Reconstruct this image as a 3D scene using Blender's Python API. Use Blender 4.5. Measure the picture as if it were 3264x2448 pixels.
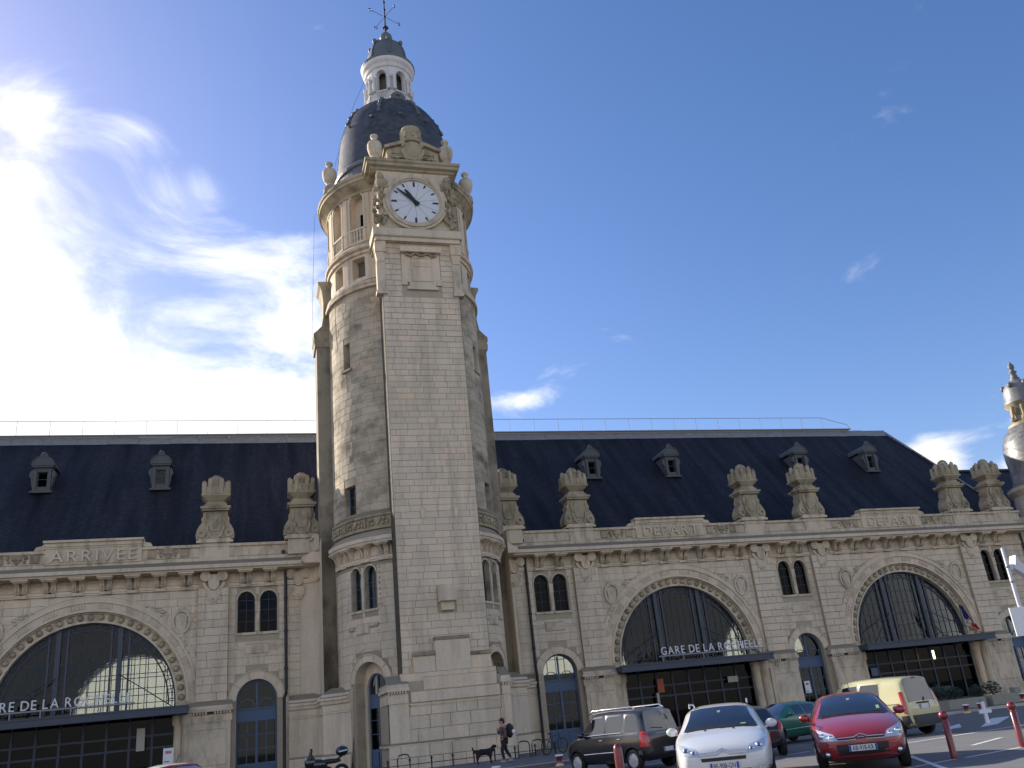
import bpy, bmesh, math, random
from mathutils import Vector, Matrix
from mathutils.bvhtree import BVHTree
rad = math.radians
PI = math.pi
for o in list(bpy.data.objects):
    bpy.data.objects.remove(o)
SC = bpy.context.scene
COL = SC.collection
random.seed(7)

# ------------------------------------------------------------------ camera
YAW, PITCH, ROLL = 0.304127, 0.370635, -0.106034
def cam_axes():
    cy, sy, cp, sp = math.cos(YAW), math.sin(YAW), math.cos(PITCH), math.sin(PITCH)
    f = Vector((sy * cp, cy * cp, sp)); r0 = Vector((cy, -sy, 0)); u0 = r0.cross(f)
    cr, sr = math.cos(ROLL), math.sin(ROLL)
    return cr * r0 + sr * u0, -sr * r0 + cr * u0, f
_r, _u, _f = cam_axes()
cd = bpy.data.cameras.new('camera'); cam = bpy.data.objects.new('camera', cd); COL.objects.link(cam)
cam.matrix_world = Matrix(((_r.x, _u.x, -_f.x, -8.706), (_r.y, _u.y, -_f.y, -51.808), (_r.z, _u.z, -_f.z, 1.54), (0, 0, 0, 1)))
cd.sensor_fit = 'HORIZONTAL'; cd.sensor_width = 36; cd.lens = 36 * 2784.94 / 3264
cd.clip_start = 0.1; cd.clip_end = 6000
SC.camera = cam

# ------------------------------------------------------------------ sky, sun, exposure
SUN_ALPHA, SUN_EL = rad(52), rad(25.3)        # sun behind the station on the left
SUN_ROT = -(PI / 2 - SUN_ALPHA)
sdir = Vector((-math.cos(SUN_ALPHA) * math.cos(SUN_EL), math.sin(SUN_ALPHA) * math.cos(SUN_EL), math.sin(SUN_EL)))
SKY_STRENGTH, SUN_STRENGTH, EXPOSURE = 0.12, 3.8, 1.02
world = bpy.data.worlds.new('World'); SC.world = world; world.use_nodes = True
def build_world():
    nt = world.node_tree; N = nt.nodes; L = nt.links
    N.clear()
    out = N.new('ShaderNodeOutputWorld'); bg = N.new('ShaderNodeBackground'); bg.inputs['Strength'].default_value = SKY_STRENGTH
    sky = N.new('ShaderNodeTexSky'); sky.sky_type = 'NISHITA'; sky.sun_disc = False
    sky.sun_elevation = SUN_EL; sky.sun_rotation = SUN_ROT; sky.air_density = 1.0; sky.dust_density = 0.65; sky.ozone_density = 2.2
    tc = N.new('ShaderNodeTexCoord'); sep = N.new('ShaderNodeSeparateXYZ'); L.new(tc.outputs['Generated'], sep.inputs[0])
    def m(op, a, b=None, clamp=False):
        n = N.new('ShaderNodeMath'); n.operation = op; n.use_clamp = clamp
        for i, x in enumerate((a, b)):
            if x is None: continue
            if isinstance(x, (int, float)): n.inputs[i].default_value = x
            else: L.new(x, n.inputs[i])
        return n.outputs[0]
    def rng(v, a, b, c, d):
        n = N.new('ShaderNodeMapRange'); n.interpolation_type = 'SMOOTHSTEP'
        for i, x in enumerate((a, b, c, d)): n.inputs[i + 1].default_value = x
        L.new(v, n.inputs[0]); return n.outputs[0]
    X, Y, Z = sep.outputs
    zz = m('ADD', m('MAXIMUM', Z, 0.0), 0.22)
    cmb = N.new('ShaderNodeCombineXYZ'); L.new(m('DIVIDE', X, zz), cmb.inputs[0]); L.new(m('DIVIDE', Y, zz), cmb.inputs[1]); L.new(m('MULTIPLY', Z, 1.2), cmb.inputs[2])
    def noise(sc, det, rough, dist=0.0, off=(0, 0, 0)):
        mp = N.new('ShaderNodeMapping'); mp.inputs['Location'].default_value = off; L.new(cmb.outputs[0], mp.inputs[0])
        n = N.new('ShaderNodeTexNoise'); n.inputs['Scale'].default_value = sc; n.inputs['Detail'].default_value = det
        n.inputs['Roughness'].default_value = rough; n.inputs['Distortion'].default_value = dist; L.new(mp.outputs[0], n.inputs[0]); return n.outputs[0]
    big = noise(1.15, 3, 0.5, 0.2, CLOUD_OFF); fine = noise(3.6, 9, 0.62, 0.5, CLOUD_OFF)
    n = m('ADD', m('MULTIPLY', big, 0.42), m('MULTIPLY', fine, 0.58))
    # more cloud towards the sun's side (west of the tower) and low down, little on the right; extra unseen cloud added behind the view to light the facade
    az = m('ARCTAN2', X, Y)
    left = rng(az, 0.27, 0.02, 0.0, 1.0); right = m('MAXIMUM', rng(az, 1.1, 1.9, 0.0, 2.3), rng(az, -1.2, -1.9, 0.0, 2.3))
    side = m('MAXIMUM', left, right)
    low = rng(Z, 0.66, 0.26, 0.0, 1.0)
    cov = m('ADD', m('MULTIPLY', side, m('ADD', 0.0, m('MULTIPLY', low, 0.085))), m('MULTIPLY', rng(Z, 0.36, 0.16, 0.0, 1.0), 0.03))
    el = m('ARCSINE', Z)
    for a0, e0, sa, se, w in CLOUDS:      # the cloud banks of the day, by bearing and height
        da = m('DIVIDE', m('SUBTRACT', az, a0), sa); de = m('DIVIDE', m('SUBTRACT', el, e0), se)
        g = m('POWER', 2.718, m('MULTIPLY', m('ADD', m('MULTIPLY', da, da), m('MULTIPLY', de, de)), -1.0))
        cov = m('ADD', cov, m('MULTIPLY', g, w))
    thr = m('SUBTRACT', 0.60, cov)
    d = m('SUBTRACT', n, thr)
    dens = rng(d, -0.03, 0.16, 0.0, 1.0)
    mix = N.new('ShaderNodeMixRGB'); L.new(dens, mix.inputs[0])
    hs = N.new('ShaderNodeHueSaturation'); hs.inputs['Saturation'].default_value = 1.22; hs.inputs['Value'].default_value = 0.80; L.new(sky.outputs[0], hs.inputs['Color'])
    tint = N.new('ShaderNodeMixRGB'); tint.blend_type = 'MULTIPLY'; tint.inputs[0].default_value = 1.0; tint.inputs[2].default_value = (1.09, 0.915, 1.0, 1); L.new(hs.outputs[0], tint.inputs[1])
    L.new(tint.outputs[0], mix.inputs[1])
    # cloud brightness: sky scaled up and whitened, brighter near the sun
    vd = N.new('ShaderNodeVectorMath'); vd.operation = 'DOT_PRODUCT'; L.new(tc.outputs['Generated'], vd.inputs[0]); vd.inputs[1].default_value = sdir
    near = rng(vd.outputs['Value'], 0.0, 1.0, 0.0, 1.0)
    br = m('ADD', 4.3, m('MULTIPLY', near, 0.9))
    cc = N.new('ShaderNodeCombineXYZ'); L.new(br, cc.inputs[0]); L.new(m('MULTIPLY', br, 1.01), cc.inputs[1]); L.new(m('MULTIPLY', br, 1.05), cc.inputs[2])
    L.new(cc.outputs[0], mix.inputs[2])
    L.new(mix.outputs[0], bg.inputs['Color']); L.new(bg.outputs[0], out.inputs[0])
CLOUD_OFF = (6.2, 12.9, 0.0)
CLOUDS = [(-0.27, 0.485, 0.10, 0.065, 0.15), (-0.2, 0.35, 0.26, 0.035, 0.22), (0.0, 0.355, 0.15, 0.032, 0.19), (-0.16, 0.64, 0.06, 0.03, 0.13), (-0.08, 0.585, 0.075, 0.045, 0.14), (0.04, 0.49, 0.12, 0.07, 0.13),
          (-0.27, 0.63, 0.05, 0.04, 0.15), (-0.2, 0.42, 0.1, 0.05, 0.1), (0.325, 0.352, 0.05, 0.014, 0.17), (0.75, 0.205, 0.03, 0.024, 0.30), (0.83, 0.19, 0.02, 0.015, 0.24), (-0.6, 0.5, 0.25, 0.2, 0.12), (-0.9, 0.35, 0.3, 0.15, 0.15), (1.5, 0.3, 0.3, 0.12, 0.12)]
build_world()
sl = bpy.data.lights.new('sun', 'SUN'); sun = bpy.data.objects.new('sun', sl); COL.objects.link(sun)
sl.energy = SUN_STRENGTH; sl.angle = rad(0.53); sl.color = (1.0, 0.93, 0.82)
sun.rotation_euler = (-sdir).to_track_quat('-Z', 'Y').to_euler()
vs = SC.view_settings
vs.view_transform = 'Standard'; vs.look = 'None'; vs.exposure = EXPOSURE; vs.gamma = 1; vs.use_curve_mapping = False
SC.cycles.max_bounces = 8; SC.cycles.transparent_max_bounces = 16

# ------------------------------------------------------------------ materials
def new_mat(name):
    m = bpy.data.materials.new(name); m.use_nodes = True; nt = m.node_tree
    return m, nt, nt.nodes, nt.links, nt.nodes['Principled BSDF']
def plain(name, col, rough=0.6, metal=0.0, coat=0.0, spec=0.5, var=0.0, scale=3.0, bump=0.0):
    m, nt, N, L, P = new_mat(name)
    P.inputs['Base Color'].default_value = (*col, 1); P.inputs['Roughness'].default_value = rough; P.inputs['Metallic'].default_value = metal
    P.inputs['Specular IOR Level'].default_value = spec
    if coat: P.inputs['Coat Weight'].default_value = coat; P.inputs['Coat Roughness'].default_value = 0.04
    if var or bump:
        g = N.new('ShaderNodeNewGeometry'); t = N.new('ShaderNodeTexNoise'); t.inputs['Scale'].default_value = scale; t.inputs['Detail'].default_value = 6
        t.inputs['Roughness'].default_value = 0.65
        L.new(g.outputs['Position'], t.inputs['Vector'])
        if var:
            mx = N.new('ShaderNodeMixRGB'); L.new(t.outputs[0], mx.inputs[0])
            mx.inputs[1].default_value = (*[c * (1 - var) for c in col], 1); mx.inputs[2].default_value = (*[min(1, c * (1 + var)) for c in col], 1)
            L.new(mx.outputs[0], P.inputs['Base Color'])
        if bump:
            b = N.new('ShaderNodeBump'); b.inputs['Strength'].default_value = bump; b.inputs['Distance'].default_value = 0.02
            L.new(t.outputs[0], b.inputs['Height']); L.new(b.outputs[0], P.inputs['Normal'])
    return m
def stone_mat(name, A, B, dirt, rand=0.22, streak=(1.6, 1.6, 0.22), ledge=0.75):
    m, nt, N, L, P = new_mat(name)
    g = N.new('ShaderNodeNewGeometry'); oi = N.new('ShaderNodeObjectInfo')
    def noise(sc, det, rough=0.6, vec=None, scl=None):
        t = N.new('ShaderNodeTexNoise'); t.inputs['Scale'].default_value = sc; t.inputs['Detail'].default_value = det; t.inputs['Roughness'].default_value = rough
        src = g.outputs['Position']
        if scl:
            vm = N.new('ShaderNodeVectorMath'); vm.operation = 'MULTIPLY'; vm.inputs[1].default_value = scl; L.new(src, vm.inputs[0]); src = vm.outputs[0]
        L.new(src, t.inputs['Vector']); return t.outputs[0]
    def mth(op, a, b, clamp=False):
        n = N.new('ShaderNodeMath'); n.operation = op; n.use_clamp = clamp
        for i, x in enumerate((a, b)):
            if isinstance(x, (int, float)): n.inputs[i].default_value = x
            else: L.new(x, n.inputs[i])
        return n.outputs[0]
    def rng(v, a, b, c, d):
        n = N.new('ShaderNodeMapRange'); n.inputs[1].default_value = a; n.inputs[2].default_value = b; n.inputs[3].default_value = c; n.inputs[4].default_value = d
        L.new(v, n.inputs[0]); return n.outputs[0]
    def mix(f, a, b, bt='MIX'):
        n = N.new('ShaderNodeMixRGB'); n.blend_type = bt
        for i, x in enumerate((f, a, b)):
            if isinstance(x, (int, float)): n.inputs[i].default_value = x
            elif isinstance(x, tuple): n.inputs[i].default_value = (*x, 1)
            else: L.new(x, n.inputs[i])
        return n.outputs[0]
    big = noise(0.45, 5); fine = noise(9, 6, 0.7); st = noise(1.0, 6, 0.62, scl=streak)
    rnd = mth('FRACT', mth('ADD', oi.outputs['Random'], g.outputs['Random Per Island']), 0)
    c = mix(rng(big, 0.3, 0.7, 0, 1), A, B)
    c = mix(rng(rnd, 0.72, 1.0, 0.0, 0.5), c, (A[0] * 0.98, A[1] * 0.86, A[2] * 0.80))
    v = mth('ADD', 1 - rand / 2, mth('MULTIPLY', rnd, rand))
    v = mth('MULTIPLY', v, rng(fine, 0.3, 0.7, 0.90, 1.08))
    cv = N.new('ShaderNodeCombineXYZ')
    for i in range(3): L.new(v, cv.inputs[i])
    c = mix(1.0, c, cv.outputs[0], 'MULTIPLY')
    sn = N.new('ShaderNodeSeparateXYZ'); L.new(g.outputs['True Normal'], sn.inputs[0])
    up = rng(sn.outputs[2], 0.25, 0.8, 0.0, ledge)
    dm = mth('MULTIPLY', rng(st, 0.47, 0.68, 0.0, 1.0), dirt)
    dm = mth('MULTIPLY', mth('MAXIMUM', dm, up), rng(fine, 0.25, 0.6, 0.7, 1.0), True)
    c = mix(dm, c, (0.080, 0.068, 0.045))
    L.new(c, P.inputs['Base Color']); P.inputs['Roughness'].default_value = 0.9; P.inputs['Specular IOR Level'].default_value = 0.25
    b = N.new('ShaderNodeBump'); b.inputs['Strength'].default_value = 0.45; b.inputs['Distance'].default_value = 0.03
    L.new(mth('ADD', mth('MULTIPLY', fine, 0.5), mth('MULTIPLY', st, 0.5)), b.inputs['Height']); L.new(b.outputs[0], P.inputs['Normal'])
    return m
M = {}
M['stone'] = stone_mat('limestone', (0.79, 0.66, 0.485), (0.68, 0.57, 0.42), 0.28, rand=0.13)
M['stone_carved'] = stone_mat('carved_limestone', (0.75, 0.63, 0.46), (0.60, 0.505, 0.37), 0.5, rand=0.12, streak=(2.2, 2.2, 0.8))
M['stone_weathered'] = stone_mat('weathered_limestone', (0.53, 0.445, 0.30), (0.38, 0.32, 0.215), 0.7, rand=0.16, streak=(1.3, 1.3, 0.7))
M['stone_drum'] = stone_mat('streaked_limestone', (0.66, 0.555, 0.40), (0.44, 0.375, 0.275), 0.8, rand=0.10, streak=(0.55, 0.55, 0.9))
M['joint'] = plain('mortar_joint', (0.46, 0.385, 0.275), 0.95, var=0.2)
M['joint_drum'] = plain('drum_joint', (0.36, 0.31, 0.225), 0.95, var=0.25)
M['stone_soot'] = stone_mat('sooty_buttress_stone', (0.42, 0.36, 0.26), (0.28, 0.24, 0.18), 0.8, rand=0.1, streak=(0.9, 0.9, 0.5))
M['stone_shade'] = stone_mat('shade_darkened_stone', (0.13, 0.115, 0.09), (0.09, 0.08, 0.065), 0.5, rand=0.2)  # grime tone set dark enough to stand for shade on the sunlit returns
M['dark_stone'] = plain('dark_backing_stone', (0.16, 0.15, 0.13), 0.95, var=0.3)  # even dark tone behind openings and balusters and inside the lantern
M['white_stone'] = stone_mat('white_lantern_paint', (0.78, 0.77, 0.74), (0.68, 0.67, 0.65), 0.2, rand=0.05)
def slate_mat(name, col, rough, rows, var=0.35):
    m, nt, N, L, P = new_mat(name)
    g = N.new('ShaderNodeNewGeometry'); vm = N.new('ShaderNodeVectorMath'); vm.operation = 'MULTIPLY'; vm.inputs[1].default_value = (1, 0, 1.25); L.new(g.outputs['Position'], vm.inputs[0])
    sp = N.new('ShaderNodeSeparateXYZ'); L.new(vm.outputs[0], sp.inputs[0]); cb = N.new('ShaderNodeCombineXYZ'); L.new(sp.outputs[0], cb.inputs[0]); L.new(sp.outputs[2], cb.inputs[1])
    b = N.new('ShaderNodeTexBrick'); b.inputs['Scale'].default_value = 1.0; b.inputs['Brick Width'].default_value = 0.22; b.inputs['Row Height'].default_value = rows
    b.inputs['Mortar Size'].default_value = 0.012; b.inputs['Color1'].default_value = (*[c * (1 - var) for c in col], 1); b.inputs['Color2'].default_value = (*[c * (1 + var) for c in col], 1)
    b.inputs['Mortar'].default_value = (*[c * 0.35 for c in col], 1); L.new(cb.outputs[0], b.inputs['Vector'])
    t = N.new('ShaderNodeTexNoise'); t.inputs['Scale'].default_value = 0.5; t.inputs['Detail'].default_value = 5
    v2 = N.new('ShaderNodeVectorMath'); v2.operation = 'MULTIPLY'; v2.inputs[1].default_value = (3.2, 0.35, 0.28); L.new(g.outputs['Position'], v2.inputs[0]); L.new(v2.outputs[0], t.inputs['Vector'])
    mx = N.new('ShaderNodeMixRGB'); mx.blend_type = 'MULTIPLY'; mx.inputs[0].default_value = 0.95; L.new(b.outputs['Color'], mx.inputs[1])
    rp = N.new('ShaderNodeMapRange'); rp.inputs[1].default_value = 0.3; rp.inputs[2].default_value = 0.7; rp.inputs[3].default_value = 0.35; rp.inputs[4].default_value = 1.9; L.new(t.outputs[0], rp.inputs[0]); L.new(rp.outputs[0], mx.inputs[2])
    L.new(mx.outputs[0], P.inputs['Base Color']); P.inputs['Roughness'].default_value = rough; P.inputs['Specular IOR Level'].default_value = 0.3
    bp = N.new('ShaderNodeBump'); bp.inputs['Strength'].default_value = 0.5; bp.inputs['Distance'].default_value = 0.02; L.new(b.outputs['Fac'], bp.inputs['Height']); bp.invert = True; L.new(bp.outputs[0], P.inputs['Normal'])
    return m
M['slate'] = slate_mat('roof_slate', (0.017, 0.017, 0.022), 0.62, 0.12)
def piece_mat(name, col, rough, coat, var):
    m, nt, N, L, P = new_mat(name); g = N.new('ShaderNodeNewGeometry'); r = N.new('ShaderNodeMapRange'); r.inputs[3].default_value = 1 - var; r.inputs[4].default_value = 1 + var; L.new(g.outputs['Random Per Island'], r.inputs[0])
    t = N.new('ShaderNodeTexNoise'); t.inputs['Scale'].default_value = 1.3; t.inputs['Detail'].default_value = 6; L.new(g.outputs['Position'], t.inputs['Vector'])
    q = N.new('ShaderNodeMapRange'); q.inputs[1].default_value = 0.3; q.inputs[2].default_value = 0.7; q.inputs[3].default_value = 0.7; q.inputs[4].default_value = 1.35; L.new(t.outputs[0], q.inputs[0])
    mm = N.new('ShaderNodeMath'); mm.operation = 'MULTIPLY'; L.new(r.outputs[0], mm.inputs[0]); L.new(q.outputs[0], mm.inputs[1])
    c = N.new('ShaderNodeVectorMath'); c.operation = 'SCALE'; c.inputs[0].default_value = col; L.new(mm.outputs[0], c.inputs['Scale']); L.new(c.outputs[0], P.inputs['Base Color'])
    P.inputs['Roughness'].default_value = rough; P.inputs['Specular IOR Level'].default_value = 0.8; P.inputs['Coat Weight'].default_value = coat; P.inputs['Coat Roughness'].default_value = 0.45; return m
M['dome_slate'] = piece_mat('dome_slate', (0.062, 0.060, 0.055), 0.5, 0.45, 0.4)
M['lead'] = plain('grey_lead', (0.13, 0.14, 0.145), 0.55, var=0.35, scale=4, bump=0.15)
M['zinc'] = plain('pale_zinc', (0.26, 0.26, 0.255), 0.6, var=0.45, scale=2.2, bump=0.2)
M['dormer'] = plain('dormer_lead', (0.085, 0.093, 0.10), 0.6, var=0.25, scale=4)
M['blue'] = plain('blue_paint', (0.055, 0.105, 0.19), 0.45, var=0.12)
M['blue_dark'] = plain('dark_blue_paint', (0.022, 0.034, 0.058), 0.5, var=0.15)
M['steel_grey'] = plain('blue_grey_steel', (0.055, 0.068, 0.095), 0.5, var=0.15)
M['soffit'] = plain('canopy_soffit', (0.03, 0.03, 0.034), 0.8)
M['pipe'] = plain('dark_iron_pipe', (0.018, 0.017, 0.02), 0.5)
M['iron'] = plain('black_iron', (0.015, 0.015, 0.017), 0.45)
M['rail'] = plain('galvanised_steel', (0.24, 0.25, 0.26), 0.5, metal=0.4)
M['white'] = plain('white_enamel', (0.80, 0.80, 0.80), 0.45, var=0.03)
M['sign_white'] = plain('sign_white', (0.75, 0.77, 0.80), 0.4)
M['dial'] = plain('clock_dial', (0.70, 0.72, 0.73), 0.5, var=0.04, scale=1.2)
M['hand'] = plain('clock_hand', (0.012, 0.022, 0.024), 0.6)
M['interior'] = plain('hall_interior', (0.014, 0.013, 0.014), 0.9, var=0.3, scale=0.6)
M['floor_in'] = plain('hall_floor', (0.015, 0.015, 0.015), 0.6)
def glass_mat(name, tint, refl, rough=0.02):
    m, nt, N, L, P = new_mat(name); N.remove(P); out = [n for n in N if n.type == 'OUTPUT_MATERIAL'][0]
    tr = N.new('ShaderNodeBsdfTransparent'); tr.inputs[0].default_value = (*tint, 1); gl = N.new('ShaderNodeBsdfGlossy'); gl.inputs['Roughness'].default_value = rough
    lw = N.new('ShaderNodeFresnel'); lw.inputs[0].default_value = 1.5
    mr = N.new('ShaderNodeMath'); mr.operation = 'MULTIPLY'; mr.use_clamp = True; mr.inputs[1].default_value = refl; L.new(lw.outputs[0], mr.inputs[0])
    mx = N.new('ShaderNodeMixShader'); L.new(mr.outputs[0], mx.inputs[0]); L.new(tr.outputs[0], mx.inputs[1]); L.new(gl.outputs[0], mx.inputs[2]); L.new(mx.outputs[0], out.inputs[0])
    return m
M['glass'] = glass_mat('window_glass', (0.62, 0.64, 0.64), 0.55)
M['glass_dark'] = glass_mat('dark_window_glass', (0.06, 0.06, 0.075), 0.28)
def frosted(name):
    m, nt, N, L, P = new_mat(name); N.remove(P); out = [n for n in N if n.type == 'OUTPUT_MATERIAL'][0]
    a = N.new('ShaderNodeBsdfTranslucent'); a.inputs[0].default_value = (0.86, 0.87, 0.80, 1); b = N.new('ShaderNodeBsdfDiffuse'); b.inputs[0].default_value = (0.6, 0.62, 0.6, 1)
    mx = N.new('ShaderNodeMixShader'); mx.inputs[0].default_value = 0.25; L.new(a.outputs[0], mx.inputs[1]); L.new(b.outputs[0], mx.inputs[2]); L.new(mx.outputs[0], out.inputs[0]); return m
M['frosted'] = frosted('frosted_glass')
def emit(name, col, s):
    m, nt, N, L, P = new_mat(name); P.inputs['Emission Color'].default_value = (*col, 1); P.inputs['Emission Strength'].default_value = s; return m
M['lamp'] = emit('lamp_glow', (1.0, 0.85, 0.4), 2.0)

# ------------------------------------------------------------------ mesh helpers
class MB:
    def __init__(s): s.v = []; s.f = []; s.m = []; s.sm = []
    def add(s, vs, fs, mi=0, sm=False):
        o = len(s.v); s.v += [tuple(v) for v in vs]
        for f in fs: s.f.append(tuple(o + i for i in f)); s.m.append(mi); s.sm.append(sm)
    def box(s, x0, x1, y0, y1, z0, z1, mi=0):
        s.add([(x0, y0, z0), (x1, y0, z0), (x1, y1, z0), (x0, y1, z0), (x0, y0, z1), (x1, y0, z1), (x1, y1, z1), (x0, y1, z1)],
              [(0, 3, 2, 1), (4, 5, 6, 7), (0, 1, 5, 4), (1, 2, 6, 5), (2, 3, 7, 6), (3, 0, 4, 7)], mi)
    def cbox(s, cx, cy, cz, sx, sy, sz, mi=0): s.box(cx - sx / 2, cx + sx / 2, cy - sy / 2, cy + sy / 2, cz - sz / 2, cz + sz / 2, mi)
    def chamfer(s, x0, x1, y0, y1, z0, z1, c, mi=0):      # box whose front (-y) edges are chamfered
        o = [(x0, z0), (x1, z0), (x1, z1), (x0, z1)]; i = [(x0 + c, z0 + c), (x1 - c, z0 + c), (x1 - c, z1 - c), (x0 + c, z1 - c)]
        vs = [(x, y1, z) for x, z in o] + [(x, y0 + c, z) for x, z in o] + [(x, y0, z) for x, z in i]
        fs = [(8, 9, 10, 11)]
        for k in range(4):
            n = (k + 1) % 4; fs += [(k, n, 4 + n, 4 + k), (4 + k, 4 + n, 8 + n, 8 + k)]
        s.add(vs, fs, mi)
    def prism(s, poly, y0, y1, mi=0, sm=False):           # XZ polygon (ccw seen from -y) between y0 (front) and y1
        n = len(poly); vs = [(x, y0, z) for x, z in poly] + [(x, y1, z) for x, z in poly]
        s.add(vs, [tuple(range(n)), tuple(range(2 * n - 1, n - 1, -1))], mi)
        s.add(vs, [(i, n + i, n + (i + 1) % n, (i + 1) % n) for i in range(n)], mi, sm)
    def slab(s, poly, z0, z1, mi=0):                      # XY polygon ccw from above
        n = len(poly); vs = [(x, y, z0) for x, y in poly] + [(x, y, z1) for x, y in poly]
        s.add(vs, [tuple(range(n - 1, -1, -1)), tuple(range(n, 2 * n))] + [(i, (i + 1) % n, n + (i + 1) % n, n + i) for i in range(n)], mi)
    def lathe(s, prof, cx=0, cy=0, n=32, a0=0.0, a1=2 * PI, mi=0, sm=True, cap=True):
        full = abs(a1 - a0 - 2 * PI) < 1e-6; k = n if full else n + 1
        vs = []
        for r, z in prof:
            for i in range(k):
                a = a0 + (a1 - a0) * i / n; vs.append((cx + r * math.sin(a), cy - r * math.cos(a), z))
        fs = []
        for j in range(len(prof) - 1):
            for i in range(n):
                i2 = (i + 1) % k; fs.append((j * k + i, j * k + i2, (j + 1) * k + i2, (j + 1) * k + i))
        s.add(vs, fs, mi, sm)
        if cap and full:
            s.add(vs[-k:], [tuple(range(k))], mi); s.add(vs[:k], [tuple(range(k - 1, -1, -1))], mi)
    def sweep(s, path, prof, mi=0, sm=False, caps=True):  # path in XY; profile (out, z); out is to the right of travel
        n = len(path); k = len(prof); vs = []
        for i, (x, y) in enumerate(path):
            d0 = Vector((path[i][0] - path[i - 1][0], path[i][1] - path[i - 1][1])).normalized() if i else None
            d1 = Vector((path[i + 1][0] - x, path[i + 1][1] - y)).normalized() if i < n - 1 else None
            d0 = d0 or d1; d1 = d1 or d0
            n0 = Vector((d0.y, -d0.x)); n1 = Vector((d1.y, -d1.x)); nn = (n0 + n1)
            if nn.length < 1e-6: nn = n0
            nn.normalize(); sc = 1 / max(0.35, nn.dot(n0))
            for o, z in prof: vs.append((x + nn.x * o * sc, y + nn.y * o * sc, z))
        fs = []
        for i in range(n - 1):
            for j in range(k - 1): fs.append((i * k + j, (i + 1) * k + j, (i + 1) * k + j + 1, i * k + j + 1))
        s.add(vs, fs, mi, sm)
        if caps: s.add(vs[:k], [tuple(range(k))], mi); s.add(vs[-k:], [tuple(range(k - 1, -1, -1))], mi)
    def tube(s, pts, r, n=8, mi=0, sm=True, r2=None):
        pts = [Vector(p) for p in pts]; k = len(pts); vs = []
        for i, p in enumerate(pts):
            d = (pts[min(i + 1, k - 1)] - pts[max(i - 1, 0)]).normalized()
            a = d.orthogonal().normalized() if abs(d.z) > 0.9 else d.cross(Vector((0, 0, 1))).normalized(); b = d.cross(a)
            rr = r if r2 is None else r + (r2 - r) * i / (k - 1)
            for j in range(n): vs.append(p + a * rr * math.cos(2 * PI * j / n) + b * rr * math.sin(2 * PI * j / n))
        fs = [(i * n + j, (i + 1) * n + j, (i + 1) * n + (j + 1) % n, i * n + (j + 1) % n) for i in range(k - 1) for j in range(n)]
        s.add(vs, fs, mi, sm); s.add(vs[:n], [tuple(range(n))], mi); s.add(vs[-n:], [tuple(range(n - 1, -1, -1))], mi)
    def ball(s, c, rx, ry=None, rz=None, n=12, m=8, mi=0, sm=True):
        ry = ry or rx; rz = rz or rx; vs = [(c[0], c[1], c[2] - rz)]
        for j in range(1, m):
            t = -PI / 2 + PI * j / m
            for i in range(n):
                a = 2 * PI * i / n; vs.append((c[0] + rx * math.cos(t) * math.cos(a), c[1] + ry * math.cos(t) * math.sin(a), c[2] + rz * math.sin(t)))
        vs.append((c[0], c[1], c[2] + rz)); fs = []
        for i in range(n): fs.append((0, 1 + (i + 1) % n, 1 + i)); fs.append((len(vs) - 1, len(vs) - 1 - n + i, len(vs) - 1 - n + (i + 1) % n))
        for j in range(m - 2):
            for i in range(n): fs.append((1 + j * n + i, 1 + j * n + (i + 1) % n, 1 + (j + 1) * n + (i + 1) % n, 1 + (j + 1) * n + i))
        s.add(vs, fs, mi, sm)
    def ring(s, cx, cz, r0, r1, y0, y1, a0=0.0, a1=PI, n=40, mi=0, sm=False):   # arc band in XZ, thickness in y, closed
        vs = []
        for i in range(n + 1):
            a = a0 + (a1 - a0) * i / n; c, q = math.cos(a), math.sin(a)
            vs += [(cx + r0 * c, y0, cz + r0 * q), (cx + r1 * c, y0, cz + r1 * q), (cx + r1 * c, y1, cz + r1 * q), (cx + r0 * c, y1, cz + r0 * q)]
        fs = [(i * 4 + j, i * 4 + (j + 1) % 4, i * 4 + 4 + (j + 1) % 4, i * 4 + 4 + j) for i in range(n) for j in range(4)]
        s.add(vs, fs, mi, sm)
        if a1 - a0 < 2 * PI - 1e-6: s.add(vs[:4], [(3, 2, 1, 0)], mi); s.add(vs[-4:], [(0, 1, 2, 3)], mi)
    def panel(s, x0, x1, z0, z1, ops, y=0.0, depth=0.5, step=None, mi=0, mi_rev=None):
        """flat wall front with arched or square openings (cx, hw, zb, zs, arch) and their reveals"""
        def top(o, x): return o[3] + (math.sqrt(max(0, o[1] ** 2 - (x - o[0]) ** 2)) if o[4] else 0)
        xs = {x0, x1}
        for o in ops:
            k = 20 if o[1] > 2 else 10
            for i in range(k + 1): xs.add(o[0] - o[1] * math.cos(PI * i / k) if o[4] else o[0] + o[1] * (-1, 1)[i % 2])
        if step:
            k = max(1, int((x1 - x0) / step))
            for i in range(k + 1): xs.add(x0 + (x1 - x0) * i / k)
        xs = sorted(x for x in xs if x0 - 1e-6 <= x <= x1 + 1e-6); xs = [x for i, x in enumerate(xs) if i == 0 or x - xs[i - 1] > 1e-4]
        for a, b in zip(xs, xs[1:]):
            mid = (a + b) / 2; lo = (z0, z0)
            for o in sorted((o for o in ops if abs(mid - o[0]) < o[1]), key=lambda o: o[2]):
                if o[2] > max(lo) + 1e-5: s.add([(a, y, lo[0]), (b, y, lo[1]), (b, y, o[2]), (a, y, o[2])], [(0, 1, 2, 3)], mi)
                lo = (top(o, a), top(o, b))
            s.add([(a, y, lo[0]), (b, y, lo[1]), (b, y, z1), (a, y, z1)], [(0, 1, 2, 3)], mi)
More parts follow.
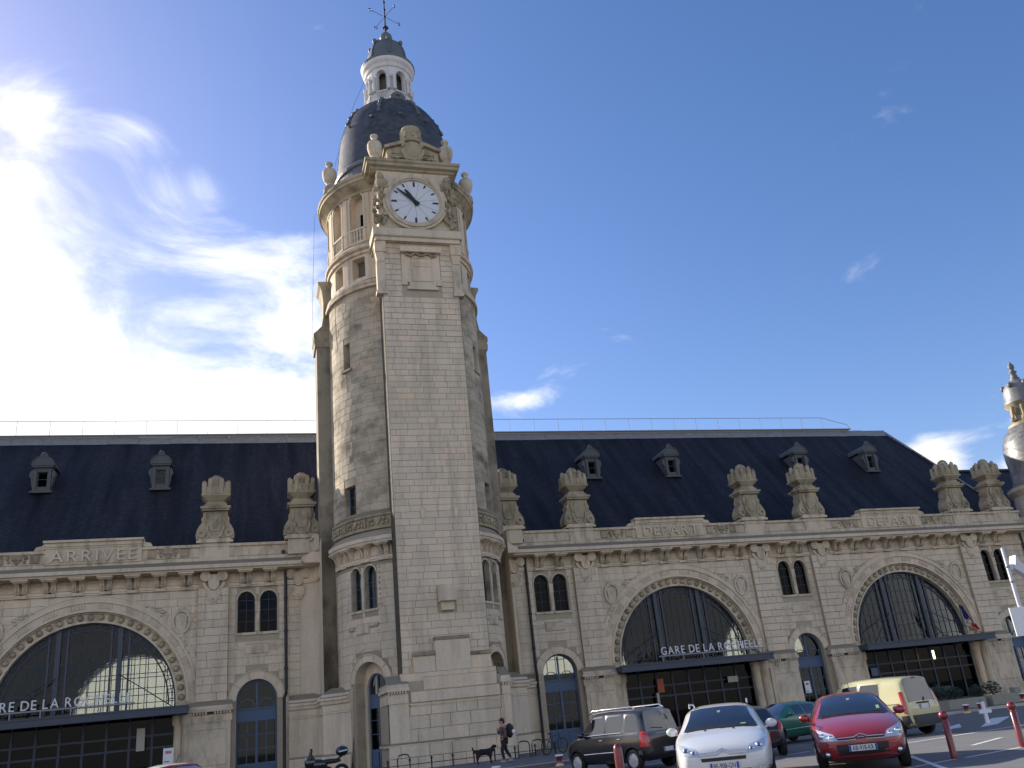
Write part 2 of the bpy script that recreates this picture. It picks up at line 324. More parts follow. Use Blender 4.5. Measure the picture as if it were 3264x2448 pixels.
        for o in ops:
            out = outline(o); k = len(out)
            vs = [(x, y, z) for x, z in out] + [(x, y + depth, z) for x, z in out]
            s.add(vs, [(i, (i + 1) % k, k + (i + 1) % k, k + i) for i in range(k)], mi if mi_rev is None else mi_rev)
    def build(s, name, mats, parent=None, fn=None, origin=(0, 0, 0), **props):
        if not isinstance(mats, (list, tuple)): mats = [mats]
        me = bpy.data.meshes.new(name); vs = s.v
        if fn: vs = [fn(*v) for v in vs]
        if any(origin): vs = [(v[0] - origin[0], v[1] - origin[1], v[2] - origin[2]) for v in vs]
        me.from_pydata(vs, [], s.f)
        for m in mats: me.materials.append(M[m] if isinstance(m, str) else m)
        me.polygons.foreach_set('material_index', s.m); me.polygons.foreach_set('use_smooth', s.sm); me.update()
        return link(name, me, parent, origin, **props)
def outline(o, n=16):
    cx, hw, zb, zs, arch = o
    p = [(cx + hw, zb), (cx + hw, zs)]
    if arch: p += [(cx + hw * math.cos(PI * i / n), zs + hw * math.sin(PI * i / n)) for i in range(1, n)]
    return p + [(cx - hw, zs), (cx - hw, zb)]
def link(name, data, parent=None, loc=(0, 0, 0), **props):
    o = bpy.data.objects.new(name, data); COL.objects.link(o); o.location = loc
    if parent: o.parent = parent
    for k, v in props.items(): o[k] = v
    return o
def thing(name, label, cat, loc=(0, 0, 0), rotz=0, group=None):
    o = link(name, None, None, loc, label=label, category=cat); o.rotation_euler = (0, 0, rotz); o.empty_display_size = 0.3
    if group: o['group'] = group
    return o
def tag(o, label, cat, group=None):
    o['label'] = label; o['category'] = cat
    if group: o['group'] = group
    return o
def dup(root, loc, rotz=0, label=None, group=None):
    r = root.copy(); COL.objects.link(r); r.location = loc; r.rotation_euler = (0, 0, rotz)
    if label: r['label'] = label
    if group: r['group'] = group
    for ch in list(root.children):
        c = ch.copy(); COL.objects.link(c); c.parent = r
        for g in list(ch.children):
            d = g.copy(); COL.objects.link(d); d.parent = c
    return r
def copy_part(o, loc, parent=None, scale=None, rotz=None):
    c = o.copy(); COL.objects.link(c); c.location = loc
    if parent: c.parent = parent
    if scale: c.scale = scale
    if rotz is not None: c.rotation_euler = (0, 0, rotz)
    for g in list(o.children):
        d = g.copy(); COL.objects.link(d); d.parent = c
    return c
def text_mesh(txt, size, depth, spacing=1.0, narrow=1.0):
    cu = bpy.data.curves.new('lettering', 'FONT'); cu.body = txt; cu.size = size; cu.extrude = depth / 2; cu.align_x = 'CENTER'; cu.space_character = spacing; cu.resolution_u = 3
    o = bpy.data.objects.new('lettering', cu); COL.objects.link(o)
    me = bpy.data.meshes.new_from_object(o.evaluated_get(bpy.context.evaluated_depsgraph_get())); bpy.data.objects.remove(o)
    me.transform(Matrix.Scale(narrow, 4, (1, 0, 0)) @ Matrix.Identity(4)); me.transform(Matrix.Rotation(PI / 2, 4, 'X')); me.materials.clear(); return me
def text(txt, size, depth, loc, mat, parent, name='lettering', rotz=0, spacing=1.0, narrow=1.0, width=None):
    me = text_mesh(txt, size, depth, spacing, narrow); me.materials.append(M[mat])
    if width:
        xs = [v.co.x for v in me.vertices]; me.transform(Matrix.Scale(width / (max(xs) - min(xs)), 4, (1, 0, 0)))
    o = link(name, me, parent, loc); o.rotation_euler = (0, 0, rotz); return o

def letters(txt, size, depth, loc, mat, parent, name, width):
    x = 0; out = []
    for chx in txt:
        if chx == ' ': x += size * 0.32; continue
        me = text_mesh(chx, size, depth); me.materials.append(M[mat]); xs = [v.co.x for v in me.vertices]; w = max(xs) - min(xs)
        me.transform(Matrix.Translation((-(max(xs) + min(xs)) / 2, 0, 0))); out.append((me, x + w / 2, w)); x += w + size * 0.17
    k = width / (x - size * 0.17)
    for me, cx_, w in out:
        me.transform(Matrix.Scale(k, 4, (1, 0, 0))); link(name, me, parent, (loc[0] - width / 2 + cx_ * k, loc[1], loc[2]))
def clip_pane(o, xa, xb, za, zb):
    """cell of a grid clipped to an arched opening, as an XZ polygon"""
    cx, hw, z0, zs, arch = o
    xa = max(xa, cx - hw + 1e-3); xb = min(xb, cx + hw - 1e-3); za = max(za, z0)
    if xb - xa < 0.03: return None
    def top(x): return zs + (math.sqrt(max(0, hw ** 2 - (x - cx) ** 2)) if arch else 0)
    k = 5; xs = [xa + (xb - xa) * i / k for i in range(k + 1)]
    ts = [min(zb, top(x)) for x in xs]
    keep = [(x, t) for x, t in zip(xs, ts) if t > za + 0.01]
    if len(keep) < 2: return None
    return [(keep[0][0], za), (keep[-1][0], za)] + [(x, t) for x, t in reversed(keep)]
def window(parent, o, y, cols, rows, frame='blue_dark', glass='glass', bar=0.035, edge=0.06, fn=None, thick=0.07, name='window', panes=True, extra=None):
    """arched or square window: frame with bars (the part) and every pane (sub-parts). cols/rows: bar positions"""
    cx, hw, zb, zs, arch = o; mb = MB()
    if arch: mb.ring(cx, zs, hw - edge, hw, y, y + thick, n=20)
    else: mb.box(cx - hw, cx + hw, y, y + thick, zs - edge, zs)
    for s in (-1, 1): mb.box(min(cx + s * hw, cx + s * (hw - edge)), max(cx + s * hw, cx + s * (hw - edge)), y, y + thick, zb, zs)
    mb.box(cx - hw + edge, cx + hw - edge, y, y + thick, zb, zb + edge)
    inner = (cx, hw - edge, zb + edge, zs - (0 if arch else edge), arch)
    def top(x): return inner[3] + (math.sqrt(max(0, inner[1] ** 2 - (x - cx) ** 2)) if arch else 0)
    for x in cols: mb.box(x - bar / 2, x + bar / 2, y + 0.01, y + thick - 0.01, zb + edge, top(x))
    for z in rows:
        w = inner[1] if z <= inner[3] else math.sqrt(max(0, inner[1] ** 2 - (z - inner[3]) ** 2))
        mb.box(cx - w, cx + w, y + 0.015, y + thick - 0.015, z - bar / 2, z + bar / 2)
    if extra: extra(mb)
    fr = mb.build(name, frame, parent, fn=fn)
    if not panes: return fr
    xs = [cx - hw + edge] + sorted(cols) + [cx + hw - edge]; zz = [zb + edge] + sorted(rows) + [zs + (hw if arch else -edge)]
    for xa, xb in zip(xs, xs[1:]):
        for za, zb2 in zip(zz, zz[1:]):
            p = clip_pane(inner, xa, xb, za, zb2)
            if not p: continue
            pm = MB(); pm.prism(p, y + 0.03, y + 0.04); pm.build('pane', glass, fr, fn=fn)
    return fr
def courses(x0, x1, z0, z1, rowh, length, ops, rng, gap=0.022):
    """ashlar blocks (xa, xb, za, zb) laid in courses between openings"""
    out = []; k = max(1, round((z1 - z0) / rowh)); h = (z1 - z0) / k
    for r in range(k):
        za, zb = z0 + r * h, z0 + (r + 1) * h
        cuts = []
        for cx, hw, ob, os, arch in ops:
            top = os + (hw if arch else 0)
            if zb <= ob + 0.01 or za >= top - 0.01: continue
            w = hw
            if arch and za > os: w = math.sqrt(max(0, hw ** 2 - (za - os) ** 2))
            cuts.append((cx - w, cx + w))
        segs = [(x0, x1)]
        for a, b in cuts:
            segs = [q for s in segs for q in ((s[0], min(s[1], a)), (max(s[0], b), s[1])) if q[1] - q[0] > 0.08]
        for a, b in segs:
            x = a; first = True
            while x < b - 1e-6:
                w = length * rng.uniform(0.75, 1.3) * (rng.choice((0.5, 1)) if first else 1); first = False
                e = min(b, x + w)
                if b - e < 0.22: e = b
                out.append((x + gap / 2, e - gap / 2, za + gap / 2, zb - gap / 2)); x = e
    return out
stone_mesh = None
def get_stone_mesh(mat):
    mb = MB(); mb.chamfer(-0.5, 0.5, -0.5, 0.5, -0.5, 0.5, 0.012)
    me = bpy.data.meshes.new('stone'); me.from_pydata(mb.v, [], mb.f); me.materials.append(M[mat]); return me
def lay(parent, blocks, y, mat, depth=0.05, single=(), name='stone'):
    """blocks: list; the indexes in `single` become objects, the rest one mesh"""
    me = get_stone_mesh(mat); rest = MB()
    for i, (xa, xb, za, zb, yy) in enumerate(blocks):
        j = random.Random(i * 31 + 5).uniform(-0.005, 0.005)
        if i in single:
            o = link(name, me, parent, ((xa + xb) / 2, yy + j + depth / 2 - 0.03, (za + zb) / 2)); o.scale = (xb - xa, depth, zb - za)
        else: rest.chamfer(xa, xb, yy + j - 0.03, yy + j + depth - 0.03, za, zb, 0.008)
    if rest.f: rest.build('stonework', mat, parent, kind='stuff')

# ------------------------------------------------------------------ ground
def sheet(name, poly, z, mat, **props):
    mb = MB(); mb.add([(x, y, z) for x, y in poly], [tuple(range(len(poly)))]); return mb.build(name, mat, None, **props)
M['asphalt'] = plain('asphalt', (0.155, 0.150, 0.145), 0.9, var=0.35, scale=1.1, bump=0.4)
M['pavement'] = plain('pavement', (0.15, 0.145, 0.138), 0.9, var=0.3, scale=0.9, bump=0.2)
M['kerb'] = plain('kerb_stone', (0.50, 0.48, 0.42), 0.85, var=0.15)
M['paint'] = plain('road_paint', (0.72, 0.72, 0.70), 0.7, var=0.2, scale=5)
sheet('ground', [(-900, -600), (900, -600), (900, 1200), (-900, 1200)], -0.02, 'asphalt', kind='structure')
sheet('road', [(-120, -110), (160, -110), (160, -2), (-120, -2)], 0.0, 'asphalt', kind='structure')
KERB = [(-60, -22.3), (2, -18.35), (22.7, -15.3), (60, -11.6)]
mb = MB(); mb.slab([*KERB, (60, 1), (-60, 1)], -0.01, 0.11); mb.build('pavement', 'pavement', None, kind='structure')
def kerbs(a, b, n, mat):
    for i in range(n):
        p = Vector(a).lerp(Vector(b), i / n); q = Vector(a).lerp(Vector(b), (i + 1) / n); d = (q - p).normalized(); nn = Vector((d.y, -d.x))
        p += d * 0.006; q -= d * 0.006; mb = MB()
        mb.slab([tuple(p + nn * 0.14), tuple(q + nn * 0.14), tuple(q - nn * 0.02), tuple(p - nn * 0.02)], -0.01, 0.125)
        mb.build('kerb_stone', mat, KROOT)
KROOT = thing('kerb', 'pale stone kerb edging the pavement in front of the station', 'kerb')
kerbs((-8, -18.99), (22.7, -15.3), 30, 'kerb'); kerbs((22.7, -15.3), (45, -13.09), 22, 'kerb')

# ------------------------------------------------------------------ station building
ST = thing('station_building', 'long pale stone railway station with arched windows and dark slate roof', 'station')
PX = [-23.39, -10.98, 10.98, 23.39, 28.05, 40.4]
ARCH = [-17.17, 17.1, 34.2]
SIDE = [-25.72, -8.65, 8.65, 25.72, 42.35]
def winops(c): return [(c - 0.6, 0.465, 7.72, 9.5, True), (c + 0.6, 0.465, 7.72, 9.5, True)]
def doorop(c): return (c, 1.06, 0.11, 4.18, True)
WALLZ = 12.2
edges = {-17.17: (-23.39, -10.98), 17.1: (10.98, 23.39), 34.2: (28.05, 40.4)}
for c in ARCH: mb = MB(); mb.panel(*edges[c], 0, WALLZ, [(c, 4.95, 0.0, 4.4, True)], y=0.0, depth=0.5); mb.build('wall', 'joint', ST)
for c, (a, b) in zip(SIDE, [(-28.05, -23.39), (-10.98, -6.35), (6.35, 10.98), (23.39, 28.05), (40.4, 46.5)]):
    mb = MB(); mb.panel(a, b, 0, WALLZ, [doorop(c)] + winops(c), y=0.0, depth=0.38); mb.build('wall', 'joint', ST)
mb = MB(); mb.box(-60, -28.05, 0, 0.6, 0, WALLZ); mb.build('wall', 'joint', ST)
# side and rear walls round the hall, rear arches glazed to the daylight behind
mb = MB()
REAR = 19.4
for c in ARCH: mb.panel(*edges[c], 0, WALLZ, [(c, 4.0, 5.0, 5.0, True)], y=REAR, depth=0.5)
for a, b in ((-60, -23.39), (-10.98, 10.98), (23.39, 28.05), (40.4, 47.0)): mb.box(a, b, REAR, REAR + 0.5, 0, WALLZ)
mb.box(46.4, 47.0, 0.5, REAR, 0, WALLZ); mb.box(-60.5, -60, 0, REAR, 0, WALLZ)
mb.box(-60, 47, 0.6, REAR, 11.3, 11.5)
mb.box(-9.9, -9.3, 3, REAR, 0, 11.3) if False else None
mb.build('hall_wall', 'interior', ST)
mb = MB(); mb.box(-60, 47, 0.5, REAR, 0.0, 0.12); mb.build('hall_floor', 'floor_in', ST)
for c in ARCH: window(ST, (c, 4.0, 5.0, 5.0, True), REAR + 0.1, [c - 3 + i * 0.75 for i in range(9)], [6.2, 7.4, 8.3], 'blue_dark', 'frosted', bar=0.05, panes=False, name='rear_window').name
for c in ARCH:
    mb = MB(); p = outline((c, 3.95, 5.03, 5.04, True), 24); mb.prism(p[::-1] if False else p, REAR + 0.2, REAR + 0.22); mb.build('rear_glazing', 'frosted', ST)

# ashlar
rng = random.Random(3)
blocks = []
for c in ARCH:
    a, b = edges[c]
    for x in courses(a + 0.8, b - 0.8, 4.3, 10.2, 0.42, 1.15, [(c, 5.0, 0, 4.4, True)], rng): blocks.append((*x, 0.0))
for c, (a, b) in zip(SIDE, [(-28.05, -23.39), (-10.98, -6.35), (6.35, 10.98), (23.39, 28.05), (40.4, 45.6)]):
    lo = a + 0.8 if abs(a) != 6.35 else a; hi = b - 0.8 if abs(b) not in (6.35, 45.6) else b
    ops = [(c, 1.5, 0, 4.18, True)] + [(o[0], o[1] + 0.1, o[2] - 0.14, o[3], True) for o in winops(c)]
    for x in courses(lo, hi, 0.5, 10.2, 0.42, 1.0, ops, rng): blocks.append((*x, 0.0))
for p in PX:
    for x in courses(p - 0.8, p + 0.8, 4.3, 10.2, 0.42, 0.95, [], rng): blocks.append((*x, -0.22))
order = sorted(range(len(blocks)), key=lambda i: (blocks[i][0] < -24) * 999 + abs(blocks[i][0] + 2))
lay(ST, blocks, 0, 'stone', single=set(order[:300]))

# concave piers that lead to the tower, left and right
def pier_path(s, off=0.0, n=8):
    pts = [(s * (6.35), 0.0)] if False else []
    arc = [(-(6.35) + 1.05 * math.sin(t), -1.05 + 1.05 * math.cos(t)) for t in [PI / 2 * i / n for i in range(n + 1)]]
    pts = arc + [(-5.3, -3.0)]
    if s > 0: pts = [(-x, y) for x, y in reversed(pts)]
    return pts
for s in (-1, 1):
    mb = MB(); mb.sweep(pier_path(s), [(0, 0), (0, 12.2)], sm=True, caps=False); mb.build('curved_wall', 'stone', ST)

# cornice, parapet, base band
CORN = [(0, 11.09), (0.86, 11.10), (0.88, 11.17), (0.95, 11.19), (1.0, 11.21), (1.0, 11.40), (0.93, 11.44), (0.86, 11.46), (0.42, 11.70), (0.30, 11.73), (0.0, 11.75)]
def long_path(s):
    p = pier_path(s)[:-1] + ([(-5.3, -1.7)] if s < 0 else [])
    if s < 0: return [(-44.6, 0)] + p
    return [(5.3, -1.7)] + pier_path(s)[1:] + [(45.6, 0)]
for s in (-1, 1):
    P = long_path(s)
    mb = MB(); mb.sweep(P, CORN); mb.build('cornice', 'stone', ST)
    mb = MB(); mb.sweep(P, [(0.02, 11.70), (0.34, 11.70), (0.34, 11.90), (0.28, 11.96), (0.28, 12.46), (0.40, 12.50), (0.42, 12.64), (0.02, 12.66)]); mb.build('parapet', 'stone_carved', ST)
    mb = MB(); mb.sweep(P, [(0.0, 10.22), (0.10, 10.22), (0.10, 10.30), (0.14, 10.32), (0.14, 10.46), (0.05, 10.5), (0.0, 10.98)]); mb.build('frieze', 'stone', ST)
# scroll corbels
def corbel_mesh():
    mb = MB(); n = 10
    prof = [(0.02, 10.38)] + [(-0.16 - 0.50 * (i / n) ** 1.5 - 0.06 * math.sin(i / n * 2 * PI), 10.40 + 0.54 * i / n) for i in range(n + 1)] + [(0.02, 10.94)]
    for x0, x1 in ((-0.30, -0.07), (0.07, 0.30)):
        vs = [(x0, y, z) for y, z in prof] + [(x1, y, z) for y, z in prof]; k = len(prof)
        mb.add(vs, [tuple(range(k)), tuple(range(2 * k - 1, k - 1, -1))] + [(i, k + i, k + (i + 1) % k, (i + 1) % k) for i in range(k)])
    for x in (-0.185, 0.185): mb.tube([(x, y - 0.015, z) for y, z in prof[2:-1]], 0.035, 5)
    mb.chamfer(-0.30, 0.30, -0.22, 0.02, 10.20, 10.38, 0.02)
    mb.box(-0.34, 0.34, -0.74, 0, 10.94, 11.00); mb.box(-0.40, 0.40, -0.84, 0, 11.00, 11.09)
    mb.box(-0.07, 0.07, -0.14, 0, 10.38, 10.94)
    return mb
cb = corbel_mesh().build('corbel', 'stone_carved', ST)
spots = [c + (i - 3.5) * 1.36 for c in ARCH for i in range(8)] + [c + s * 0.66 for c in SIDE[1:] for s in (-1, 1)]
for i, x in enumerate(spots):
    if i == 0: cb.location = (x, 0, 0)
    else: copy_part(cb, (x, 0, 0))
# small sunk panels between the corbels
pm = MB(); pm.ring(0, 0, 0, 0, 0, 0, n=1) if False else None
pm.chamfer(-0.26, 0.26, -0.03, 0.02, 10.56, 10.86, 0.02); p0 = pm.build('frieze_panel', 'stone', ST)
pspots = [c + (i - 3) * 1.36 for c in ARCH for i in range(7)] + [c for c in SIDE[1:]]
for i, x in enumerate(pspots):
    if i == 0: p0.location = (x, 0, 0)
    else: copy_part(p0, (x, 0, 0))

# pilasters with carved cartouche, base pedestals
def pilaster(x):
    mb = MB(); mb.box(x - 0.79, x + 0.79, -0.19, 0.0, 4.2, 11.0); pl = mb.build('pilaster', 'joint', ST)
    mb = MB(); y = -0.2
    for s in (-1, 1):
        mb.lathe([(0.30, 0), (0.30, 0.13), (0.22, 0.17)], 0, 0, 14)
        k = 14 * 3; vs = mb.v[-(k + 0):] if False else None
    mb = MB()
    for s in (-1, 1):
        mb.ring(x + s * 0.44, 10.86, 0.0, 0.29, y - 0.24, y, 0, 2 * PI, 16)
        mb.ring(x + s * 0.05, 10.62, 0.42, 0.58, y - 0.10, y, PI * (1.05 if s < 0 else 1.55), PI * (1.45 if s < 0 else 1.95), 8)
    mb.prism([(x - 0.26, 10.30), (x - 0.1, 10.12), (x + 0.1, 10.12), (x + 0.26, 10.30), (x + 0.3, 10.62), (x + 0.2, 10.95), (x - 0.2, 10.95), (x - 0.3, 10.62)], y - 0.2, y)
    mb.prism([(x - 0.16, 9.34), (x + 0.16, 9.34), (x + 0.2, 9.55), (x + 0.33, 9.62), (x + 0.30, 9.82), (x + 0.42, 9.92), (x + 0.36, 10.08), (x - 0.36, 10.08), (x - 0.42, 9.92), (x - 0.30, 9.82), (x - 0.33, 9.62), (x - 0.2, 9.55)], y - 0.12, y)
    mb.ring(x, 9.56, 0.06, 0.13, y - 0.19, y, 0, 2 * PI, 12)
    mb.box(x - 0.8, x + 0.8, y - 0.02, y + 0.1, 10.10, 10.22)
    mb.build('cartouche', 'stone_carved', pl)
for x in PX[1:]: pilaster(x)
pilaster(-23.39)
def pier_ornament(x, y):
    mb = MB()
    for s in (-1, 1): mb.ring(x + s * 0.40, 10.80, 0.0, 0.28, y - 0.2, y, 0, 2 * PI, 16)
    mb.prism([(x - 0.26, 10.30), (x - 0.1, 10.12), (x + 0.1, 10.12), (x + 0.26, 10.30), (x + 0.3, 10.62), (x + 0.2, 10.9), (x - 0.2, 10.9), (x - 0.3, 10.62)], y - 0.16, y)
    mb.prism([(x - 0.16, 9.34), (x + 0.16, 9.34), (x + 0.2, 9.55), (x + 0.33, 9.62), (x + 0.30, 9.82), (x + 0.42, 9.92), (x + 0.36, 10.08), (x - 0.36, 10.08), (x - 0.42, 9.92), (x - 0.30, 9.82), (x - 0.33, 9.62), (x - 0.2, 9.55)], y - 0.1, y)
    mb.ring(x, 9.56, 0.06, 0.13, y - 0.15, y, 0, 2 * PI, 12)
    mb.build('cartouche', 'stone_carved', ST)
pier_ornament(-6.42, -0.02); pier_ornament(6.42, -0.02)
def pedestal_base(x, w=1.08, y=-0.42):
    mb = MB(); mb.box(x - w + 0.06, x + w - 0.06, y, 0.0, 0.9, 3.25); mb.box(x - w - 0.06, x + w + 0.06, y - 0.10, 0.0, 0.0, 0.9)
    mb.chamfer(x - w + 0.26, x + w - 0.26, y - 0.04, y + 0.1, 1.15, 2.9, 0.03)
    mb.box(x - w, x + w, y - 0.04, 0, 3.25, 3.32); mb.box(x - w, x + w, y, 0, 3.32, 3.62)
    for i in range(14):
        if i in (6, 7): continue
        cx = x - w + 0.1 + i * (2 * w - 0.2) / 13; mb.cbox(cx, y - 0.05, 3.70, 0.09, 0.12, 0.13)
    mb.box(x - w - 0.05, x + w + 0.05, y - 0.14, 0, 3.77, 3.92); mb.box(x - w, x + w, y - 0.08, 0, 3.92, 4.06)
    mb.add([(x - w, y - 0.06, 4.06), (x + w, y - 0.06, 4.06), (x + w, -0.2, 4.30), (x - w, -0.2, 4.30)], [(0, 1, 2, 3)])
    mb.add([(x - w, y - 0.06, 4.06), (x - w, -0.2, 4.30), (x - w, -0.2, 4.06)], [(0, 1, 2)]); mb.add([(x + w, y - 0.06, 4.06), (x + w, -0.2, 4.06), (x + w, -0.2, 4.30)], [(0, 1, 2)])
    for s in (-1, 1): mb.ring(x + s * 0.45, 3.47, 0.05, 0.14, y - 0.06, y, 0, 2 * PI, 10); mb.ring(x + s * 0.2, 3.4, 0.1, 0.16, y - 0.04, y, 0, PI, 8)
    return mb.build('pilaster_base', 'stone_carved', ST)
for x in PX: pedestal_base(x)

# arches: archivolt, carved groups, bead ring with bosses, big window, canopy, entrance
boss = None
for ai, c in enumerate(ARCH):
    mb = MB()
    mb.ring(c, 4.4, 4.95, 5.06, -0.10, 0.1, n=48); mb.ring(c, 4.4, 5.06, 5.42, -0.05, 0.1, n=48); mb.ring(c, 4.4, 5.42, 5.50, -0.13, 0.1, n=48); mb.ring(c, 4.4, 5.50, 5.74, -0.07, 0.1, n=48); mb.ring(c, 4.4, 5.74, 5.80, -0.11, 0.1, n=48)
    for g in range(12):
        for k in range(6):
            a = PI * (g + 0.5) / 12 + (k - 2.5) * 0.024
            ca, sa = math.cos(a), math.sin(a); t = 0.035
            pts = [(c + r * ca - q * t * sa, 4.4 + r * sa + q * t * ca) for r, q in ((5.12, -1), (5.37, -1), (5.37, 1), (5.12, 1))]
            mb.prism(pts, -0.10, -0.04)
    mb.build('archivolt', 'stone', ST)
    mb = MB(); mb.ring(c, 4.4, 4.40, 4.50, 0.12, 0.5, n=48); mb.ring(c, 4.4, 4.50, 4.96, 0.20, 0.5, n=48); mb.ring(c, 4.4, 4.88, 4.96, 0.06, 0.3, n=48)
    for s in (-1, 1):
        mb.box(c + min(s * 4.4, s * 4.96), c + max(s * 4.4, s * 4.96), 0.2, 0.5, 0, 4.4)
    mb.build('arch_ring', 'stone_carved', ST)
    for s in (-1, 1):
        for k, (xx, yy, r) in enumerate(((4.62, 0.14, 0.26), (5.05, -0.16, 0.26))):
            mb = MB(); mb.lathe([(r + 0.06, 0.1), (r + 0.06, 0.7), (r, 0.8), (r, 3.2), (r + 0.08, 3.3), (r + 0.1, 3.75)], c + s * xx, yy, 18); mb.build('entrance_column', 'stone_carved', ST)
    for i in range(29):
        a = PI * (i + 0.5) / 29
        if boss is None:
            bm_ = MB(); bm_.ball((0, 0, 0), 0.165, 0.14, 0.165, 10, 7); boss = bm_.build('arch_boss', 'stone_weathered', ST); boss.location = (c + 4.69 * math.cos(a), 0.17, 4.4 + 4.69 * math.sin(a))
        else: copy_part(boss, (c + 4.69 * math.cos(a), 0.17, 4.4 + 4.69 * math.sin(a)))
    # spandrel carvings
    for s in (-1, 1):
        mb = MB(); x = c + s * 4.55; z = 8.55
        vs = []; n = 20
        mb.ring(0, 0, 0.44, 0.58, -0.16, 0.0, 0, 2 * PI, n); k = len(mb.v)
        mb.v = [(x + vx * 0.85, vy, z + vz * 1.15) for vx, vy, vz in mb.v]
        mb.prism([(x - 0.3, z + 0.3), (x - 0.24, z - 0.35), (x, z - 0.62), (x + 0.24, z - 0.35), (x + 0.3, z + 0.3), (x + 0.12, z + 0.42), (x - 0.12, z + 0.42)], -0.14, 0)
        mb.box(x - 0.18, x + 0.18, -0.1, 0, z + 0.62, z + 0.74)
        for q, (dx, dz, r) in enumerate(((0.05, -0.75, 0.12), (0.16, -0.98, 0.10), (0.30, -1.2, 0.09), (0.2, -1.45, 0.07), (0.42, -1.62, 0.06))):
            mb.ball((x + s * dx, -0.02, z + dz), r * 1.2, 0.13, r * 1.8, 8, 6)
        for q, (dx, dz, r) in enumerate(((-0.95, 0.55, 0.12), (-1.2, 0.66, 0.16), (-1.5, 0.8, 0.09), (-1.75, 0.88, 0.07), (-1.0, 0.35, 0.07))):
            mb.ball((x + s * dx, -0.02, z + dz), r * 1.7, 0.13, r * 0.8, 8, 6)
        mb.build('spandrel_carving', 'stone_carved', ST)
    # garland strips beside the pilasters
    for s in (-1, 1):
        mb = MB(); x = c + s * 5.25
        for k in range(7): mb.ball((x, -0.01, 9.95 - k * 0.3), 0.06, 0.05, 0.09, 6, 5)
        mb.ring(x, 7.8, 0.06, 0.11, -0.06, 0, 0, 2 * PI, 10); mb.build('garland', 'stone_carved', ST)
    # big window
    cols = [c + k * 0.42 for k in range(-10, 11) if abs(abs(k * 0.42) - 1.5) > 0.25 and abs(abs(k * 0.42) - 1.05) > 0.15 and abs(abs(k * 0.42) - 1.95) > 0.15]
    cols += [c + s * v for s in (-1, 1) for v in (1.06, 1.95)]
    def extra(mb, c=c):
        mb.ring(c, 4.4, 3.98, 4.05, 0.43, 0.53, n=40)
        for s in (-1, 1):
            mb.box(c + s * 1.5 - 0.12, c + s * 1.5 + 0.12, 0.34, 0.56, 3.9, 4.4 + math.sqrt(4.35 ** 2 - 1.5 ** 2), 1)
            for v in (1.06, 1.95): mb.box(c + s * v - 0.045, c + s * v + 0.045, 0.40, 0.55, 3.9, 4.4 + math.sqrt(4.33 ** 2 - v ** 2), 1)
        for k in range(26):
            a = PI * (k + 0.5) / 26
            mb.prism([(c + r * math.cos(a) + q * 0.02 * math.sin(a), 4.4 + r * math.sin(a) - q * 0.02 * math.cos(a)) for r, q in ((4.05, 1), (4.34, 1), (4.34, -1), (4.05, -1))], 0.45, 0.52)
        mb.ring(c, 4.4, 4.18, 4.21, 0.45, 0.51, n=40)
        for s in (-1, 1): mb.tube([(c + s * 1.5, 0.3, 6.1), (c + s * 3.0, -0.5, 5.1), (c + s * 4.3, -1.3, 4.2)], 0.025, 6)
    window(ST, (c, 4.4, 3.9, 4.4, True), 0.45, cols, [4.55, 5.3, 6.05, 6.8, 7.55], ['blue_dark', 'steel_grey'], 'glass', bar=0.035, edge=0.09, name='arched_window', extra=extra)
    # entrance screen below
    mb = MB(); xs = [c - 4.4 + i * 1.1 for i in range(9)]
    for x in xs: mb.box(x - 0.06, x + 0.06, 0.42, 0.56, 0.1, 3.9)
    for z in (0.3, 2.3, 2.9, 3.85): mb.box(c - 4.4, c + 4.4, 0.43, 0.55, z - 0.05, z + 0.05)
    sc = mb.build('entrance_screen', 'blue_dark', ST)
    for a, b in zip(xs, xs[1:]):
        for za, zb in ((0.35, 2.25), (2.35, 2.85), (2.95, 3.8)):
            pm = MB(); pm.box(a + 0.06, b - 0.06, 0.48, 0.49, za, zb); pm.build('pane', 'glass_dark', sc)
    # canopy
    mb = MB(); x0, x1 = c - 5.1, c + 5.1
    mb.box(x0, x1, -1.42, -1.34, 3.80, 4.14); mb.box(x0 - 0.05, x1 + 0.05, -1.47, -1.34, 4.10, 4.18); mb.box(x0 - 0.03, x1 + 0.03, -1.45, -1.34, 3.77, 3.83)
    for s in (-1, 1): mb.box(min(c + s * 5.1, c + s * 5.02), max(c + s * 5.1, c + s * 5.02), -1.34, -0.06, 3.82, 4.14)
    mb.box(x0 + 0.08, x1 - 0.08, -1.34, 0.42, 3.93, 3.98, 1)
    for i in range(9): mb.box(x0 + 0.3 + i * 1.2 - 0.04, x0 + 0.3 + i * 1.2 + 0.04, -1.34, 0.4, 3.80, 3.93, 1)
    cp = mb.build('canopy', ['steel_grey', 'soffit'], ST)
    if ai < 2:
        s = -1 if ai == 0 else 1; sx = c + s * 1.05
        mb = MB(); mb.box(sx - 3.62, sx + 3.62, -1.36, -1.29, 4.47, 4.54)
        for i in range(6): mb.box(sx - 3.4 + i * 1.36 - 0.03, sx - 3.4 + i * 1.36 + 0.03, -1.36, -1.3, 4.15, 4.47)
        mb.build('sign_rail', 'rail', cp)
        letters('GARE DE LA ROCHELLE', 0.66, 0.06, (sx, -1.33, 4.57), 'sign_white', cp, 'sign_letter', 6.9)
